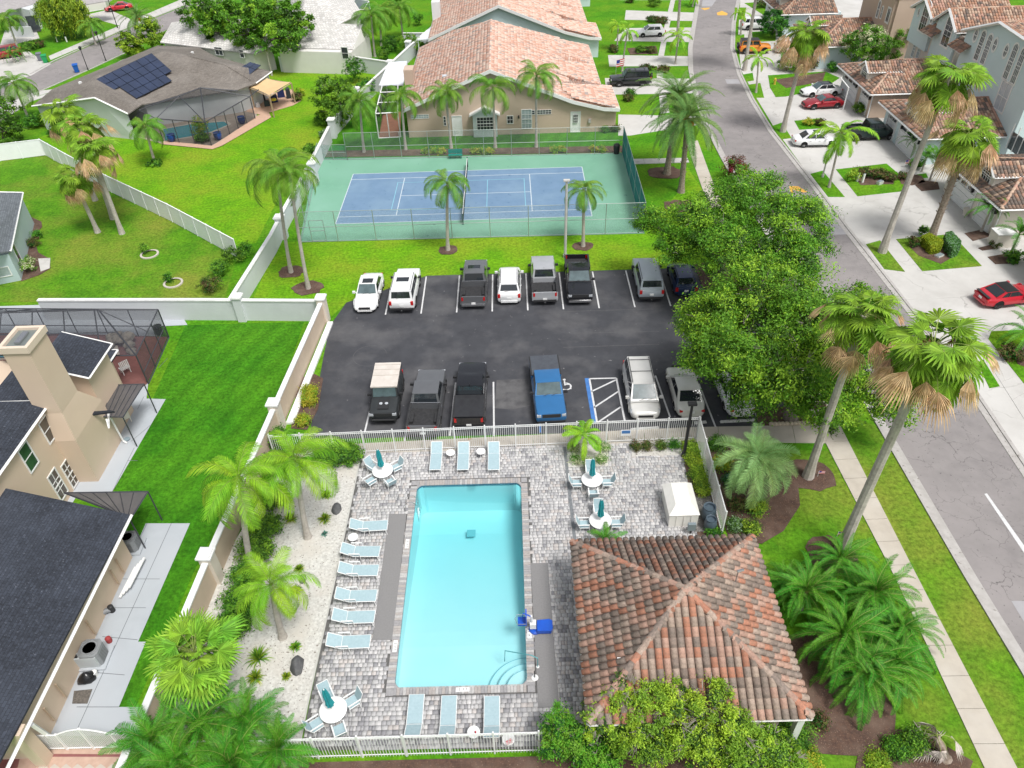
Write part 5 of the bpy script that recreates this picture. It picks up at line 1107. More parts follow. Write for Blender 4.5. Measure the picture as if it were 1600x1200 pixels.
# entrance wing windows below
boxb(T2,'entry_window',glass_d,WP((X-.05,0,0),(X-.05,1,0),1592,228)-Vector(T2.location),(.06,3.0,1.6)); 
for k in(-1.5,-.5,.5,1.5): boxb(T2,'mullion',white,WP((X-.1,0,0),(X-.1,1,0),1592,222)+Vector((0,k,0))-Vector(T2.location),(.08,.09,2.4))
# small white trellis mast near the red coupe
boxb(T1,'trim_band',white,(-.03+.4,0,5.1),(.1,10,.12)) if False else None
# ---------------------------------------------------------------- vehicles
def paint(name,c,metal=.25,rough=.28): return M('car_paint_'+name,c,tuple(x*.93 for x in c),1.5,rough=rough,metal=metal,coat=.7)
def loft(stations,smooth=True):
    "stations: (x, half width, z bottom, z top, crown)  -> closed shell"
    m=MB(); n=0; rings=[]
    for x,w,zb,zt,cr in stations:
        hh=zt-zb
        half=[(0,zb),(w*.86,zb),(w*.96,zb+.05),(w,zb+hh*.28),(w*1.0,zb+hh*.55),(w*.965,zb+hh*.84),(w*.90,zb+hh*.97),(w*.78,zt),(w*.4,zt+cr*.75),(0,zt+cr)]
        ring=[(x,y,z) for y,z in half]+[(x,-y,z) for y,z in half[-2:0:-1]]; rings.append(ring)
    k=len(rings[0]); vs=[p for r in rings for p in r]; fs=[]
    for i in range(len(rings)-1):
        for j in range(k): fs.append((i*k+j,(i+1)*k+j,(i+1)*k+(j+1)%k,i*k+(j+1)%k))
    fs+=[tuple(range(k)),tuple(range(len(vs)-1,len(vs)-1-k,-1))]; return m.add(vs,fs)
def quadpane(Q,u0,u1,v0,v1,off,seg=1):
    "a pane on a four-cornered face"
    a,b,c,d=[Vector(q) for q in Q]; n=(b-a).cross(d-a).normalized(); f=lambda u,v:(a.lerp(b,u)).lerp(d.lerp(c,u),v)+n*off
    return [f(u0,v0),f(u1,v0),f(u1,v1),f(u0,v1)]
def wheel(parent,x,y,r,side,rim=None,w=.24):
    wm_=empty_child('wheel',parent,(x,y,r)) ; key=(round(r,3),rim.name if rim else '')
    if key not in WH:
        t=MB(); pr=[(r*.62,-w/2),(r*.94,-w/2),(r,-w*.36),(r,w*.36),(r*.94,w/2),(r*.62,w/2)]; n=24; vs=[];fs=[]
        for rr,yy in pr:
            for k in range(n): vs.append((rr*math.cos(2*PI*k/n),yy,rr*math.sin(2*PI*k/n)))
        for i in range(len(pr)-1):
            for k in range(n): fs.append((i*n+k,i*n+(k+1)%n,(i+1)*n+(k+1)%n,(i+1)*n+k))
        t.add(vs,fs); tm=t.mesh('tyre',rubber,True)
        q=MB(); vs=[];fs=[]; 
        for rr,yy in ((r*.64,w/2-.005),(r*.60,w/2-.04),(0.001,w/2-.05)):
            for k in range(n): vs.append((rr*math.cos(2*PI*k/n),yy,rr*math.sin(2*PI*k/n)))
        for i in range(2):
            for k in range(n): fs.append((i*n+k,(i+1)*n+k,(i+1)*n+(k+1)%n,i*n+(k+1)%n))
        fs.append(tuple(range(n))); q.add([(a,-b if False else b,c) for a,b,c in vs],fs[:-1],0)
        q2=MB(); 
        q.mi=1
        for k in range(6):
            a=2*PI*k/6; q.box((math.cos(a)*r*.32,w/2-.03,math.sin(a)*r*.32),(r*.56,.03,r*.13),rot=Matrix.Rotation(-a,3,'Y'))
        q.box((0,w/2-.02,0),(r*.2,.03,r*.2))
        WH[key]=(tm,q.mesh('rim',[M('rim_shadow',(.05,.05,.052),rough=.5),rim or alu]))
    tm,rm=WH[key]; sc=(1,side,1)
    mobj('tyre',tm,wm_,sc=(1,1,1)); mobj('rim',rm,wm_,rot=(0,0,0 if side>0 else PI)); return wm_
WH={}
def empty_child(name,parent,loc):
    o=bpy.data.objects.new(name,None); o.location=loc; o.empty_display_size=.1; COL.objects.link(o); o.parent=parent; return o
def vehicle(kind,pc,label,pos,heading,group=None,roofm=None,glass_top=None,extra=(),sc=1.,plate=True,rim=None,cat=None,z=.012,ws=None):
    "heading: where the nose points, degrees, 0 = +X, 90 = away from the viewer"
    K=dict(
     sedan=dict(L=4.85,W=.92,belt=.92,H=1.44,ht=.80,hood=(-.98,.62),cab=(-1.75,.98),top=(-1.05,.25),r=.33,wb=1.42,rear='boot'),
     coupe=dict(L=4.75,W=.94,belt=.90,H=1.34,ht=.80,hood=(-.98,.6),cab=(-1.75,.70),top=(-.95,-.02),r=.36,wb=1.40,rear='boot'),
     suv=dict(L=4.70,W=.94,belt=1.05,H=1.68,ht=.95,hood=(-1,.72),cab=(-2.20,1.02),top=(-1.85,.42),r=.36,wb=1.40,rear='hatch'),
     bigsuv=dict(L=5.15,W=1.0,belt=1.15,H=1.86,ht=1.06,hood=(-1,.85),cab=(-2.45,1.05),top=(-2.2,.55),r=.40,wb=1.50,rear='hatch'),
     van=dict(L=5.10,W=.98,belt=1.12,H=1.76,ht=.98,hood=(-1,.7),cab=(-2.42,1.62),top=(-2.1,.72),r=.34,wb=1.50,rear='hatch'),
     hatch=dict(L=4.30,W=.89,belt=.96,H=1.52,ht=.88,hood=(-1,.65),cab=(-2.02,1.02),top=(-1.55,.35),r=.33,wb=1.28,rear='hatch'),
     pickup=dict(L=5.85,W=1.0,belt=1.22,H=1.90,ht=1.12,hood=(-1,.95),cab=(-.75,1.28),top=(-.55,.72),r=.42,wb=1.83,rear='bed'),
     jeep=dict(L=4.3,W=.93,belt=1.15,H=1.82,ht=1.08,hood=(-1,1.0),cab=(-1.95,.72),top=(-1.9,.50),r=.42,wb=1.30,rear='hatch'))[kind]
    L,W,belt,H=K['L'],K['W'],K['belt'],K['H']; h2=L/2; g=Vector(pos); g.z=0
    root=empty({'sedan':'parked_sedan','coupe':'parked_coupe','suv':'parked_suv','bigsuv':'parked_suv','van':'parked_minivan','hatch':'parked_hatchback','pickup':'parked_pickup','jeep':'parked_jeep'}[kind] if kind!='jeep' else 'parked_offroader',(g.x,g.y,z),rad(heading),label,cat or {'sedan':'sedan','coupe':'coupe','suv':'suv','bigsuv':'suv','van':'minivan','hatch':'hatchback','pickup':'pickup truck','jeep':'off-roader'}[kind],group)
    ht=K['ht']; c0,c1=K['cab']; zb=.24 if K['r']<.38 else .34; bed=K['rear']=='bed'; sq=kind in('pickup','jeep','bigsuv')
    hn=ht-(.14 if not sq else .04); tl=belt-.02 if not bed else .80
    if sq: st=[(h2,W*.86,zb+.12,hn-.14,.0),(h2-.06,W*.94,zb+.06,hn-.03,.01),(h2-.30,W*.985,zb,hn,.03),(h2-.9,W,zb,ht,.05),(c1+.10,W,zb,ht+.03,.05),(c1-.10,W,zb,belt-.02,.02)]
    else: st=[(h2,W*.62,zb+.14,hn-.26,.0),(h2-.06,W*.78,zb+.08,hn-.15,.01),(h2-.22,W*.90,zb+.02,hn-.06,.03),(h2-.50,W*.965,zb,hn-.01,.05),(h2-.95,W,zb,ht-.02,.06),(c1+.12,W,zb,ht+.05,.05),(c1-.12,W,zb,belt-.02,.02)]
    if bed: st+=[(c0+.02,W,zb,belt-.02,.0),(c0,W,zb,.80,0),(-h2+.10,W,zb,.80,0),(-h2,W*.97,zb+.05,.80,0)]
    elif K['rear']=='boot': st+=[(-.2,W,zb,belt,.02),(c0+.25,W,zb,belt,.02),(c0-.1,W*.99,zb,belt-.01,.04),(-h2+.45,W*.96,zb,belt-.04,.05),(-h2+.18,W*.90,zb+.03,belt-.08,.03),(-h2+.05,W*.80,zb+.08,belt-.13,.01),(-h2,W*.68,zb+.14,belt-.30,0)]
    else: st+=[(0,W,zb,belt,.0),(c0+.3,W,zb,belt,.0),(-h2+.22,W*.97,zb+.02,belt-.02,0),(-h2+.06,W*.93,zb+.06,belt-.06,0),(-h2,W*.84,zb+.12,belt-.2,0)]
    body=loft(st).build('body',pc,root,True,40)
    # greenhouse
    t0,t1=K['top']; wb_=W*.90; wt=W*.74 if not sq else W*.80; bz=belt-.03
    if kind=='jeep': wt=W*.86
    a=[(c1,-wb_,bz),(c1,wb_,bz),(c0,wb_,bz),(c0,-wb_,bz)]; tz=H-.04; b=[(t1,-wt,tz),(t1,wt,tz),(t0,wt,tz),(t0,-wt,tz)]
    m=MB(); rc=roofm or pc
    m.add(a+b,[(0,1,5,4),(1,2,6,5),(2,3,7,6),(3,0,4,7)]); m.build('cabin',pc,root)
    # roof skin with crown
    m=MB(); NX,NY=6,6; vs=[]
    for i in range(NX+1):
        for j in range(NY+1):
            u=i/NX;v=j/NY*2-1; x=t0-.03+(t1-t0+.06)*u; e=(1-abs(2*u-1)**4)*(1-abs(v)**4); vs.append((x,v*(wt+.015),tz+.002+.055*e))
    m.add(vs,[(i*(NY+1)+j,(i+1)*(NY+1)+j,(i+1)*(NY+1)+j+1,i*(NY+1)+j+1) for i in range(NX) for j in range(NY)]); m.build('roof',rc,root,True,0)
    F0,F1,F2,F3=[a[0],a[1],b[1],b[0]],[a[1],a[2],b[2],b[1]],[a[2],a[3],b[3],b[2]],[a[3],a[0],b[0],b[3]]
    def pane(name,F,u0,u1,v0,v1,mt=glass_c,off=.012):
        q=quadpane(F,u0,u1,v0,v1,off); m=MB(); m.poly(q); return m.build(name,mt,root)
    pane('windshield',F0,.05,.95,.08,.97,ws or glass_w,.014)
    pane('rear_window',F2,.08,.92,.28 if K['rear']=='hatch' else .12,.93,glass_c,.014)
    sp={'sedan':(.06,.44,.47,.90),'coupe':(.06,.58,.60,.88),'suv':(.05,.40,.43,.72,.75,.95),'bigsuv':(.05,.34,.37,.64,.67,.96),'van':(.05,.40,.43,.70,.73,.96),'hatch':(.06,.42,.45,.80),'pickup':(.08,.50,.54,.94),'jeep':(.06,.40,.44,.66,.70,.96)}[kind]
    for F_,rev in ((F1,0),(F3,1)):
        for i in range(0,len(sp),2):
            u0,u1=sp[i],sp[i+1]
            if rev: u0,u1=1-u1,1-u0
            pane('side_window',F_,u0,u1,.18,.90)
    # wheels and arches
    for sx in(1,-1):
        for sy in(1,-1):
            x=K['wb']*sx; wheel(root,x,sy*(W-.115),K['r'],sy,rim)
            m=MB(); r_=K['r']+.06; m.tube([(x+r_*math.cos(t),sy*(W+.004),K['r']+r_*math.sin(t)) for t in [PI*k/10 for k in range(11)]],.028,5); m.build('wheel_arch',black_pl if sq or kind=='suv' else pc,root)
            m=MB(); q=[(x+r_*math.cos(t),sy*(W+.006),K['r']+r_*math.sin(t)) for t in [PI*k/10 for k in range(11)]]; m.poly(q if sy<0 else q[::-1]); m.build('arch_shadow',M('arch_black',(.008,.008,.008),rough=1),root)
    # lamps, grille, bumpers, mirrors, plate
    zl=hn-.18 if not sq else hn-.16
    for s in(1,-1):
        m=MB()
        if sq: m.box((h2-.045,s*W*.78,zl),(.10,.26,.17))
        else: m.add([(h2-.08,s*W*.50,zl-.03),(h2-.30,s*W*.90,zl-.02),(h2-.50,s*W*.955,zl+.05),(h2-.42,s*W*.84,zl+.125),(h2-.16,s*W*.60,zl+.07)],[(0,1,2,3,4)]); m.add([(h2-.03,s*W*.50,zl-.03),(h2-.24,s*W*.93,zl-.02),(h2-.48,s*W*.985,zl+.05),(h2-.44,s*W*.86,zl+.15),(h2-.16,s*W*.60,zl+.10)],[(0,1,2,3,4) if s>0 else (4,3,2,1,0)])
        m.build('headlight',lamp_clear,root)
        m=MB(); zt=belt-.20 if not bed else 1.0
        m.box((-h2+(.05 if not K['rear']=='boot' else .10),s*W*(.83 if K['rear']!='boot' else .74),zt),(.12 if K['rear']!='boot' else .16,.20 if not bed else .14,.30 if sq or K['rear']=='hatch' else .14)); m.build('taillight',lamp_red,root)
        m=MB(); m.box((c1-.22,s*(W+.10),belt+.06),(.14,.22,.16)); m.tube([(c1-.22,s*(W-.08),belt),(c1-.22,s*(W+.05),belt+.03)],.03,5); m.build('mirror',pc if not sq else black_pl,root)
        m=MB()
        for xx in (.0,-.95) if kind!='coupe' else (-.3,): m.box((xx+.1,s*(W+.008),belt-.17),(.18,.02,.03))
        m.build('door_handle',chrome if kind in('sedan','pickup') else pc,root)
        m=MB(); m.box(((c0+c1)/2,s*(W*.985),zb+.02),(K['wb']*2-1.0,.05,.08)); m.build('sill',black_pl,root)
    m=MB(); m.box((h2-(.01 if sq else .015),0,zl-.02 if sq else zb+.30),(.05 if sq else .06,W*(1.15 if sq else .95),.24 if sq else .17))
    m.build('grille',black_pl,root)
    m=MB(); m.box((h2+(.0 if sq else -.02),0,zb+.10),(.10,W*(1.75 if sq else 1.2),.14)); m.build('front_bumper',chrome if 'chrome' in extra else (pc if not sq else black_pl),root)
    m=MB(); m.box((-h2+(-.02 if sq else .02),0,zb+.14),(.14,W*(1.8 if sq else 1.35),.16)); m.build('rear_bumper',chrome if 'chrome' in extra else (pc if not sq else black_pl),root)
    if plate: m=MB(); m.box((-h2-.02,0,zb+.42 if not bed else .62),(.03,.32,.16)); m.build('number_plate',white,root)
    m=MB(); m.box((-h2+.0,0,zb+.43),(.02,.5,.2)); 
    if K['rear']=='hatch':
        m=MB(); m.tube([(c0+.1,-.05,bz+.2*(H-bz)),(c0+.05,.35,bz+.22*(H-bz))],.012,4); m.build('wiper',black_pl,root)
    for s in(.15,-.35): m=MB(); m.tube([(c1+.06,s,bz+.06),(c1-.06,s+.42,bz+.13)],.012,4); m.build('wiper',black_pl,root)
    if 'sunroof' in extra:
        m=MB(); m.box(((t0+t1)/2+.25,0,tz+.055),(.62 if kind!='pickup' else .5,wt*1.2,.012)); m.build('sunroof',glass_c,root)
    if 'rails' in extra:
        for s in(1,-1): m=MB(); m.tube([(t0+.1,s*wt*.93,tz+.03),(t0+.15,s*wt*.93,tz+.09),(t1-.15,s*wt*.93,tz+.09),(t1-.1,s*wt*.93,tz+.03)],.02,5); m.build('roof_rail',black_pl,root)
    if 'bars' in extra:
        for x in(t0+.45,(t0+t1)/2+.25): m=MB(); m.tube([(x,-wt*.95,tz+.10),(x,wt*.95,tz+.10)],.02,5); m.build('roof_bar',black_pl,root)
    if 'hitch' in extra: m=MB(); m.tube([(-h2,0,zb+.05),(-h2-.22,0,zb+.05),(-h2-.22,0,zb+.14)],.035,6); m.build('tow_hitch',chrome,root)
    if 'spoiler' in extra: m=MB(); m.box((-h2+.16,0,belt+.03),(.22,W*1.5,.03)); m.build('spoiler',black_pl,root)
    if 'spare' in extra: wh_=wheel(root,-h2-.16,0,.40,1,rim); wh_.location=(-h2-.14,0,.98); wh_.rotation_euler=(0,0,PI/2)
    if 'stripe' in extra:
        for s in(-.12,.12): m=MB(); m.poly([(h2-.95,s-.02,ht+.052),(h2-.95,s+.02,ht+.052),(c1+.14,s+.02,ht+.105),(c1+.14,s-.02,ht+.105)]); m.build('bonnet_line',black_pl,root)
    if 'whip' in extra: m=MB(); m.tube([(t0+.2,0,tz+.04),(t0-.05,0,tz+.16)],.015,4); m.build('aerial',black_pl,root)
    if bed:
        x0,x1=-h2+.06,c0-.04; zt=belt+.0; m=MB()
        for s in(1,-1): m.box(((x0+x1)/2,s*(W-.055),(.62+zt)/2),(x1-x0,.11,zt-.62))
        m.box((x1-.03,0,(.75+zt)/2),(.06,W*2-.22,zt-.75)); m.build('bed',pc,root)
        m=MB(); m.box((-h2+.05,0,(.58+zt)/2),(.09,W*1.72,zt-.60)); m.build('tailgate',pc,root)
        m=MB(); m.box(((x0+x1)/2,0,.815),(x1-x0-.04,W*2-.22,.02))
        for s in(1,-1):
            m.box(((x0+x1)/2,s*(W-.055),zt+.012),(x1-x0,.13,.024)); m.box((-K['wb'],s*(W-.22),.92),(.9,.24,.20))
        for k in range(7): m.box(((x0+x1)/2,-W*.6+k*W*.2,.83),(x1-x0-.06,.05,.014))
        m.build('bed_liner',M('bed_liner',(.035,.035,.037),(.02,.02,.022),5,rough=.8),root)
        if 'cover' in extra: m=MB(); m.box(((x0+x1)/2,0,zt+.045),(x1-x0,W*1.84,.05)); m.build('bed_cover',M('black_vinyl_cover',(.030,.031,.034),(.022,.022,.025),3,rough=.45),root)
        if 'greycover' in extra: m=MB(); m.box(((x0+x1)/2,0,zt+.035),(x1-x0,W*1.84,.04)); m.build('bed_cover',M('grey_vinyl_cover',(.075,.085,.10),(.06,.065,.08),3,rough=.55),root)
        if 'rack' in extra:
            for x in (x1-.05,): m=MB(); m.tube([(x,-W+.06,zt),(x,-W+.06,zt+.10),(x,W-.06,zt+.10),(x,W-.06,zt)],.03,5); m.build('headache_bar',chrome,root)
        if 'load' in extra:
            m=MB(); m.box((x0+.5,.2,.93),(.3,.25,.2)); m.box((x0+.4,-.25,.92),(.2,.3,.14),.5); m.build('toolbox',black_pl,root)
    return root
def mid(p,q): a=G(*p);b=G(*q); return (a+b)/2
WHT=paint('white',(.80,.80,.80),0,.3); SIL=paint('silver',(.44,.45,.47),.2); GRY=paint('grey',(.165,.17,.18),.4); DGR=paint('dark_grey',(.07,.075,.08),.4); BLK=paint('black',(.012,.013,.017),.2,.2); BLU=paint('blue',(.03,.16,.38),.2); NAV=paint('navy',(.015,.035,.11),.3)
CHP=paint('champagne',(.64,.63,.60),.05); BEI=paint('beige',(.66,.65,.59),.0); RED=paint('red',(.55,.012,.03),.1); CRM=paint('crimson',(.33,.01,.02),.2); ORG=paint('orange',(.75,.25,.02),.1); SLV=paint('bluish_silver',(.42,.47,.51),.15)
GP='cars parked in the lot'
def slot(i,y=50.2,f=.5,dx=0): return Vector((-9.48+2.744*(i+f)+dx,y,0))
ROWT=[(-.55,'sedan',WHT,-90,'white sedan with sunroof facing the viewer, leftmost in the far row',('sunroof',),50.35),
 (.5,'bigsuv',WHT,90,'white suv with sunroof and tow hitch, second from left in far row',('sunroof','rails','hitch'),50.4),
 (2.5,'pickup',GRY,90,'grey pickup with open black bed right of the empty bay, far row',('sunroof','rack','chrome','rack'),51.0),
 (3.5,'suv',WHT,90,'white suv between the grey and the silver pickups in the far parking row',('rails',),50.9),
 (4.5,'pickup',SIL,90,'silver pickup with red tail lamps and open bed beside the glossy black pickup',('load','hitch','whip'),51.3),
 (5.5,'pickup',BLK,-90,'glossy black pickup with its bonnet towards the viewer by the lamp pole',('chrome',),51.1),
 (7.5,'bigsuv',SLV,90,'bluish silver suv with roof rails, right of the empty bay in the far parking row',('rails','hitch'),50.9),
 (8.5,'hatch',NAV,90,'dark blue hatchback half under the big oak in the far parking row',('rails',),51.0)]
for i,k,pc,hd,lb,ex,y in ROWT:
    p=Vector((-9.48+2.744*i,y,0)); vehicle(k,pc,lb,p,hd+random.uniform(-1.5,1.5),GP,extra=ex)
ROWB=[((608,615),'pickup',DGR,90,'dark grey pickup',()),]
P_=lambda x,y:G(x,y)
vehicle('pickup',GRY,'dark grey pickup between the soft top off-roader and the covered black pickup',G(670,640),88,GP,extra=('rack',))
vehicle('pickup',BLK,'black pickup with a flat black bed cover in the near parking row',G(737,628),89,GP,extra=('cover','whip'),sc=1.05)
vehicle('pickup',BLU,'bright blue pickup nosed towards the pool beside the wheelchair mark',G(855,620),-87.5,GP,extra=('greycover',))
vehicle('van',CHP,'champagne silver minivan nosed towards the pool right of the hatched aisle',G(1000,620),-91,GP,extra=('rails','bars'))
vehicle('sedan',BEI,'pale beige sedan half under the oak, its boot to the pool',G(1068,618),90,GP)
vehicle('sedan',WHT,'white sedan almost hidden under the oak at the end of the near parking row',G(1142,617),92,GP)
# boxy black military style off-roader with beige soft top
jr=vehicle('jeep',M('matt_black_paint',(.030,.034,.036),(.022,.025,.027),2,rough=.55),'boxy black off-roader with a beige canvas roof, leftmost in the near parking row',G(607,630),-90,GP,roofm=M('beige_canvas',(.62,.57,.52),(.54,.49,.44),2,rough=.9),extra=())
cv=MAT['beige_canvas']; m=MB(); m.box((-.70,0,1.84),(2.5,1.72,.10)); m.build('canvas_top',cv,jr); 
for k in(-.6,-1.2,-1.7): MB().tube([(k,-.85,1.90),(k,.85,1.90)],.02,4).build('canvas_seam',M('canvas_shadow',(.42,.38,.33)),jr)
for s in(-.18,.18): MB().lathe((1.35,s,1.14),[(.11,0),(.11,.03),(.05,.035)],12).build('bonnet_light',lamp_clear,jr)
m=MB(); m.box((1.4,0,1.13),(.9,.7,.03)); m.build('bonnet_vent',black_pl,jr); m=MB(); m.tube([(2.3,-.7,.6),(2.32,.7,.6)],.06,6); m.build('bull_bar',black_pl,jr); 
m=MB(); m.box((.52,-.35,1.32),(.06,.22,.16)); m.build('yellow_badge',M('hi_vis_yellow',(.6,.8,.05)),jr)
m=MB(); m.box((-2.35,0,1.1),(.5,1.5,.10)); m.box((-2.35,.7,1.3),(.5,.06,.5)); m.box((-2.35,-.7,1.3),(.5,.06,.5)); m.build('rear_rack',black_pl,jr)
# street side
GS='cars in the driveways'
bt=vehicle('coupe',RED,'bright red convertible with a black folding roof on the driveway at the right edge',G(1572,470),8,GS,roofm=M('black_canvas',(.012,.012,.013),rough=.9),extra=('spoiler',),rim=black_pl)
vehicle('sedan',WHT,'white sedan with its boot to the street behind the yellow green palm',G(1273,226),-3,GS,extra=('sunroof',))
vehicle('pickup',paint('deep_green',(.012,.03,.028),.2),'dark green black pickup in front of the pale blue garage door',G(1358,215),2,GS)
vehicle('coupe',CRM,'crimson coupe parked beside the white sedan with a black roof',G(1284,167),184,GS,extra=('spoiler',))
vehicle('sedan',WHT,'white sedan with a black glass roof next to the crimson coupe',G(1281,148),184,GS,roofm=glass_c)
vehicle('jeep',ORG,'orange off-roader with black hard top and spare wheel near the street',G(1177,82),-3,GS,roofm=black_pl,extra=('spare',))
vehicle('suv',WHT,'white suv in the driveway beside the rounded dark green bush',G(1181,45),-2,GS)
vehicle('suv',WHT,'white suv in the driveway behind the orange off-roader',G(1236,81),-2,GS)
vehicle('hatch',SLV,'silver car mostly hidden by the hedge behind the white suv',G(1258,89),-2,GS)
vehicle('suv',WHT,'white suv farthest back on the right side under the tall palm crown',G(1222,31),-2,GS)
us=vehicle('bigsuv',BLK,'black suv with silver wheel arches and roof rack by the small flag',G(984,132),180,GS,extra=('rails','bars','spare'))
vehicle('hatch',WHT,'white hatchback parked before the reddish hedge',G(1016,56),180,GS)
vehicle('suv',CRM,'dark red suv at the left edge of the photo on a pale driveway',G(10,90),-150,GS)
vehicle('coupe',RED,'small red car far off behind the orange fruited palm',G(187,16),-160,GS)
# ---------------------------------------------------------------- plants
bark=M('palm_bark',(.47,.43,.38),(.34,.305,.27),6,rough=.95,bump=.8,bsc=14,c3=(.54,.50,.45),sc3=1.2); bark_r=M('rough_palm_bark',(.22,.165,.12),(.36,.30,.25),7,rough=1,bump=1,bsc=10); barkw=M('tree_bark',(.23,.20,.17),(.14,.12,.10),5,rough=1,bump=.8,bsc=12); barkp=M('pale_twig',(.34,.31,.27),(.26,.23,.20),5,rough=1)
LQ=leafmat('queen_palm_leaf',(.19,.39,.035),(.12,.28,.025),1.5,.3); LY=leafmat('yellow_green_palm_leaf',(0.326,0.574,0.031),(0.225,0.465,0.028)); LD=leafmat('date_palm_leaf',(0.186,0.333,0.085),(0.132,0.264,0.062)); LW=leafmat('fan_palm_leaf',(.25,.43,.03),(.165,.33,.022),1.5,.3,.2,.012); LDead=leafmat('dead_palm_leaf',(0.70,0.50,0.29),(0.52,0.33,0.17),3,.2); LC=leafmat('cycad_leaf',(.095,.32,.018),(.05,.205,.012),1.5,.15,.2,.015); LP=leafmat('silver_palm_leaf',(.42,.66,.26),(.30,.52,.17)); LG=leafmat('bleached_palm_leaf',(0.638,0.572,0.517),(0.506,0.440,0.385),3,.2)
LB=leafmat('bright_fan_leaf',(0.295,0.527,0.046),(0.202,0.434,0.039))
def feather(name,mat,L=3.,a0=.5,a1=-1.1,n=34,ll=.75,hang=.5,w=.05,st=.14,up=0.,seed=0,stem=.022,pw=1.2):
    r=random.Random(seed); pts=[]; x=z=0; N=14; ang=[]
    for i in range(N+1):
        s=i/N; pts.append(Vector((x,0,z))); a=a0+(a1-a0)*s**pw; ang.append(a); x+=math.cos(a)*L/N; z+=math.sin(a)*L/N
    m=MB(); m.tube(pts,[stem*(1-.8*i/N) for i in range(N+1)],3,1,False)
    for i in range(n):
        s=st+(1-st)*(i+.5)/n; k=min(N-1,int(s*N)); f=s*N-k; p=pts[k].lerp(pts[k+1],f); t=Vector((math.cos(ang[k]),0,math.sin(ang[k]))); nn=Vector((-t.z,0,t.x))
        e=ll*(math.sin(PI*min(1,(s-st)/(1-st)*.80+.16))**.7)*r.uniform(.88,1.1)
        for sd in(1,-1):
            ax=.50+.35*s; d=(t*ax+Vector((0,sd,0))*.85+nn*(up+r.uniform(-.15,.15))).normalized(); wv_=t*w*.5
            q=p+d*e*.5+Vector((0,0,-hang*e*.16)); tp=p+d*e*.9+Vector((0,0,-hang*e*.60))
            m.add([p-wv_*.7,p+wv_*.7,q+wv_,q-wv_,tp],[(0,1,2,3),(3,2,4)],0)
    return m.mesh(name,[mat,MAT.get('frond_stem') or M('frond_stem',(.22,.28,.06))])
def fan(name,mat,pet=1.1,R=.85,seg=22,droop=.35,seed=0,spread=2.5,fold=.25,a0=.4):
    r=random.Random(seed); m=MB(); x=z=0; pts=[]
    for i in range(6): a=a0-.9*i/5*droop*2; pts.append(Vector((x,0,z))); x+=math.cos(a)*pet/5; z+=math.sin(a)*pet/5
    m.tube(pts,.02,3,1,False); h=pts[-1]; a=a0-.9*droop*2; t=Vector((math.cos(a),0,math.sin(a))); up=Vector((-t.z,0,t.x))
    P=lambda an,rr,lift:h+t*math.cos(an)*rr+Vector((0,math.sin(an)*rr,0))+up*lift
    for k in range(seg):
        a1=-spread+2*spread*k/seg; a2=-spread+2*spread*(k+1)/seg; am=(a1+a2)/2; R_=R*(.75+.25*math.cos(am*.7))*r.uniform(.9,1.08); side=abs(math.sin(am))
        l1=-fold*R*.5*side*.6; d=-droop*R_*r.uniform(.35,.8)
        A=P(a1,R*.55,l1);Bp=P(a2,R*.55,l1);Mi=P(am,R*.57,l1+.035); T=P(am,R_,l1)+Vector((0,0,d)); h2=P(am,R_*.8,l1)+Vector((0,0,d*.35)); wd=(Bp-A)*.36
        m.add([h,A,Mi,Bp],[(0,1,2),(0,2,3)],0); m.add([A,Mi,Bp,h2-wd,h2+wd,T],[(0,1,4,3),(1,2,4),(3,4,5)],0)
    return m.mesh(name,[mat,MAT.get('frond_stem') or M('frond_stem',(.22,.28,.06))])
FR=dict(
 queen=[feather('frond',LQ,3.1,.75,-1.45,56,.78,1.05,.042,seed=i,up=.15) for i in range(3)],
 queen_y=[feather('frond',LY,2.9,.8,-1.35,58,.74,1.0,.036,seed=i+5,up=.2) for i in range(3)],
 royal=[feather('frond',LY,2.6,.7,-1.1,34,.62,.5,.075,seed=i+9) for i in range(2)],
 date=[feather('frond',LD,4.3,.6,-.75,60,.62,.30,.05,seed=i+12,up=.25,st=.1) for i in range(3)],
 pindo=[feather('frond',LP,2.5,.9,-1.25,50,.62,.10,.026,seed=i+15,up=.35,st=.15) for i in range(2)],
 cycad=[feather('frond',LC,2.65,.85,-1.05,44,.34,.2,.042,seed=i+20,up=.3,st=.08) for i in range(3)],
 areca=[feather('frond',LC,2.3,1.1,-.45,46,.46,.35,.034,seed=i+25,up=.2,st=.15) for i in range(2)],
 fan=[fan('frond',LW,1.15,.95,22,.42,seed=i) for i in range(3)],
 bfan=[fan('frond',LB,.9,.85,22,.15,seed=i+4,fold=.5,spread=2.2) for i in range(2)],
 dead=[fan('dead_frond',LDead,1.45,.85,14,.8,seed=i+7,spread=1.0,fold=.9,a0=.15) for i in range(3)],
 ghost=[fan('frond',LG,.9,.8,16,.6,seed=i+17,spread=1.4,fold=.7,a0=.1) for i in range(2)])
GA=2.39996
def locate(base,crown):
    "3-D crown point: nearest point of its sight line to the upright above the base"
    g=G(*base); d=Vector(wv+(crown[0]-800)/F*rv+(crown[1]-600)/F*dv); C=Vector(CP); dh=Vector((d.x,d.y,0)); s=(g-Vector((C.x,C.y,0))).dot(dh)/dh.length_squared; p=C+d*s; return g,p-g
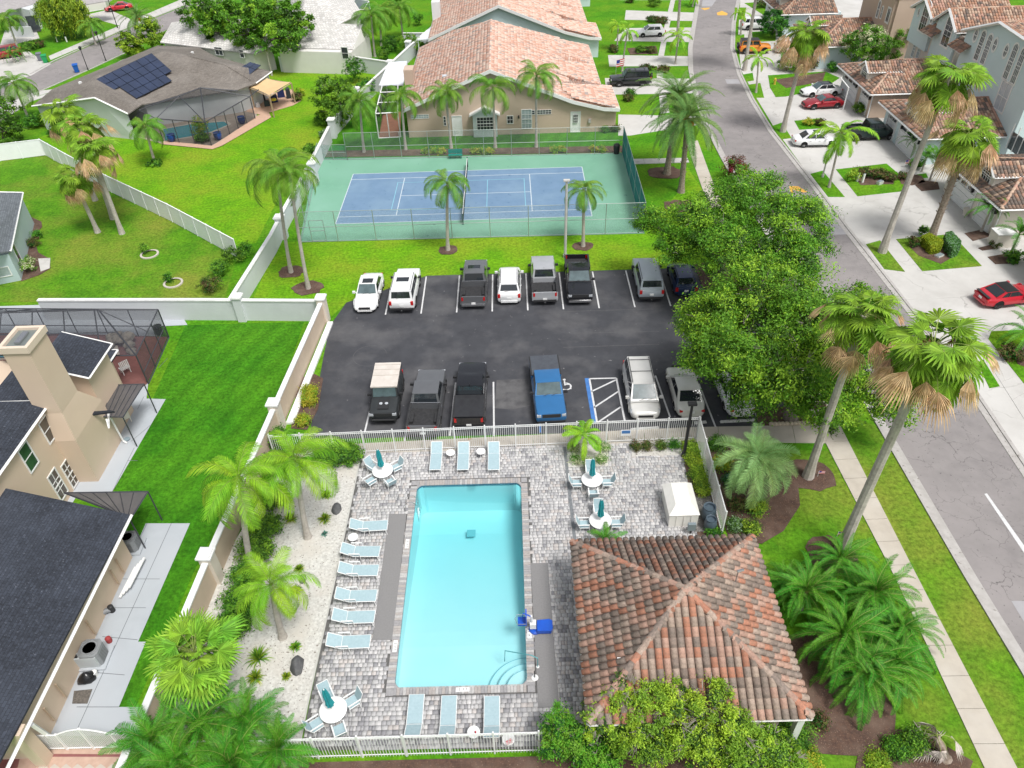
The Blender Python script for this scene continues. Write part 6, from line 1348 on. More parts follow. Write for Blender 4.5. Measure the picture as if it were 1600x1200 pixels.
def palm(label,base,crown,kind,nf,sc=1.,tr=.14,seed=0,name='palm_tree',group=None,dead=0,el=(1.15,-.55),bk=None,skirt=0,bulge=0,boots=0,cat='palm tree',h=None,fruit=False,frond_name=None):
    g,c=locate(base,crown) if crown else (G(*base),Vector((0,0,h or 1)))
    r=random.Random(seed*7+3); root=empty(name,g,0,label,cat,group)
    N=9; pts=[];rs=[]
    for i in range(N+1):
        s=i/N; pts.append(Vector((c.x*s**1.35,c.y*s**1.35,c.z*s))); rs.append(tr*(1.55-.75*min(1,s*6) if s<.17 else 1-.28*s)*(1+bulge*math.sin(PI*s)))
    rs[0]=tr*1.5; MB().tube(pts,rs,9,0).build('trunk',bk or bark,root,True)
    if boots:
        m=MB()
        for i in range(boots):
            s=.25+.72*i/boots; p=pts[0].lerp(pts[0],0); k=min(N-1,int(s*N)); p=pts[k].lerp(pts[k+1],s*N-k); a=i*GA; d=Vector((math.cos(a),math.sin(a),.9)).normalized(); m.tube([p+d*tr*.5,p+d*(tr+.22)],[.06,.03],4)
        m.build('leaf_boots',bark_r,root,kind='stuff')
    Fm=FR[kind]; top=c
    for i in range(nf):
        f=(i+.5)/nf; az=i*GA+r.uniform(-.25,.25); e=el[0]+(el[1]-el[0])*f**.85+r.uniform(-.22,.22); k=sc*r.uniform(.74,1.12)*(.75+.25*min(1,f*3))
        mobj(frond_name or 'frond',Fm[i%len(Fm)],root,tuple(top+Vector((0,0,.12*(1-f)*sc))),(r.uniform(-.4,.4),-(e-.55),az),(k,k*r.uniform(.75,1.1),k))
    for i in range(dead):
        az=i*GA*1.07+r.uniform(-.3,.3); k=sc*r.uniform(.85,1.3); mobj('dead_frond',FR['dead'][i%3],root,tuple(top+Vector((0,0,.05-.5*r.random()*sc))),(r.uniform(-.3,.3),r.uniform(-.55,.45),az),(k,k*.8,k))
    if fruit:
        for i in range(7):
            a=i*GA; MB().lathe((top.x+.45*math.cos(a),top.y+.45*math.sin(a),top.z-.35),[(.05,.25),(.22,.1),(.20,-.15),(.05,-.35)],7).build('fruit_bunch',M('orange_fruit',(.75,.26,.03),(.6,.18,.02),12),root)
    return root
# tall fan palms with brown skirts
GW='tall fan palms with hanging brown skirts'
palm('tall leaning fan palm right of the parking oak, first behind the sidewalk bend',(1262,745),(1350,492),'fan',28,1.18,.24,1,group=GW,dead=24,name='fan_palm',el=(1.3,-.45))
palm('tallest leaning fan palm whose trunk crosses the sidewalk beside the clubhouse',(1315,858),(1458,545),'fan',32,1.22,.26,2,group=GW,dead=30,name='fan_palm',el=(1.3,-.45))
palm('shaggy trunked fan palm in the hedged island by the cream garage',(1453,376),(1515,212),'fan',26,1.40,.30,3,group=GW,dead=28,name='fan_palm',bk=bark_r,boots=70,el=(1.3,-.45))
palm('smooth trunked leaning fan palm in the small island, crown over the blue garage roof',(1378,394),(1484,118),'fan',26,1.40,.26,4,group=GW,dead=28,name='fan_palm',el=(1.3,-.45))
palm('tall fan palm at the kerb near the crimson coupe, crown over the white suvs',(1223,206),(1262,52),'fan',26,1.42,.25,5,group=GW,dead=28,name='fan_palm',el=(1.3,-.45))
palm('slim tall palm on the far left kerb whose crown leaves the top of the photo',(1057,72),(1066,-60),'fan',24,1.6,.22,6,group=GW,dead=10,name='fan_palm')
palm('slim tall palm on the far right kerb whose crown leaves the top of the photo',(1163,110),(1190,-60),'fan',24,1.6,.24,7,group=GW,dead=10,name='fan_palm')
for i,(b,c,l) in enumerate((((149,313),(98,172),'fan palm farthest up in the left lawn cluster of four'),((177,342),(128,198),'fan palm behind the front pair in the left lawn cluster'),((191,365),(143,232),'right hand front fan palm of the left lawn cluster, trunk bent'),((153,363),(112,276),'shorter left hand fan palm of the left lawn cluster'))):
    palm(l,b,c,'fan',24,(1.15,1.2,1.2,1.0)[i],.20,i+10,group=GW,dead=16,name='fan_palm',el=(1.3,-.45))
# queen palms
GQ='feathery queen palms'
for b,c,s,l in (((700,391),(699,288),.85,'queen palm in a mulch ring centred in front of the tennis court'),((911,385),(912,298),.75,'queen palm in a mulch ring in front of the court beside the lamp pole'),
  ((569,238),(562,160),1.05,'queen palm at the left back corner of the court'),((634,234),(627,152),.95,'queen palm in front of the white framed patio'),((705,231),(696,146),1.0,'queen palm before the white door of the tan villa'),((774,231),(770,138),1.05,'queen palm before the bay window of the tan villa'),((838,230),(838,120),1.1,'queen palm right of the bay, tallest before the tan villa'),
  ((242,254),(228,200),1.0,'queen palm with an ivy ring alone on the yellow green lawn'),((455,426),(432,262),1.15,'left queen palm of the crossing pair by the white wall'),((482,451),(452,272),1.0,'right queen palm of the crossing pair by the white wall'),
  ((586,89),(580,26),1.15,'left queen palm of the three behind the far white wall'),((596,72),(594,20),1.15,'middle queen palm of the three behind the far white wall'),((630,60),(624,14),1.15,'right queen palm of the three behind the far white wall'),
  ((26,69),(12,30),1.05,'queen palm before the white house in the top left corner'),((46,188),(22,132),1.15,'queen palm at the left edge below the side street'),((150,70),(142,40),.95,'pale young queen palm beside the side street lamp'),((120,2),(60,-20),1.,'queen palm at the very top left behind the willow')):
    palm(l,b,c,'queen',22,s,.15,int(b[0]),group=GQ,name='queen_palm',el=(1.25,-.35))
for b,c,s,l in (((394,887),(376,752),1.12,'yellow green queen palm in front of the boundary wall, leaning left over it'),((481,840),(462,722),1.05,'queen palm on the gravel with a thick grey trunk near the hedge'),((442,996),(424,915),.85,'short queen palm on the gravel beside the middle loungers')):
    palm(l,b,c,'queen_y',22,s,.17,int(b[0]),group='palms beside the pool',name='queen_palm',el=(1.25,-.45))
for b,c,s,l in (((1157,55),(1160,22),.8,'small palm at the kerb left of the top white suv'),((1181,145),(1185,92),.9,'yellow green palm at the kerb below the orange off-roader'),((972,112),(980,50),.8,'thin palm left of the white hatchback'),((964,78),(966,40),.7,'thin palm at the corner of the pale blue villa'),((1055,100),(1060,58),1.0,'yellow green palm on the far left verge'),((1295,293),(1314,210),1.35,'bright yellow green palm leaning over the white sedan'),
  ((1082,10),(1086,-6),.8,'small palm at the top edge beside the street'),((1386,160),(1390,128),.7,'ragged flowering palm at the tan garage corner')):
    palm(l,b,c,'royal',13,s,.12,int(b[0]),group='small palms along the street',name='small_palm',el=(1.2,-.3))
for b,h,s,k,l in (((1421,246),1.6,.75,'cycad','small palm at the corner of the pale blue garage'),((1452,283),2.0,.95,'areca','clump palm in the bed left of the cream garage'),((1440,268),1.3,.8,'areca','lower clump palm beside the garage path'),((1533,362),2.2,.9,'cycad','pygmy palm before the small cream garage door'),((1578,398),1.8,.9,'areca','palm by the path near the cream garage corner'),((1597,545),1.2,1.1,'cycad','palm half out of frame right of the road'),
  ((108,270),.9,.5,'areca','small palm plant'),((425,118),3.2,1.0,'areca','small palm before the far white wall'),((23,98),1.0,.9,'cycad','sago palm left of the top left driveway'),((38,92),.9,.8,'cycad','sago palm right of the first near the top left driveway'),
  ((1250,100),1.5,.9,'areca','palm in the big hedge island'),((1218,105),1.7,.9,'areca','green palm left in the big hedge island'),((946,856),.5,.55,'areca','low palm peeping over the clubhouse roof edge behind the table')):
    if l=='small palm plant': continue
    palm(l,b,None,k,22,s,.10,int(b[0])+3,h=h,name='small_palm',group='low palms',el=(1.3,-.1))
palm('small bright palm in the gravel square by the pool fence',(912,712),None,'royal',16,.62,.10,77,h=1.7,name='small_palm',el=(1.3,-.2))
palm('great date palm, rear one of the two right of the tennis court',(1042,272),(1060,152),'date',64,1.05,.30,31,group='two great date palms',name='date_palm',bk=bark_r,el=(1.35,-.5),boots=20)
palm('great date palm, front one of the two right of the tennis court',(1064,300),(1074,186),'date',66,1.05,.28,32,group='two great date palms',name='date_palm',bk=bark_r,el=(1.35,-.55),boots=20,fruit=True)
palm('date palm hung with orange fruit beside the side street',(216,62),(214,26),'date',40,.85,.25,33,name='date_palm',bk=bark_r,fruit=True,el=(1.3,-.5))
palm('silvery feather palm right of the white fence by the parking walk',(1170,785),(1184,722),'pindo',62,1.12,.22,34,name='silver_palm',bk=bark_r,el=(1.4,-.75),boots=20)
palm('bright fan palm leaning over the white coping near the bottom left',(352,1106),(305,1022),'bfan',46,1.25,.15,35,name='fan_palm',el=(1.4,-.7))
palm('dead bleached fan palm at the bottom right corner lawn',(1476,1185),(1462,1150),'ghost',17,1.05,.2,36,name='dead_palm',bk=bark_r,el=(.8,-1.0),cat='palm tree')
for b,h,s,l in (((1300,1030),1.7,1.15,'largest dark feather palm of the clump right of the clubhouse'),((1250,950),1.3,.95,'feather palm of the clump touching the clubhouse eave'),((1352,960),1.6,1.05,'feather palm at the top right of the clubhouse clump'),((1392,1010),1.2,.95,'feather palm nearest the sidewalk in the clubhouse clump'),((1340,1075),1.2,1.05,'lowest feather palm of the clubhouse clump'),((1300,905),1.4,.9,'feather palm highest up the lawn in the clubhouse clump'),((1385,1060),1.0,.9,'feather palm right bottom of the clubhouse clump'),((1218,930),1.0,.7,'small feather palm behind the clubhouse corner')):
    palm(l,b,None,'cycad',50,s,.13,int(b[0]),h=h,group='feather palm clump beside the clubhouse',name='feather_palm',el=(1.4,-.6))
for b,h,s,l in (((262,1196),1.6,1.0,'feather palm in the bottom left corner by the gate'),((335,1165),1.7,1.05,'feather palm over the lower end of the white coping'),((400,1160),1.5,1.0,'feather palm beside the lower left dining table'),((445,1195),1.2,.85,'feather palm at the bottom fence right of its clump'),((300,1225),1.6,1.1,'feather palm at the bottom edge below the coping'),((380,1225),1.5,1.0,'feather palm at the bottom edge under the fence')):
    palm(l,b,None,'areca' if b[0]!=335 else 'cycad',36,s,.10,int(b[0]),h=h,group='feather palms in the bottom left corner',name='feather_palm',el=(1.35,-.45))
# ---------------------------------------------------------------- broadleaf foliage
def foliage(B,blobs,n,ls,mats,seed=0,up=.35,cl=.55,wts=None,drop=0.,lw=.42,ncl=None,core=.25):
    "leaf blades gathered in twig clusters over the shells of several ellipsoids (world points, radius, height radius)"
    rng=np.random.RandomState(seed); ar=np.array([b[1]**2 for b in blobs]); ar=ar/ar.sum(); C=[];OUT=[]
    ncl=ncl or max(12,n//(150 if n>30000 else 80)); 
    for b,a in zip(blobs,ar):
        k=max(3,int(ncl*a)); d=rng.normal(size=(k,3)); d[:,2]=d[:,2]+up; d/=np.linalg.norm(d,axis=1)[:,None]; rr=rng.uniform(.72,1.06,(k,1))*np.where(rng.rand(k,1)<core,.6,1)
        C.append(np.array(b[0])+d*rr*np.array([b[1],b[1],b[2]])); OUT.append(d)
    C=np.concatenate(C);OUT=np.concatenate(OUT); m=rng.randint(0,len(C),n); s=cl*rng.uniform(.5,1.2,len(C))
    P=C[m]+rng.normal(size=(n,3))*s[m][:,None]*np.array([.42,.42,.30]); 
    if drop: P[:,2]-=np.abs(rng.normal(size=n))*drop
    nrm=OUT[m]*.7+rng.normal(size=(n,3))*.55+np.array([0,0,.45]); nrm/=np.linalg.norm(nrm,axis=1)[:,None]
    t=rng.normal(size=(n,3))+OUT[m]*.5; 
    if drop: t[:,2]-=2.2
    t-=nrm*(t*nrm).sum(1)[:,None]; t/=np.linalg.norm(t,axis=1)[:,None]; u=np.cross(nrm,t); L=ls*rng.uniform(.6,1.25,(n,1)); W_=L*lw
    V=np.stack([P-t*L*.5,P+u*W_*.5,P+t*L*.5,P-u*W_*.5],1)-np.array([B.x,B.y,B.z]); V[:,:,2]=np.maximum(V[:,:,2],.01)
    cm=rng.choice(len(mats),len(C),p=wts); mi=np.where(rng.rand(n)<.8,cm[m],rng.choice(len(mats),n,p=wts))
    return V.reshape(-1,3),np.arange(4*n).reshape(n,4),mi
OAK=[leafmat('oak_leaf_mid',(.135,.335,.022),(.085,.24,.016),.6,.28,.22,.006),leafmat('oak_leaf_bright',(.31,.54,.036),(.23,.43,.028),.6,.28,.2,.006),leafmat('oak_leaf_dark',(.05,.13,.012),(.035,.095,.010),.6,.2,.2,.006)]
GRN=[leafmat('shrub_leaf_mid',(0.109,0.295,0.028),(0.078,0.232,0.022)),leafmat('shrub_leaf_bright',(0.217,0.449,0.031),(0.155,0.364,0.028)),leafmat('shrub_leaf_dark',(0.041,0.135,0.016),(0.030,0.101,0.014))]
YEL=[leafmat('lime_leaf',(0.396,0.484,0.033),(0.297,0.418,0.028)),leafmat('shrub_leaf_bright',(0.155,0.310,0.016),(0.155,0.310,0.016)),leafmat('gold_leaf',(0.605,0.550,0.055),(0.462,0.462,0.044))]
BRN=[leafmat('bronze_leaf',(0.192,0.102,0.054),(0.120,0.072,0.042)),leafmat('olive_leaf',(0.186,0.202,0.046),(0.139,0.155,0.039)),MAT['shrub_leaf_dark']]
RDL=[leafmat('red_flower_leaf',(0.352,0.033,0.044),(0.242,0.022,0.033)),MAT['shrub_leaf_mid'],MAT['bronze_leaf']]
FLW=[MAT['shrub_leaf_mid'],MAT['shrub_leaf_bright'],leafmat('cream_flower',(0.748,0.748,0.495),(0.660,0.682,0.440))]
BOT=[leafmat('bottlebrush_leaf',(.26,.42,.035),(.19,.33,.028),.8,.3),leafmat('bottlebrush_bright',(.46,.60,.045),(.34,.50,.04),.8,.3),leafmat('bottlebrush_dark',(.055,.12,.016),(.035,.085,.012),.8,.2)]
WIL=[leafmat('willow_leaf',(0.264,0.419,0.031),(0.171,0.310,0.023)),leafmat('willow_bright',(0.419,0.558,0.046),(0.310,0.465,0.031)),MAT['shrub_leaf_dark']]
SLV_=[leafmat('sage_leaf',(0.279,0.434,0.248),(0.202,0.341,0.186)),MAT['shrub_leaf_mid'],MAT['shrub_leaf_dark']]
def tree(label,base,blobs,n,ls,mats,seed=1,tr=.3,name='oak_tree',cat='tree',group=None,twigs=30,twm=None,**k):
    g=G(*base); root=empty(name,g,0,label,cat,group); W3=[]
    for px,py,z,r,rz in blobs: p=G(px,py,z); W3.append((tuple(p),r,rz))
    V,Q,mi=foliage(g,W3,n,ls,mats,seed,**k); o=bpy.data.objects.new('crown',fast_mesh('crown',V,Q,mats,mi)); link(o,root)
    r=random.Random(seed); c=sum((Vector(w[0]) for w in W3),Vector())/len(W3)-g; fork=Vector((c.x*.25,c.y*.25,c.z*.35)); m=MB(); m.tube([Vector((0,0,0)),fork*.5,fork],[tr*1.4,tr,tr*.85],9); m.build('trunk',barkw,root,True)
    for w in W3:
        p=Vector(w[0])-g; q=fork.lerp(p,.5)+Vector((r.uniform(-.4,.4),r.uniform(-.4,.4),.2)); m=MB(); m.tube([fork,q,p],[tr*.55,tr*.35,tr*.12],6)
        for j in range(5): a=r.uniform(0,6.28); e=r.uniform(-.1,1.); d=Vector((math.cos(a)*math.cos(e)*w[1],math.sin(a)*math.cos(e)*w[1],math.sin(e)*w[2]))*.92; m.tube([q.lerp(p,r.random()),p+d*.5,p+d],[tr*.14,tr*.1,.015],4)
        m.build('limb',barkw,root,True)
    if twigs:
        m=MB()
        for j in range(twigs):
            w=W3[r.randrange(len(W3))]; p=Vector(w[0])-g; a=r.uniform(0,6.28); e=r.uniform(.1,1.4); d=Vector((math.cos(a)*math.cos(e)*w[1],math.sin(a)*math.cos(e)*w[1],math.sin(e)*w[2])); s=d*.75
            for t in range(4): m.tube([p+s,p+s+(d*.3+Vector((r.uniform(-.5,.5),r.uniform(-.5,.5),r.uniform(-.3,.3)))*w[1]*.3)],[.022,.006],3)
        m.build('twigs',twm or barkp,root,kind='stuff')
    return root
tree('great oak over the top right end of the parking lot, the farther of two',(1120,430),[(1170,318,7,2.9,2.2),(1092,350,6.2,2.5,1.9),(1235,350,7,2.7,2.0),(1140,385,6,2.9,2.0),(1056,388,4.8,1.6,1.2),(1245,405,5.6,2.3,1.8),(1015,350,5,1.3,1.0),(1200,415,5.5,2.2,1.6)],98000,.195,OAK,1,.34,group='two parking lot oaks',cl=.78,wts=[.5,.33,.17],twigs=50)
tree('great oak over the near right end of the parking lot, the nearer of two',(1235,655),[(1180,462,7.4,2.7,2.1),(1122,505,6.4,2.2,1.9),(1255,500,7.2,2.6,2.0),(1160,552,6.2,2.6,2.0),(1100,568,4.8,1.3,1.1),(1310,545,6.2,2.4,1.8),(1225,585,5.6,2.6,1.9),(1355,590,4.8,2.0,1.5),(1178,612,4.2,1.6,1.2),(1285,625,4.2,2.0,1.4),(1395,625,3.6,1.5,1.1),(1082,500,5.2,1.2,1.0),(1345,480,5.5,1.8,1.4)],130000,.19,OAK,2,.36,group='two parking lot oaks',cl=.76,wts=[.5,.33,.17],twigs=60)
tree('big far oak with pale trunks before the white roofed houses',(418,86),[(400,22,6.8,3.2,2.5),(345,26,6.4,2.9,2.2),(450,28,6.4,3.0,2.3),(308,22,6.2,2.4,1.8),(385,52,5.2,2.6,1.8),(440,60,4.6,2.4,1.8),(470,48,5,2.0,1.6),(335,50,4.6,1.9,1.3)],36000,.40,OAK,3,.4,cl=.8,wts=[.62,.2,.18])
tree('weeping willow like tree in the top left garden',(103,54),[(95,8,5,3.2,2.4),(80,20,4,2.4,2.2),(112,18,4,2.4,2.2)],17000,.55,WIL,4,.25,name='willow_tree',drop=1.1,lw=.22,wts=[.5,.35,.15],twigs=0)
tree('round tree covered in white blossom between the blue garages',(1352,98),[(1352,72,3.4,2.8,2.3),(1338,70,3.2,1.8,1.6),(1370,76,3.2,1.9,1.6)],15000,.28,FLW,5,.2,name='flowering_tree',wts=[.42,.30,.28],twigs=0)
tree('leafy tree in the gap left of the three storey townhouse',(1398,94),[(1403,60,3.6,1.8,2.0),(1392,78,2.6,1.5,1.4),(1412,50,4.2,1.3,1.6)],8000,.28,GRN,6,.16,name='leafy_tree',twigs=0,wts=[.5,.35,.15])
tree('round dark green tree beside the top white suv',(1208,52),[(1210,36,2.0,2.1,1.7)],6000,.3,GRN,7,.15,name='rounded_tree',twigs=0,wts=[.3,.1,.6])
tree('wispy pale tree between the side street and the solar house',(238,72),[(235,50,3,1.9,1.8),(243,62,2,1.3,1.2)],6000,.34,WIL,8,.14,name='pale_tree',twigs=20,wts=[.7,.25,.05])
tree('bushy pale tree at the roof corner of the solar house',(200,85),[(198,68,2.2,1.7,1.5),(210,74,1.6,1.4,1.2)],5500,.34,WIL,9,.14,name='pale_tree',twigs=12,wts=[.6,.3,.1])
tree('bushy green tree behind the white wall left of the court palms',(522,196),[(518,150,3.4,2.2,2.0),(535,170,2.4,2.0,1.7),(515,175,2.0,1.6,1.5),(545,150,2.6,1.6,1.4)],15000,.28,GRN,10,.18,name='leafy_tree',twigs=10,wts=[.45,.35,.2])
tree('dense dark tree at the left edge below the side street',(8,225),[(0,180,3.6,2.4,2.2),(6,205,2.2,1.8,1.6)],9000,.3,OAK,11,.2,name='leafy_tree',twigs=8,wts=[.4,.1,.5])
tree('yellow green bottlebrush tree before the clubhouse roof, left lobe reaching highest',(1035,1190),[(985,1088,3.1,1.15,1.0),(1045,1105,3.0,1.3,1.0),(1110,1108,3.2,1.25,1.0),(940,1125,2.3,1.0,.9),(1010,1140,2.3,1.4,1.0),(1085,1150,2.3,1.3,1.0),(1150,1140,2.5,1.1,.9)],60000,.125,BOT,12,.12,name='bottlebrush_tree',cl=.34,twigs=110,wts=[.45,.35,.2],twm=barkp)
tree('lower bottlebrush tree in the bottom edge right of the first',(1170,1215),[(1190,1165,1.8,1.1,.9),(1150,1185,1.7,1.0,.8),(1225,1190,1.2,.9,.7)],22000,.125,BOT,13,.10,name='bottlebrush_tree',cl=.34,twigs=50,wts=[.5,.25,.25])
tree('upright green bush at the clubhouse corner beside the bottom fence',(880,1188),[(872,1135,1.7,.7,1.1),(900,1160,1.3,.8,.9),(862,1165,1.2,.6,.8),(935,1185,1.0,.9,.7)],19000,.12,[GRN[1],BOT[0],GRN[2]],14,.08,name='upright_bush',cat='bush',cl=.32,twigs=25,wts=[.5,.3,.2])
tree('dark crape myrtle with red blooms beside the street behind the oak',(1148,276),[(1150,262,1.3,1.2,1.0)],2600,.22,RDL,15,.08,name='crape_myrtle',twigs=14,wts=[.4,.3,.3])
# shrubs: (label, px, py, [blobs as dx,dy,z,r,rz in metres], leaves, size, palette)
def shrub(label,px,py,bl,n,ls,mats,seed=0,name='shrub',group=None,cat='shrub',wts=None,cl=.3,**k):
    g=G(px,py); W3=[((g.x+b[0],g.y+b[1],b[2]),b[3],b[4]) for b in bl]; V,Q,mi=foliage(g,W3,n,ls,mats,seed or int(px*3+py),cl=cl,wts=wts,ncl=max(20,n//25),core=.5,**k)
    o=bpy.data.objects.new(name,fast_mesh(name,V,Q,mats,mi)); o.location=g; link(o); return tag(o,label,cat,group)
B1=lambda r,h:[(0,0,h*.55,r,h*.5)]
shrub('big glossy round green hedge bush at the left end of the pool fence',533,722,[(-.75,.1,.6,.8,.6),(0,.15,.65,.85,.62),(.7,.1,.6,.75,.6)],16000,.13,[GRN[0],GRN[1],GRN[2]],cat='bush',wts=[.5,.35,.15])
shrub('yellow variegated bush in the mulch bed beside the parking lot',484,626,[(0,.4,.45,.55,.5),(.1,-.4,.4,.5,.45)],7000,.11,YEL,wts=[.45,.2,.35])
shrub('small yellow shrub lower in the mulch bed beside the parking lot',474,662,B1(.45,.6),2500,.11,YEL,wts=[.45,.3,.25])
for i,(x,y,r,h) in enumerate(((436,735,.8,1.4),(425,790,.9,1.5),(412,835,.9,1.4),(400,872,.9,1.5),(385,915,.8,1.3),(375,955,.9,1.5),(362,990,.8,1.2),(440,700,.7,1.5))):
    shrub(['dense green shrub against the boundary wall under the palm crown','dense green shrub on the gravel edge second down the wall','dark green shrub behind the grey palm trunk at the wall','thick shrub at the foot of the yellow green queen palm','green shrub at the wall below the queen palm foot','dark shrub at the wall beside the short queen palm','low green shrub at the wall above the bright fan palm','tall shrub in the corner where the pool fence meets the wall'][i],x,y,[(0,0,h*.5,r,h*.5),(r*.6,.2,h*.4,r*.7,h*.4)],6500,.13,GRN,group='shrubs along the boundary wall',wts=[.45,.3,.25])
for x,y,r,l in ((510,775,.42,'golden green grass tuft above the dark rock'),(455,812,.5,'green grass tuft beside the grey palm trunk'),(508,812,.45,'olive grass tuft left of the top lounger'),(468,890,.35,'golden grass tuft beside the second dark rock'),(462,925,.45,'green tuft near the short palm'),(405,1030,.7,'bright green tuft left of the short palm foot'),(462,1012,.35,'golden tuft above the tall dark rock'),(448,1058,.28,'small golden tuft below the tall dark rock'),(400,1060,.5,'green tuft near the bright fan palm'),(508,835,.25,'spiky blue green agave on the gravel')):
    g=G(x,y); o=bpy.data.objects.new('grass_tuft',None); m=MB(); r_=random.Random(int(x)); nb=110 if 'agave' not in l else 26
    for i in range(nb):
        a=i*GA; e=r_.uniform(.25,1.45); L_=r*r_.uniform(.8,1.3); d=Vector((math.cos(a)*math.cos(e),math.sin(a)*math.cos(e),math.sin(e))); s=Vector((-math.sin(a),math.cos(a),0))*(.02 if nb>50 else .05); q=d*L_*.6; t_=d*L_+Vector((0,0,-.35*L_*math.cos(e))); m.add([-s,s,q+s,q-s,t_],[(0,1,2,3),(3,2,4)],i%3 if nb>50 else 3)
    o=m.build('grass_tuft',[WIL[0],YEL[0],GRN[0],leafmat('agave_leaf',(0.139,0.310,0.232),(0.109,0.248,0.186))]); o.location=g; tag(o,l,'plant','tufts on the white gravel')
rk=M('dark_rock',(.07,.07,.075),(.13,.13,.13),3,rough=.8,bump=.8,bsc=8)
for x,y,sx,sy,h,l in ((526,797,.28,.45,.4,'dark boulder beside the golden tuft near the hedge'),(465,1042,.32,.55,.6,'tall dark boulder on the gravel left of the lowest lounger'),(473,906,.22,.3,.3,'small dark boulder near the middle of the gravel')):
    m=MB(); rr=random.Random(int(x)); vs=[];n=9
    for zi,(z_,k_) in enumerate(((0,1),(.45,.95),(.8,.65),(1,.25))):
        for i in range(n): a=2*PI*i/n; q=k_*rr.uniform(.8,1.1); vs.append((sx*q*math.cos(a),sy*q*math.sin(a),h*z_*rr.uniform(.9,1.05)))
    m.add(vs,[(i*n+j,i*n+(j+1)%n,(i+1)*n+(j+1)%n,(i+1)*n+j) for i in range(3) for j in range(n)]+[tuple(range(3*n,4*n))]); o=m.build('boulder',rk,None,True,50); o.location=G(x,y); tag(o,l,'rock','boulders on the gravel')
rg=random.Random(9)
for i in range(26):
    pass
# strip planting by the right fence and top gravel strip
for i,(x,y) in enumerate(((1077,705),(1082,725),(1088,745),(1094,765))): shrub(['yellow green hedge plant at the top of the strip inside the right fence','second hedge plant down the strip inside the right fence','third hedge plant down the strip inside the right fence','lowest hedge plant of the strip above the urns'][i],x,y,[(0,0,.35,.5,.4),(.15,-.35,.3,.4,.35)],3500,.10,[BOT[0],BOT[1],GRN[2]],group='hedge inside the right fence',wts=[.4,.45,.15])
for x,y,c,l in ((993,702,BRN,'small grey brown plant left in the gravel strip by the fence'),(1010,702,BRN,'small brown plant second in the gravel strip by the fence'),(1032,702,[GRN[0],BRN[1],GRN[2]],'mixed green plant third in the gravel strip'),(1053,700,GRN,'green bush right in the gravel strip by the fence')): shrub(l,x,y,B1(.33,.55),1200,.10,c,group='small plants in the gravel strip')
for i,(x,y) in enumerate(((897,704),(900,722),(920,727),(940,722),(944,704))): shrub(['white flowering plant at the upper left of the gravel square','white flowering plant at the lower left of the gravel square','white flowering plant below the bright small palm','white flowering plant at the lower right of the gravel square','white flowering plant at the upper right of the gravel square'][i],x,y,B1(.34,.5),1500,.09,FLW,group='white flowers round the small palm',wts=[.35,.2,.45])
# beds right of the fence
for a in ((1262,742,1.6,1.3),(1300,866,1.3,1.3)): bedc(*a)
bed([(1100,700),(1150,690),(1245,740),(1250,790),(1224,830),(1190,850),(1140,845),(1110,760)],.046); bedc(1285,1075,2.7,3.1,.047,name='mulch_bed'); bed([(1340,1180),(1400,1140),(1440,1145),(1520,1190),(1500,1240),(1330,1240)],.045)
bed([(250,1200),(480,1192),(850,1182),(920,1178),(930,1240),(250,1240)],.045); bed([(914,1178),(1240,1140),(1262,1175),(1250,1240),(915,1240)],.048); bed([(455,670),(466,592),(492,585),(505,592),(497,640),(480,672)],.045)
for x,y,r,h,c,l in ((1120,700,.6,.8,GRN,'leafy plant outside the top corner of the right fence'),(1128,730,.6,.7,YEL,'lime plant outside the right fence'),(1150,795,.5,.7,BRN,'purple brown plant right of the right fence'),(1180,800,.6,.8,[WIL[0],YEL[0],GRN[0]],'lime spiky bush below the silvery palm'),(1148,825,.5,.6,SLV_,'grey green bush near the lower end of the right fence'),(1172,832,.5,.7,BOT,'bright bush beside the clubhouse back corner'),(1140,758,.5,.6,[MAT['agave_leaf'],GRN[0],GRN[2]],'blue green agave like bush outside the right fence'),(1115,838,.4,.5,GRN,'small green plant below the urns'),
  (1400,1172,.55,.5,GRN,'round green bush left in the bottom right mulch bed'),(1425,1165,.6,.7,GRN,'round green bush beside the bleached palm'),(1370,1195,.5,.4,[WIL[0],WIL[1],GRN[1]],'lime bush at the bottom edge right of the clubhouse'),(1230,1150,1.0,.9,GRN,'green bush below the clubhouse right corner'),(1200,1165,.8,.8,GRN,'green bush under the clubhouse eave'),(1250,1195,.8,.6,YEL,'yellow bush at the bottom edge by the bottlebrush'),(1280,1130,.4,.4,BRN,'small brown plant at the clubhouse corner')):
    shrub(l,x,y,B1(r,h),int(3200*r*r/.36*1.0),.11,c,group='plants in the mulch beds')
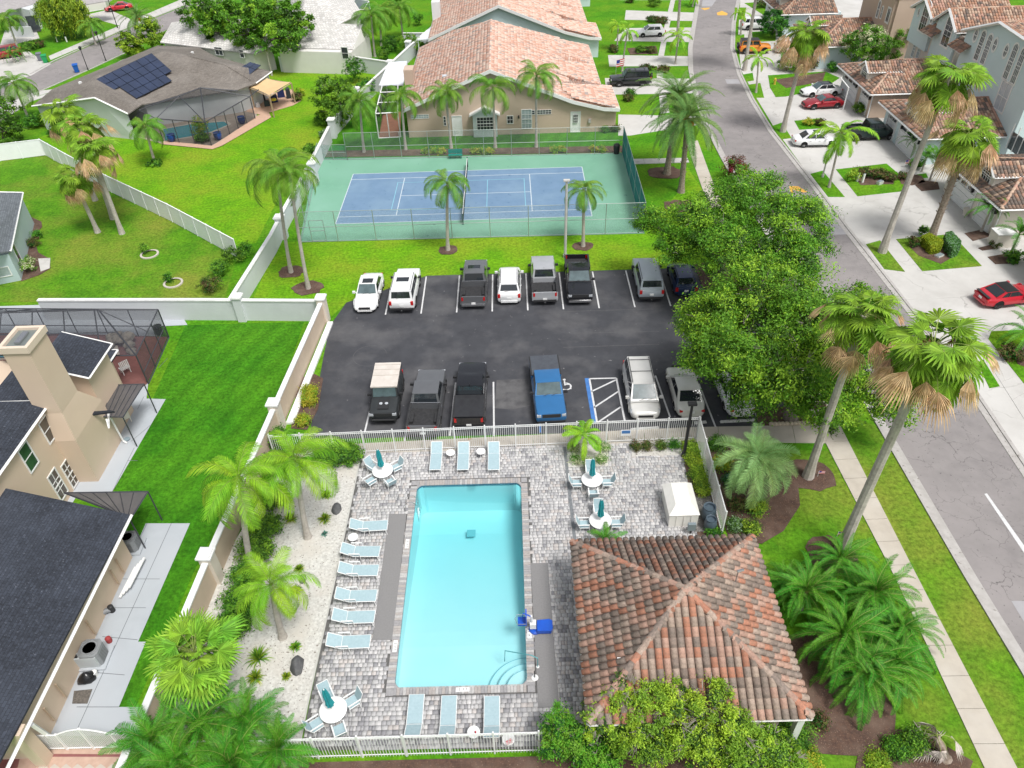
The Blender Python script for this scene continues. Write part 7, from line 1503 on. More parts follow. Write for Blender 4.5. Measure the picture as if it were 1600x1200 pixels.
# neighbours' shrubs
for x,y,r,h,c,l in ((367,410,1.0,1.4,GRN,'leafy shrub where the diagonal fence meets the white wall'),(345,430,.8,1.2,GRN,'shrub on the lawn side of the white wall'),(332,455,1.0,1.2,BRN,'dark purple brown shrub above the white wall'),(385,400,.7,1.2,GRN,'bright shrub leaning over the white wall'),(228,395,.35,.8,GRN,'young sapling in the upper stone ring'),(265,440,.35,.8,GRN,'young sapling in the lower stone ring'),(47,423,.8,1.2,FLW,'rounded flowering bush beside the blue cottage'),(55,385,.6,.8,BRN,'dark shrub along the blue cottage wall'),(60,372,.5,.7,GRN,'green shrub beside the blue cottage corner'),
  (56,198,1.3,1.4,GRN,'dark round bush left of the solar house gable'),(88,212,.9,.8,GRN,'low bush before the left fence'),(243,258,.8,.5,GRN,'ivy ring round the lone queen palm'),(316,214,1.0,2.2,YEL,'lime green bush before the pool cage of the solar house'),(318,222,.9,1.0,GRN,'green bush below the lime one at the pool cage'),(50,78,1.2,1.2,GRN,'round bush in the bed of the top left driveway'),(62,74,1.0,1.0,BRN,'bronze bush in the bed of the top left driveway'),(465,158,.7,1.0,BRN,'reddish shrub behind the shade sail'),(470,150,.6,1.0,YEL,'yellow shrub behind the shade sail'),
  (640,83,1.8,2.6,[GRN[1],WIL[0],GRN[0]],'lush golden green clump behind the patio roof of the tan villa'),(612,80,1.6,2.0,GRN,'dense green clump right of the far wall corner'),(660,86,1.2,2.0,[GRN[1],WIL[0],GRN[0]],'golden clump beside the pale blue villa wall'),(556,128,1.6,3.0,GRN,'palmy dark green clump at the far white wall corner'),(575,150,1.3,2.2,GRN,'green clump left of the white roofed patio'),(600,95,1.0,1.5,GRN,'green bush at the far white wall end'),(505,195,1.2,1.4,GRN,'green shrub at the lower white wall pillar'),(485,240,.8,1.0,GRN,'green shrub at the left back court corner'),(590,180,1.2,1.6,GRN,'leafy shrub behind the white framed patio'),(508,215,.7,.8,SLV_,'grey green shrub behind the court corner'),
  (620,12,2.2,3.,GRN,'tall greenery at the top behind the three queen palms'),(560,10,2.0,3.,WIL,'yellow green tree mass at the top edge right of the big roof'),(654,40,.9,1.8,GRN,'green bush in the small yard beside the pale blue villa'),(372,84,1.6,1.4,GRN,'dark shrubs under the far oak'),(345,88,1.2,1.2,GRN,'dark shrub at the foot of the far oak left'),(470,90,1.2,1.3,GRN,'shrub under the right side of the far oak'),(405,92,1.2,1.3,GRN,'shrub below the far oak trunk'),(322,92,1.0,1.,BRN,'bronze shrub left below the far oak')):
    shrub(l,x,y,B1(r,h),int(min(6000,1500*r*r+600)),.2 if y<300 else .14,c,group='garden shrubs of the neighbours')
for i,x in enumerate((665,678,690,742,754,766,866,878,928,940)): shrub('yellow striped plant in the mulch behind the court, number %s from the left'%['one','two','three','four','five','six','seven','eight','nine','ten'][i],x,240 if x<860 else 238,B1(.5,.6),500,.2,YEL,group='yellow plants behind the court')
bed([(500,246),(502,236),(972,228),(972,238)],.028)
for a in ((700,391,.9,.8),(911,385,.9,.8),(455,425,1.1,1.),(481,450,1.3,1.1),(1041,270,1.8,1.5),(1062,322,1.6,1.3)): bedc(*a)
bed([(1085,414),(1130,405),(1180,440),(1160,470),(1098,450)],.046); bed([(1180,640),(1290,630),(1296,662),(1185,666)],.05)
for i in range(12):
    p=G(1205,664).lerp(G(1272,662),i/11); m=MB(); m.lathe((0,0,0),[(.16,0),(.17,.12),(.08,.2)],7); o=m.build('border_stone',M('limestone',(.55,.47,.36),(.45,.38,.29),3,rough=.9),None,True); o.location=p; o.rotation_euler=(0,0,i); tag(o,'%s pale border stone from the left in the row under the near oak'%'first second third fourth fifth sixth seventh eighth ninth tenth eleventh twelfth'.split()[i],'stone','pale stones edging the oak bed')
for i,(x,y) in enumerate(((234,398),(271,443))):
    m=disc_ring((0,0),.62,.80,.10,22); m2=disc_ring((0,0),.62,.80,.0,22); m.add([(.8*math.cos(2*PI*k/22),.8*math.sin(2*PI*k/22),z_) for z_ in(0,.1) for k in range(22)],[(k,(k+1)%22,22+(k+1)%22,22+k) for k in range(22)]); o=m.build('stone_ring',M('pale_ring',(.5,.46,.40))); o.location=G(x,y); tag(o,['pale concrete ring round the upper sapling','pale concrete ring round the lower sapling'][i],'garden edging')
# street island planting on the right
for x,y,r,h,c,l in ((1262,195,.7,.7,YEL,'golden bush in the island behind the white sedan'),(1280,196,.6,.7,BRN,'bronze bush in the island behind the white sedan'),(1330,282,.7,1.0,[WIL[1],YEL[0],GRN[1]],'bright lime clipped bush in the island below the blue garage'),(1350,275,.9,.8,BRN,'bronze hedge in the island below the blue garage'),(1372,278,1.0,.8,BRN,'long bronze hedge middle of the island'),(1388,282,.8,.7,BRN,'bronze hedge at the right of the island'),(1425,385,.5,.9,BRN,'dark rose bush behind the clipped lime hedge'),(1440,368,.4,.8,GRN,'small shrub at the foot of the shaggy palm'),(1410,280,.5,.6,BRN,'small plant in the garage bed with the flag'),(1430,262,.8,.9,GRN,'green bush in the garage bed with the flag'),(1360,173,1.2,1.2,GRN,'green bush between the two garages'),(1345,176,1.0,1.0,GRN,'low green hedge between the two garages'),(1375,170,1.,1.2,GRN,'green bush below the ragged palm'),
  (1245,112,1.6,1.6,GRN,'large green shrub mass in the street island'),(1262,108,1.4,1.5,BRN,'bronze shrub mass in the street island'),(1228,110,1.3,1.6,GRN,'left green shrub in the street island'),(1298,112,.9,1.2,GRN,'green shrub at the blue garage corner'),(1300,85,1.1,1.6,BRN,'thin bronze tree before the blue garage wall'),(1015,82,1.0,.7,BRN,'mixed brown bed between the two driveways'),(1000,82,.9,.8,GRN,'green plants in the bed between the driveways'),(1020,34,1.2,.8,BRN,'reddish hedge behind the white hatchback'),(1035,36,1.2,.8,BRN,'right half of the reddish hedge behind the white hatchback'),(1022,10,1.2,1.3,GRN,'round dark bush on the topmost left island'),(985,4,1.0,1.,BRN,'brown bush at the top corner of the third villa'),
  (984,150,.8,.8,GRN,'flowering green bush by the black suv'),(980,158,.7,.8,BRN,'dark plants at the corner of the tan villa'),(1035,112,1.0,.7,BRN,'bronze hedge right of the black suv'),(1010,110,1.0,.7,BRN,'mixed hedge behind the black suv'),(958,82,.8,1.0,BRN,'dark shrub at the corner of the pale blue villa'),(960,205,.6,.7,BRN,'red brown plant by the tan villa corner'),(945,206,.6,.6,GRN,'green plant along the tan villa wall'),(1565,345,.7,.9,BRN,'dark red shrub at the cream wall'),(1583,408,.8,.8,GRN,'green plants at the path by the cream garage'),(1555,385,.5,.5,BRN,'low plants in the small path bed'),(1190,12,1.3,1.2,BRN,'brown bush in the top right verge'),(1578,560,.9,.9,BRN,'brown plants at the right edge bed')):
    shrub(l,x,y,B1(r,h),int(min(5000,1500*r*r+500)),.18,c,group='street side shrubs')
for q in ([(1405,281),(1420,272),(1440,275),(1446,285),(1425,290),(1408,288)],[(1430,290),(1440,282),(1465,285),(1468,296),(1440,299)],[(1507,365),(1530,360),(1555,368),(1520,377)],[(1528,388),(1560,380),(1574,386),(1535,392)],[(1543,402),(1570,397),(1592,405),(1590,412),(1555,413)],[(1420,385),(1445,372),(1470,374),(1492,400),(1470,413),(1435,400)],[(1210,125),(1290,113),(1285,128),(1228,138)],[(1580,548),(1620,530),(1620,580),(1590,570)],[(1335,278),(1395,272),(1396,288),(1345,290)],[(980,76),(1025,72),(1028,84),(985,86)]): bed(q,.05)
# clipped hedges in the island
def hedge(label,pts,h,mats,n):
    P=[G(*p) for p in pts]; root=empty('clipped_hedge',P[0],0,label,'hedge'); rng=np.random.RandomState(3); B=Vector(P[0]); V=[]
    c=sum(P,Vector())/len(P); m=MB(); m.prism([c+(p-c)*.9-B for p in P],0,h-.08); m.build('core',GRN[2],root)
    Q=[(p.x,p.y) for p in P]; xs=[q[0] for q in Q]; ys=[q[1] for q in Q]; k=n*5
    X=rng.uniform(min(xs),max(xs),k);Y=rng.uniform(min(ys),max(ys),k); ok=inpoly(X,Y,Q); X=X[ok][:n];Y=Y[ok][:n]; Zt=np.full(len(X),h)+rng.uniform(-.05,.03,len(X))
    for i in range(len(P)):
        a,b=P[i],P[(i+1)%len(P)]; kk=n//3; t=rng.rand(kk); X=np.append(X,a.x+(b.x-a.x)*t+rng.normal(size=kk)*.03); Y=np.append(Y,a.y+(b.y-a.y)*t+rng.normal(size=kk)*.03); Zt=np.append(Zt,rng.uniform(.05,h,kk))
    P3=np.stack([X-B.x,Y-B.y,Zt],1); N_=len(P3); t=rng.normal(size=(N_,3)); t/=np.linalg.norm(t,axis=1)[:,None]; u=np.cross(t,rng.normal(size=(N_,3))); u/=np.linalg.norm(u,axis=1)[:,None]; s=.09
    V=np.stack([P3-t*s,P3+u*s*.6,P3+t*s,P3-u*s*.6],1).reshape(-1,3); V[:,2]=np.maximum(V[:,2],.01); o=bpy.data.objects.new('leaves',fast_mesh('leaves',V,np.arange(4*N_).reshape(N_,4),mats,rng.randint(0,len(mats),N_))); link(o,root)
hedge('bright lime clipped block hedge in front of the shaggy palm',[(1436,382),(1447,377),(1468,388),(1466,396),(1452,398)],.8,[WIL[1],YEL[0],WIL[0]],1500)
hedge('grey green clipped hedge right of the lime one',[(1473,378),(1481,376),(1495,391),(1494,400),(1484,404),(1474,390)],.9,[SLV_[0],SLV_[1]],1500)
# ---------------------------------------------------------------- pool furniture
sling=M('sling_fabric',(.37,.49,.53),(.32,.44,.48),9,rough=.85); teal_c=M('teal_canvas',(.015,.30,.33),(.01,.22,.25),5,rough=.8)
def make_lounger(arms):
    r=empty('sun_lounger',(0,0,0)); W_=.34
    m=MB()
    for s in(1,-1): m.tube([(-.05,s*W_,.36),(1.30,s*W_,.36)],.022,6)
    for x in(-.05,.6,1.30): m.tube([(x,-W_,.355),(x,W_,.355)],.02,6)
    m.build('frame',white,r)
    for x in(.08,1.22):
        for s in(1,-1): MB().tube([(x,s*W_,.36),(x+(.06 if x>1 else -.06),s*(W_+.02),0)],.02,6).build('leg',white,r)
    m=MB(); m.box((.63,0,.375),(1.32,W_*2-.03,.02)); m.build('seat_sling',sling,r)
    a=rad(28); m=MB(); L=.74
    for s in(1,-1): m.tube([(-.05,s*W_,.37),(-.05-L*math.cos(a),s*W_,.37+L*math.sin(a))],.022,6)
    m.tube([(-.05-L*math.cos(a),-W_,.37+L*math.sin(a)),(-.05-L*math.cos(a),W_,.37+L*math.sin(a))],.022,6); m.build('back_frame',white,r)
    m=MB(); e=W_-.02; x1,z1=-.05-L*math.cos(a),.38+L*math.sin(a); m.add([(-.06,-e,.38),(-.06,e,.38),(x1,e,z1),(x1,-e,z1),(-.06,-e,.362),(-.06,e,.362),(x1,e,z1-.018),(x1,-e,z1-.018)],[(0,1,2,3),(7,6,5,4),(0,4,5,1),(1,5,6,2),(2,6,7,3),(3,7,4,0)]); m.build('back_sling',sling,r)
    if arms:
        for s in(1,-1):
            m=MB(); m.tube([(.35,s*(W_+.03),.05),(.32,s*(W_+.03),.58),(-.25,s*(W_+.03),.60),(-.30,s*(W_+.03),.45)],.02,6); m.box((.03,s*(W_+.03),.60),(.58,.06,.025)); m.build('armrest',white,r)
    return r
LA=make_lounger(True); LBs=make_lounger(False); used={}
def lounger(px,py,hd,label,arms,group,z=.055,rot=0):
    src=LA if arms else LBs
    o=src if id(src) not in used else copy_tree(src); used[id(src)]=1
    o.location=Vector((*G(px,py)[:2],z)); o.rotation_euler=(0,0,rad(hd)); tag(o,label,'sun lounger',group)
for i,(x,y,l) in enumerate(((572,834,'topmost lounger of the left column, directly above the side table'),(559,873,'lounger just below the round side table in the left column'),(556,903,'third lounger down the left column beside the grey mat'),(552,943,'third lounger from the bottom of the left column'),(548,976,'second lounger from the bottom of the left column'),(540,1015,'lowest lounger of the left column beside the depth tile'))):
    lounger(x-2,y-4,0+[2,-2,-1,0,0,1][i],'white framed pale blue '+l if len(l.split())<13 else l,True,'loungers left of the pool')
for x,l in ((683,'leftmost lounger at the far end of the pool before the fence'),(725,'middle lounger at the far end of the pool between two side tables'),(772,'rightmost lounger at the far end of the pool by the fence')): lounger(x,717,-90,l,False,'loungers at the far end of the pool')
for x,y,l in ((649,1137,'leftmost of the three loungers at the near end of the pool'),(701,1139,'middle lounger at the near end of the pool, left of the side table'),(769,1140,'rightmost lounger at the near end of the pool, right of the side table')): lounger(x,y,90,l,False,'loungers at the near end of the pool')
def side_table(px,py,label,things=False):
    p=G(px,py); o=empty('side_table',(p.x,p.y,.055),0,label,'side table','round white side tables'); MB().lathe((0,0,.42),[(.27,0),(.28,.015),(.27,.03)],20).build('table_top',white,o)
    for k in range(3): a=2*PI*k/3+.4; MB().tube([(.10*math.cos(a),.10*math.sin(a),.42),(.22*math.cos(a),.22*math.sin(a),0)],.016,5).build('leg',white,o)
side_table(554,848,'small round white side table between the top two left loungers'); side_table(705,716,'small round side table between the left and middle far loungers'); side_table(752,714,'small round side table between the middle and right far loungers'); side_table(741,1152,'round side table with a red drink between the near loungers'); side_table(795,1163,'round table top at the bottom fence right of the last near lounger')
p=G(743,1145,.5); o=empty('drink_can',(p.x,p.y,.505),0,'red drink can standing on the near side table','can'); MB().lathe((0,0,0),[(.03,0),(.033,.01),(.033,.11),(.025,.12)],10).build('can_body',M('can_red',(.45,.02,.03)),o)
p=G(795,1160,.5); o=empty('red_towel',(p.x,p.y,.505),0,'crumpled red and white cloth on the table at the bottom fence','towel'); m=MB(); m.box((0,0,.03),(.28,.16,.05),.4); m.box((.08,.05,.06),(.12,.14,.05),.9); m.build('cloth',M('red_cloth',(.5,.04,.05),(.75,.7,.7),14),o)
def dining_chair(x,y,ang,label):
    r=empty('dining_chair',(x,y,.055),ang,label,'chair','chairs round the dining tables'); W_=.26
    for sx in(-.22,.24):
        for s in(1,-1): MB().tube([(sx,s*W_,.62 if sx>0 else .40),(sx*1.15,s*(W_+.02),0)],.018,5).build('leg',white,r)
    m=MB(); m.box((.02,0,.42),(.50,.48,.022)); m.build('seat_sling',sling,r)
    m=MB(); m.add([(-.24,-.24,.43),(-.24,.24,.43),(-.46,.24,.95),(-.46,-.24,.95),(-.26,-.24,.43),(-.26,.24,.43),(-.48,.24,.95),(-.48,-.24,.95)],[(0,1,2,3),(7,6,5,4),(0,4,5,1),(2,6,7,3),(1,5,6,2),(3,7,4,0)]); m.build('back_sling',sling,r)
    m=MB()
    for s in(1,-1): m.tube([(.26,s*W_,.40),(-.25,s*W_,.40),(-.48,s*W_,.97)],.02,5)
    m.tube([(-.48,-W_,.96),(-.48,W_,.96)],.02,5); m.build('frame',white,r)
    for s in(1,-1): MB().box((-.05,s*W_,.64),(.62,.06,.03)).build('armrest',white,r)
def dining(px,py,nm,angs,lean=(0,0)):
    p=G(px,py,.7); x,y=p.x,p.y; t=empty('dining_table',(x,y,.055),0,'round white dining table '+nm,'table','round white dining tables'); MB().lathe((0,0,.69),[(.58,0),(.61,.015),(.61,.035),(.58,.05)],32).build('table_top',white,t)
    for k in range(4): a=PI/4+k*PI/2; MB().tube([(.12*math.cos(a),.12*math.sin(a),.69),(.36*math.cos(a),.36*math.sin(a),0)],.02,5).build('leg',white,t)
    MB().lathe((0,0,0),[(.24,0),(.22,.08),(.05,.1)],14).build('umbrella_base',white,t)
    u=empty('closed_umbrella',(x,y,.06),0,'closed teal umbrella standing in the table '+nm,'umbrella','closed teal umbrellas'); MB().tube([(0,0,.05),(lean[0],lean[1],2.35)],.02,6).build('pole',white,u)
    m=MB(); n=16; pr=[(.05,2.32),(.10,2.1),(.13,1.8),(.12,1.5),(.17,1.1),(.10,1.0)]; vs=[]
    for rr,zz in pr:
        for k in range(n): q=rr*(1.18 if k%2 else .8); f=zz/2.35; vs.append((lean[0]*f+q*math.cos(2*PI*k/n),lean[1]*f+q*math.sin(2*PI*k/n),zz+(.05 if k%2 else 0)))
    m.add(vs,[(i*n+k,i*n+(k+1)%n,(i+1)*n+(k+1)%n,(i+1)*n+k) for i in range(len(pr)-1) for k in range(n)]+[tuple(range(n-1,-1,-1))]); m.build('canopy',teal_c,u); MB().lathe((lean[0],lean[1],2.3),[(.03,0),(.035,.05),(.01,.1)],8).build('finial',white,u)
    for a,w_ in angs: dining_chair(x+.86*math.cos(rad(a)),y+.86*math.sin(rad(a)),rad(a+180),'dining chair %s of the table %s'%(w_,nm))
dining(598,736,'in the far left deck corner',((140,'at the back left'),(35,'at the back right'),(220,'at the front left'),(305,'at the front right')),(-.08,.05))
dining(925,750,'below the small palm',((90,'behind'),(180,'left'),(0,'right'),(270,'in front')))
dining(938,814,'nearest the clubhouse roof',((90,'behind'),(180,'left'),(0,'right')))
dining(521,1110,'in the bottom left deck corner',((120,'at the back left'),(35,'at the back right'),(215,'at the front left'),(295,'at the front right')),(-.12,.05))
# pool lift
p=G(826,985); x,y=px1+.45,p.y; o=empty('pool_lift',(x,y,.06),0,'bright blue pool lift seat and arm on the right pool rim','pool lift')
MB().lathe((0,0,0),[(.30,0),(.30,.10),(.22,.16)],18).build('base_plate',blue_p,o); MB().tube([(-.12,0,.1),(-.16,0,1.15)],.05,8).build('mast',white,o)
m=MB(); m.box((-.1,.0,.45),(.30,.30,.35)); m.build('battery_box',white,o); m=MB(); m.tube([(-.16,0,1.1),(-.55,.1,1.25),(-.62,.1,.9)],.035,6); m.build('lift_arm',blue_p,o)
m=MB(); m.add([(-.82,-.18,.62),(-.40,-.18,.62),(-.40,.30,.62),(-.82,.30,.62),(-.82,-.18,.66),(-.40,-.18,.66),(-.40,.30,.66),(-.82,.30,.66)],[(3,2,1,0),(4,5,6,7),(0,1,5,4),(1,2,6,5),(2,3,7,6),(3,0,4,7)]); m.build('seat',blue_p,o); m=MB(); m.box((-.42,.06,.98),(.06,.46,.66)); m.build('seat_back',blue_p,o); m=MB(); m.tube([(-.42,.30,.8),(-.85,.32,.8),(-.95,.1,.8),(-.85,-.2,.8),(-.42,-.2,.8)],.018,5); m.build('seat_guard',chrome,o)
m=MB(); m.prism([(.1,-.3),(.75,-.3),(.85,-.15),(.85,.25),(.7,.35),(.1,.3)],.1,.34); m.build('weight_cover',blue_p,o)
# ladder and rails
o=empty('pool_ladder',(px0,28.2,.06),0,'curved steel grab rails of the ladder at the upper left pool rim','ladder')
for s in(-.25,.25): MB().tube([(-.45,s,0),(-.45,s,.55),(-.3,s,.72),(0,s,.72),(.18,s,.5),(.18,s,-.9)],.022,7).build('rail',chrome,o)
for k in(-.3,-.6): MB().box((.18,0,k),(.08,.5,.03)).build('tread',white,o)
o=empty('pool_handrail',(px1,18.7,.06),0,'teal tinted steel handrail over the corner steps of the pool','handrail'); MB().tube([(.5,-.4,0),(.5,-.4,.75),(.2,-.3,.85),(-1.0,.2,.45),(-1.05,.22,-.5)],.024,7).build('rail',M('teal_steel',(.10,.35,.38),rough=.3,metal=.3),o); MB().lathe((.5,-.4,0),[(.09,0),(.07,.04)],10).build('escutcheon',white,o)
o=empty('rail_foot_plate',(px1+.35,17.75,.08),0,'white round plate with a black rail stub at the lower right rim','fitting'); MB().lathe((0,0,0),[(.16,0),(.16,.03),(.05,.05)],16).build('plate',white,o); MB().tube([(0,0,.03),(-.02,.05,.5)],.025,6).build('stub',black_pl,o)
o=empty('grab_rail',(G(626,788).x,G(626,788).y,.06),0,'small steel grab frame standing on the pavers above the left mat','rail'); MB().tube([(-.1,-.25,0),(-.1,-.25,.5),(-.1,.25,.5),(-.1,.25,0)],.018,6).build('rail',chrome,o); MB().tube([(.1,-.2,0),(.1,-.2,.4)],.018,6).build('stub',chrome,o)
# white storage shed on the deck
fpt=[G(1040,830),G(1084,829),G(1082,768),G(1035,771)]; c=sum(fpt,Vector())/4; shm=M('cream_plastic',(.80,.78,.73),(.74,.72,.67),2,rough=.5)
o=empty('storage_box',(c.x,c.y,.055),0,'cream moulded plastic equipment shed with a sloping lid on the deck','shed'); a,b_=.78,1.12
m=MB(); m.prism([(-a,-b_),(a,-b_),(a,b_),(-a,b_)],0,.95); m.build('body',shm,o)
m=MB(); z0,z1=.95,1.32; q=[(-a-.05,-b_-.05,z0),(a+.05,-b_-.05,z0),(a+.05,b_+.05,z0),(-a-.05,b_+.05,z0),(-a*.55,-b_*.62,z1),(a*.55,-b_*.62,z1),(a*.55,b_*.8,z1),(-a*.55,b_*.8,z1)]; m.add(q,[(4,5,6,7),(0,1,5,4),(1,2,6,5),(2,3,7,6),(3,0,4,7),(3,2,1,0)]); m.build('lid',shm,o)
for s in(-.4,0,.4): MB().box((s,-b_-.02,.45),(.03,.03,.8)).build('rib',shm,o)
o=empty('equipment_cabinet',(G(1078,832).x,G(1078,832).y,.06),0,'small grey metal cabinet at the front corner of the cream shed','cabinet'); boxb(o,'cabinet_body',M('cabinet_grey',(.20,.24,.26),rough=.5),(0,-.1,.55),(.42,.18,.5)); boxb(o,'cabinet_leg',black_pl,(0,-.1,.15),(.08,.08,.3))
um=M('slate_glaze',(.085,.12,.15),(.06,.085,.11),5,rough=.4)
for x,y,s,l in ((1105,812,1.0,'large slate blue urn beside the cream shed, the farther one'),(1108,828,.85,'smaller slate blue urn nearer the clubhouse roof')):
    p=G(x,y); o=empty('garden_urn',(p.x,p.y,.08),0,l,'urn','slate blue urns'); MB().lathe((0,0,0),[(.24*s,0),(.36*s,.25*s),(.40*s,.6*s),(.36*s,.85*s),(.30*s,.95*s),(.34*s,1.02*s),(.28*s,1.0*s),(.26*s,.86*s)],24).build('urn_body',um,o,True,50); MB().lathe((0,0,.8*s),[(.27*s,0),(.27*s,.04)],18).build('soil',rubber,o)
# sign on the fence
p=G(977,692); o=empty('pool_sign',(p.x-.03,p.y-.05,.9),0,'small blue and white notice fixed to the pool fence','sign'); boxb(o,'sign_plate',white,(0,0,0),(.62,.02,.48)); boxb(o,'blue_panel',M('sign_blue',(.06,.18,.42)),(0,-.014,.08),(.5,.012,.24))
# lamp posts
def post_lamp(base,top,label,col,r=.07,head='box',h=None,group='lamp posts'):
    g=G(*base); H=h or HT(g,top[1]); o=empty('lamp_post',g,0,label,'lamp post',group); MB().tube([(0,0,0),(0,0,.3),(0,0,.32),(0,0,H)],[r*1.5,r*1.5,r,r*.8],8).build('pole',col,o)
    if head=='box': m=MB(); m.box((0,0,H+.06),(.5,.3,.12)); m.build('lamp_head',col,o); boxb(o,'diffuser',white,(0,0,H-.01),(.4,.24,.02))
    else: MB().lathe((0,0,H),[(.10,0),(.18,.12),(.2,.35),(.24,.38),(.05,.52)],8).build('lamp_head',black_pl,o); MB().lathe((0,0,H+.1),[(.15,0),(.17,.22)],8).build('lamp_glass',M('frosted_lamp',(.7,.7,.66)),o)
concp=M('concrete_pole',(.55,.54,.5),(.46,.45,.42),3,rough=.9)
post_lamp((883,402),(889,283),'pale concrete lamp post between the court and the black pickup',concp,.12)
bp_=M('black_pole',(.015,.015,.017),rough=.5); post_lamp((1068,714),(1083,632),'thick black lamp post inside the right corner of the pool fence',bp_,.10)
post_lamp((138,110),(126,78),'black lamp post by the side street near the blue bin',bp_,.06,'lan'); post_lamp((166,96),(152,54),'second tall lamp post farther along the side street',bp_,.07,'lan'); post_lamp((184,44),(170,0),'lamp post before the cream garage at the top left',bp_,.07,'lan')
post_lamp((1285,277),(1302,228),'thin pale pole beside the yellow green street palm',concp,.09,'lan')
# bins on the side street
def bin_(px,py,rz,col,label):
    p=G(px,py); o=empty('wheelie_bin',(p.x,p.y,.015),rz,label,'bin','wheeled bins'); m=MB(); q=.26; t=.34
    m.add([(-q,-q,.05),(q,-q,.05),(q,q,.05),(-q,q,.05),(-t,-t,1.0),(t,-t,1.0),(t,t,1.0),(-t,t,1.0)],[(3,2,1,0),(0,1,5,4),(1,2,6,5),(2,3,7,6),(3,0,4,7)]); m.build('body',col,o)
    m=MB(); m.add([(-t-.03,-t-.05,1.0),(t+.03,-t-.05,1.0),(t+.03,t+.03,1.06),(-t-.03,t+.03,1.06),(-t-.03,-t-.05,1.05),(t+.03,-t-.05,1.05),(t+.03,t+.03,1.14),(-t-.03,t+.03,1.14)],[(3,2,1,0),(4,5,6,7),(0,1,5,4),(1,2,6,5),(2,3,7,6),(3,0,4,7)]); m.build('lid',col,o)
    for s in(1,-1): MB().tube([(s*.24,.28,.11),(s*.30,.28,.11)],.11,10).build('wheel',rubber,o)
bin_(72,98,.3,M('bin_green',(.01,.30,.09),rough=.5),'green wheeled bin with teal lid at the driveway corner'); bin_(64,95,.3,M('bin_grey',(.16,.17,.2),rough=.5),'grey wheeled bin half behind the green bin'); bin_(121,113,.4,M('bin_blue',(.01,.10,.42),rough=.5),'blue wheeled bin at the kerb by the shingled roof')
# blue pots
for x,y,l in ((270,222,'blue pot at the lower left corner of the pool cage'),(342,219,'blue pot beside the lime bush at the pool cage'),(379,194,'blue pot at the right corner of the pool cage')):
    p=G(x,y); o=empty('plant_pot',(p.x,p.y,.09),0,l,'pot','blue glazed pots'); MB().lathe((0,0,0),[(.25,0),(.42,.3),(.46,.6),(.40,.78),(.46,.82),(.36,.80)],16).build('pot_body',M('blue_glaze',(.01,.05,.22),rough=.25),o,True,50); MB().lathe((0,0,.7),[(.38,0),(.36,.03)],12).build('soil',rubber,o)
# shade sail pergola with stored things
wood=M('weathered_wood',(.42,.30,.19),(.33,.23,.15),5,rough=.9); P=[G(415,166),G(450,164),G(463,150),G(421,128)]; Zt=[p+Vector((0,0,2.5)) for p in P]; tp=[G(390,137,2.5),G(421,151,2.5),G(455,130,2.5),G(417,124,2.6)]
o=empty('shade_pergola',P[0],0,'wooden pergola frame behind the solar panel house','pergola'); B=P[0]
for q in tp: MB().tube([Vector((q.x,q.y,0))-B,q-B],.09,5).build('post',wood,o)
for i in range(4): MB().tube([tp[i]-B,tp[(i+1)%4]-B],.08,4).build('beam',wood,o)
s=empty('shade_sail',tp[0],0,'tan shade sail stretched over the wooden pergola','shade sail'); m=MB(); n=8; vs=[]
cn=[q+Vector((0,0,.15)) for q in tp]; ctr=sum(cn,Vector())/4
for i in range(n+1):
    for j in range(n+1):
        u=i/n;v=j/n; p=(cn[0].lerp(cn[1],u)).lerp(cn[3].lerp(cn[2],u),v); e=4*u*(1-u)+4*v*(1-v); p=p.lerp(ctr,.10*(abs(2*u-1)**2*(4*v*(1-v))+abs(2*v-1)**2*(4*u*(1-u)))); p=p-Vector((0,0,.18*e/2)); vs.append(p-tp[0])
m.add(vs,[(i*(n+1)+j,(i+1)*(n+1)+j,(i+1)*(n+1)+j+1,i*(n+1)+j+1) for i in range(n) for j in range(n)]); m.build('sail_cloth',M('tan_sailcloth',(.66,.46,.24),(.6,.42,.22),1),s,True)
slab('paving_edge',[(385,175),(408,180),(458,165),(470,158),(455,140),(400,150)],.06,MAT['pink_paving'],thick=.04)
for x,y,sx,h,c,l in ((410,158,.9,1.1,(.02,.02,.025),'black covered grill under the shade sail'),(430,160,.8,1.0,(.01,.02,.09),'navy covered chest under the shade sail'),(440,152,.9,1.3,(.01,.02,.10),'navy covered stack behind the chest'),(452,154,.6,1.4,(.02,.03,.035),'dark folded umbrella bundle by the sail post'),(418,166,.7,.7,(.03,.05,.05),'dark green box at the front of the sail'),(404,168,.5,.6,(.6,.6,.6),'white stacked chairs in front of the pool cage')):
    p=G(x,y); o=empty('covered_item',(p.x,p.y,.06),.3,l,'garden storage','covered things under the shade sail'); m=MB(); q=sx/2; m.add([(-q,-q*.7,0),(q,-q*.7,0),(q,q*.7,0),(-q,q*.7,0),(-q*.85,-q*.6,h*.8),(q*.9,-q*.6,h*.85),(q*.8,q*.6,h*.9),(-q*.9,q*.6,h*.8),(0,0,h)],[(0,1,5,4),(1,2,6,5),(2,3,7,6),(3,0,4,7),(4,5,8),(5,6,8),(6,7,8),(7,4,8)]); m.build('cover',M('cover_%d'%int(x),c,rough=.7),o)
p=G(428,157,1.0); o=empty('yellow_float',(p.x,p.y,1.02),0,'yellow inflatable on the navy chest under the sail','float'); MB().lathe((0,0,0),[(.3,0),(.36,.1),(.25,.22),(.1,.25)],12).build('float_body',M('yellow_pvc',(.6,.45,.04)),o)
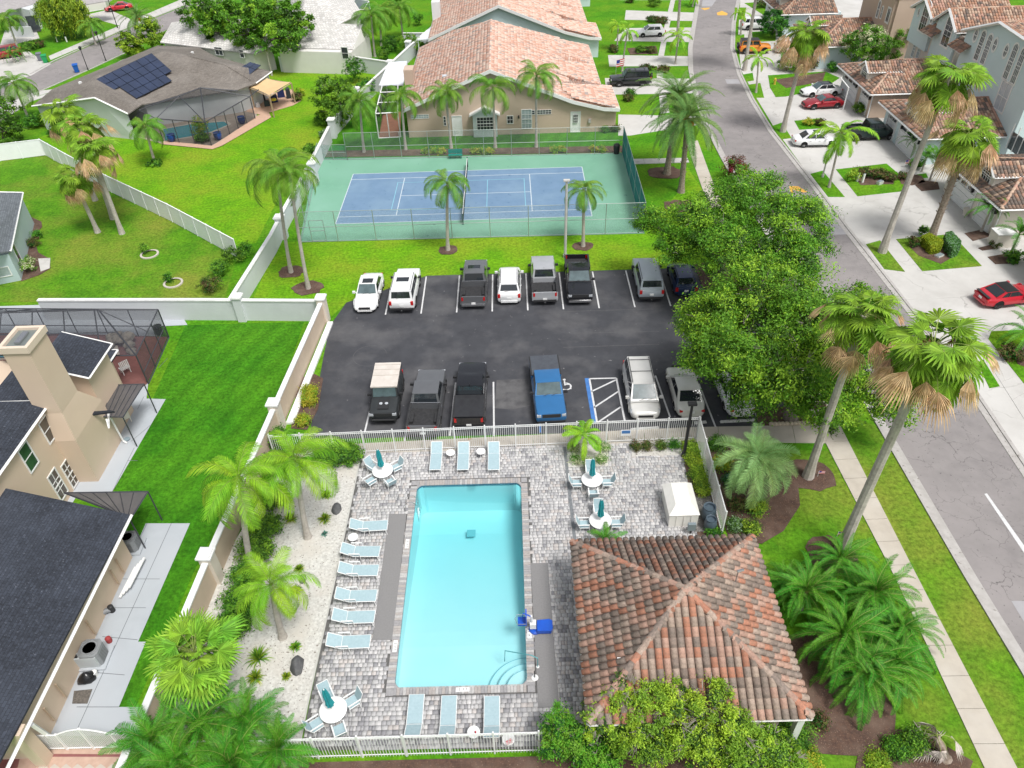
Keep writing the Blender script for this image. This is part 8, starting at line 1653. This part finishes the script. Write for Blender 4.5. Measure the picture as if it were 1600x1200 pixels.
# things beside the beige house
agrey=M('ac_grey',(.27,.28,.29),(.22,.23,.24),4,rough=.5)
def ac(px,py,label,s=.85,h=.9,rz=.05,round_=False):
    p=G(px,py); o=empty('air_conditioner',(p.x,p.y,.03),rz,label,'air conditioner','outdoor air conditioners'); boxb(o,'pad',conc_g,(0,0,.04),(s+.3,s+.3,.08)); c_=s/2; k=.16
    m=MB(); m.prism([(-c_+k,-c_),(c_-k,-c_),(c_,-c_+k),(c_,c_-k),(c_-k,c_),(-c_+k,c_),(-c_,c_-k),(-c_,-c_+k)],.08,h); m.build('casing',agrey,o)
    MB().lathe((0,0,h),[(s*.47,0),(s*.47,.03),(s*.43,.035),(s*.42,.006)],22).build('fan_ring',agrey,o); MB().lathe((0,0,h+.004),[(s*.41,0),(s*.1,.004)],18).build('fan_well',M('fan_well_grey',(.06,.065,.07)),o)
    for i in range(5): MB().lathe((0,0,h+.03),[(s*(.36-.06*i),0),(s*(.375-.06*i),.008)],18).build('grille_ring',agrey,o)
    for i in range(4): a=i*PI/2+.4; m=MB(); m.box((math.cos(a)*.15,math.sin(a)*.15,h+.015),(.26,.1,.01),a); m.build('fan_blade',M('fan_blue',(.10,.15,.2)),o)
    for i in range(6): boxb(o,'louvre',M('louvre_dark',(.13,.135,.14)),(0,-c_-.004,.18+i*.11),(s*.6,.012,.03)); boxb(o,'louvre',MAT['louvre_dark'],(c_+.004,0,.18+i*.11),(.012,s*.6,.03))
    return o
ac(208,856,'grey air conditioner just below the garage wing eave'); ac(152,1030,'large grey air conditioner beside the concrete blocks',.95,.95)
cb_=M('cinder_block',(.42,.43,.43),(.34,.35,.35),8,rough=.95); p=G(143,1040); o=empty('pool_pump_unit',(p.x,p.y,.03),.05,'pale grey slotted unit in front of the large air conditioner','heat pump'); boxb(o,'casing',M('pale_grey_case',(.50,.53,.54)),(0,0,.42),(1.05,.34,.84)); 
for i in range(4): boxb(o,'slot',rubber,(-.36+i*.24,0,.842),(.15,.2,.01))
p=G(138,1062); o=empty('rubbish_bag',(p.x,p.y,.02),.4,'black plastic rubbish bag on the slab below the air conditioner','bag'); m=MB(); rr=random.Random(4); vs=[];n=10
for z_,k_ in ((0,.9),(.15,1.05),(.32,.85),(.45,.4),(.55,.15)):
    for i in range(n): a=2*PI*i/n; q=k_*rr.uniform(.85,1.12); vs.append((.42*q*math.cos(a),.30*q*math.sin(a),z_*rr.uniform(.9,1.1)))
m.add(vs,[(i*n+j,i*n+(j+1)%n,(i+1)*n+(j+1)%n,(i+1)*n+j) for i in range(4) for j in range(n)]+[tuple(range(4*n,5*n))]); m.build('bag_body',M('black_bag',(.012,.012,.014),rough=.25),o,True,60)
p=G(150,1056); o=empty('white_bucket',(p.x,p.y,.02),0,'small white bucket beside the black rubbish bag','bucket'); MB().lathe((0,0,0),[(.12,0),(.15,.3),(.16,.3)],12).build('bucket_body',white,o)
p=G(172,1003); o=empty('gas_bottle',(p.x,p.y,.02),0,'dull red valve cylinder beside the large air conditioner','cylinder'); MB().lathe((0,0,0),[(.12,0),(.14,.1),(.14,.32),(.05,.42)],12).build('bottle',M('dull_red',(.35,.05,.05)),o)
slab('drain_grate',[(116,1080),(145,1077),(137,1100),(113,1100)],.03,M('gravel_drain',(.17,.15,.13),(.09,.08,.07),10,world=True))
p=G(165,960); o=empty('pool_pump',(p.x,p.y,.03),.5,'grey pump with pipes against the beige garage wall','pump'); MB().tube([(-.3,0,.2),(.3,0,.2)],.14,10).build('motor',agrey,o); MB().lathe((.35,0,0),[(.14,0),(.14,.4),(.08,.45)],12).build('strainer',black_pl,o); MB().tube([(-.3,.1,.2),(-.9,-.6,.25),(-1.2,-1.6,.3)],.04,5).build('pipe',M('brown_pipe',(.12,.06,.03)),o)
# patio chairs under the canopy
for x,y,rz,l in ((184,664,.6,'cream patio chair under the upper smoked canopy'),(200,659,2.2,'white patio chair at the edge of the upper smoked canopy')):
    p=G(x,y); o=empty('patio_chair',(p.x,p.y,.03),rz,l,'chair','patio chairs of the beige house'); boxb(o,'seat',M('cream_plastic2',(.7,.66,.58)),(0,0,.42),(.5,.5,.06)); boxb(o,'backrest',MAT['cream_plastic2'],(-.24,0,.72),(.06,.5,.6))
    for a in(-.2,.2):
        for b in(-.2,.2): boxb(o,'leg',MAT['cream_plastic2'],(a,b,.2),(.05,.05,.4))
p=G(199,688); o=empty('shallow_basin',(p.x,p.y,.03),0,'small grey blue basin on the patio slab','basin'); MB().lathe((0,0,0),[(.14,0),(.2,.1),(.18,.1)],12).build('basin_body',M('basin_blue',(.25,.32,.36)),o)
p=G(198,583); o=empty('slatted_chair',(p.x,p.y,.06),2.4,'white slatted chair inside the large pool cage','chair')
for i in range(6): boxb(o,'back_slat',white,(-.22,-.28+.11*i,.75),(.04,.07,.7)); boxb(o,'seat_slat',white,(.03,-.28+.11*i,.42),(.5,.07,.04))
for a in(-.2,.25):
    for b in(-.25,.25): boxb(o,'leg',white,(a,b,.2),(.05,.05,.4))
for i in range(3):
    a=G(137+i*8,566+i*0,2.6); 
o=empty('striped_awning',G(145,568,2.9),0,'dark panel with three white stripes beside the cage roof','awning'); B=Vector(o.location); q=[G(145,557,2.9),G(182,554,2.9),G(167,578,2.9),G(132,580,2.9)]; MB().prism([p-B for p in q],-.05,0).build('panel',slate,o)
for i in range(3): f=.15+.22*i; a=q[0].lerp(q[1],f)-B; b=q[3].lerp(q[2],f)-B; w_=(q[1]-q[0])*.09; MB().prism([a,a+w_,b+w_,b],.005,.012).build('stripe',white,o)
# rocks feature in the cage
rr=random.Random(8); bs=G(195,545)
for i in range(16):
    x,y,s=rr.uniform(-1.6,1.0),rr.uniform(-.9,1.3),rr.uniform(.25,.55); m=MB(); m.lathe((0,0,0),[(s,0),(s*.95,s*.5),(s*.5,s*.9),(.05,s)],6); o=m.build('feature_rock',M('tan_rock',(.30,.26,.21),(.19,.165,.14),4,rough=.95),None); o.location=(bs.x+x,bs.y+y,.05+rr.uniform(0,.5)); o.rotation_euler=(rr.uniform(-.3,.3),rr.uniform(-.3,.3),rr.uniform(0,3)); tag(o,'tan rock piled in the water feature at the end of the caged pool','rock','rocks of the caged water feature')
p=G(250,522); o=empty('black_planter',(p.x,p.y,.05),0,'black round planter inside the far corner of the large cage','planter'); MB().lathe((0,0,0),[(.25,0),(.32,.7),(.28,.72)],14).build('planter_body',black_pl,o)
# small flags: striped with a blue canton
fr_m=M('flag_red',(.5,.02,.04)); fb=M('flag_blue',(.02,.04,.25))
def flag(px,py,label,s=.4,h=.5,z=0,rz=0):
    p=G(px,py,z) if z else G(px,py); o=empty('small_flag',(p.x,p.y,z),rz,label,'flag','small striped flags'); MB().tube([(0,0,0),(0,0,h+s*.7)],.012,5).build('stick',white,o)
    for i in range(7): boxb(o,'stripe',fr_m if i%2==0 else white,(s/2+.01,0,h+s*.62-i*s*.09),(s,.006,s*.09))
    boxb(o,'canton',fb,(s*.21+.01,-.001,h+s*.5),(s*.4,.012,s*.3))
flag(1277,745,'small flag stuck in the mulch by the first leaning palm',.35,.25); flag(1307,840,'small flag in the mulch ring of the tallest leaning palm',.35,.25); flag(1412,262,'small flag in the bed by the garage path',.6,.4); flag(962,118,'large striped flag hanging beside the black suv',1.4,1.0,.01,.6); flag(1370,178,'striped flag on the corner of the blue garage',1.2,1.0,.01,-.5)
# wheel stops, meter boxes, mail posts, hydrant
ws=M('wheel_stop',(.62,.62,.6),(.5,.5,.48),4,rough=.9)
for x0,y0,x1,y1,l in ((1085,662,1104,660,'white wheel stop right of the pool fence corner'),(1125,660,1180,657,'long white wheel stop under the near oak edge'),(985,672,1030,669,'wheel stop in front of the silver minivan')):
    a,b=G(x0,y0),G(x1,y1); c=(a+b)/2; d=b-a; o=empty('wheel_stop',c,math.atan2(d.y,d.x),l,'wheel stop','parking wheel stops'); m=MB(); L=d.length/2; m.add([(-L,-.09,.0),(L,-.09,0),(L,.09,0),(-L,.09,0),(-L+.05,-.05,.13),(L-.05,-.05,.13),(L-.05,.05,.13),(-L+.05,.05,.13)],[(4,5,6,7),(0,1,5,4),(1,2,6,5),(2,3,7,6),(3,0,4,7)]); m.build('block',ws,o)
p=G(1210,132); o=empty('fire_hydrant',(p.x,p.y,.03),0,'yellow fire hydrant in the hedge island','hydrant'); MB().lathe((0,0,0),[(.16,0),(.13,.05),(.12,.55),(.16,.58),(.13,.7),(.03,.8)],12).build('barrel',M('hydrant_yellow',(.6,.42,.05)),o); MB().tube([(-.2,0,.45),(.2,0,.45)],.06,8).build('nozzle',MAT['hydrant_yellow'],o)
for x,y,s,h,l in ((1347,286,.22,.9,'slim white marker post left in the bronze hedge island'),(1339,284,.22,.8,'lime white marker post beside the clipped bush'),(1467,401,.7,.15,'flat grey utility box between the clipped hedges'),(1374,288,.6,.3,'white utility box behind the bronze hedge'),(90,66,.2,.8,'left white marker post on the top left lawn'),(105,66,.2,.8,'right white marker post on the top left lawn'),(1493,378,.4,.12,'round meter cover beside the grey hedge'),(1405,276,.3,.5,'small lawn light at the island edge')):
    p=G(x,y); o=empty('utility_box' if s>.3 else 'marker_post',(p.x,p.y,.03),.5,l,'utility box' if s>.3 else 'marker post'); boxb(o,'body',M('utility_grey',(.55,.56,.52)) if s>.3 else white,(0,0,h/2),(s,s*.6,h)); boxb(o,'cap',MAT.get('cabinet_grey'),(0,0,h+.02),(s*.9,s*.5,.03))
o=empty('planter_wall',G(1560,385),0,'white rendered planter block beside the small cream garage door','planter'); boxb(o,'block',cream,(.2,.3,.6),(1.5,1.2,1.2)); boxb(o,'cap',cap_w,(.2,.3,1.23),(1.6,1.3,.07))
p=G(1508,336); o=empty('plant_pot',(p.x,p.y,.02),0,'cream pot with dark soil before the cream garage','pot'); MB().lathe((0,0,0),[(.25,0),(.2,.06),(.3,.5),(.36,.62),(.3,.6)],14).build('pot_body',cream,o); MB().lathe((0,0,.55),[(.29,0),(.28,.02)],12).build('soil',rubber,o)
# hose reels on the solar house gable
for x,y,l in ((173,202,'round green hose reel on the white gable wall'),(74,180,'green hose reel at the far end of the gable wall')):
    p=G(x,y+6)+Vector((0,.2,0)); o=empty('hose_reel',(p.x,p.y-.1,1.0),0,l,'hose reel'); m=MB(); m.tube([(.32*math.cos(2*PI*k/14),0,.42*math.sin(2*PI*k/14)) for k in range(15)],.07,6); m.build('hose_coil',M('hose_green',(.01,.22,.14)),o); boxb(o,'bracket',black_pl,(0,.05,0),(.2,.06,.2))
o=empty('basketball_frame',G(1317,172),0,'white support post leaning by the garages','pole'); MB().tube([(0,0,0),(0,0,2.6),(-.9,.7,3.5)],.07,6).build('pole',white,o)
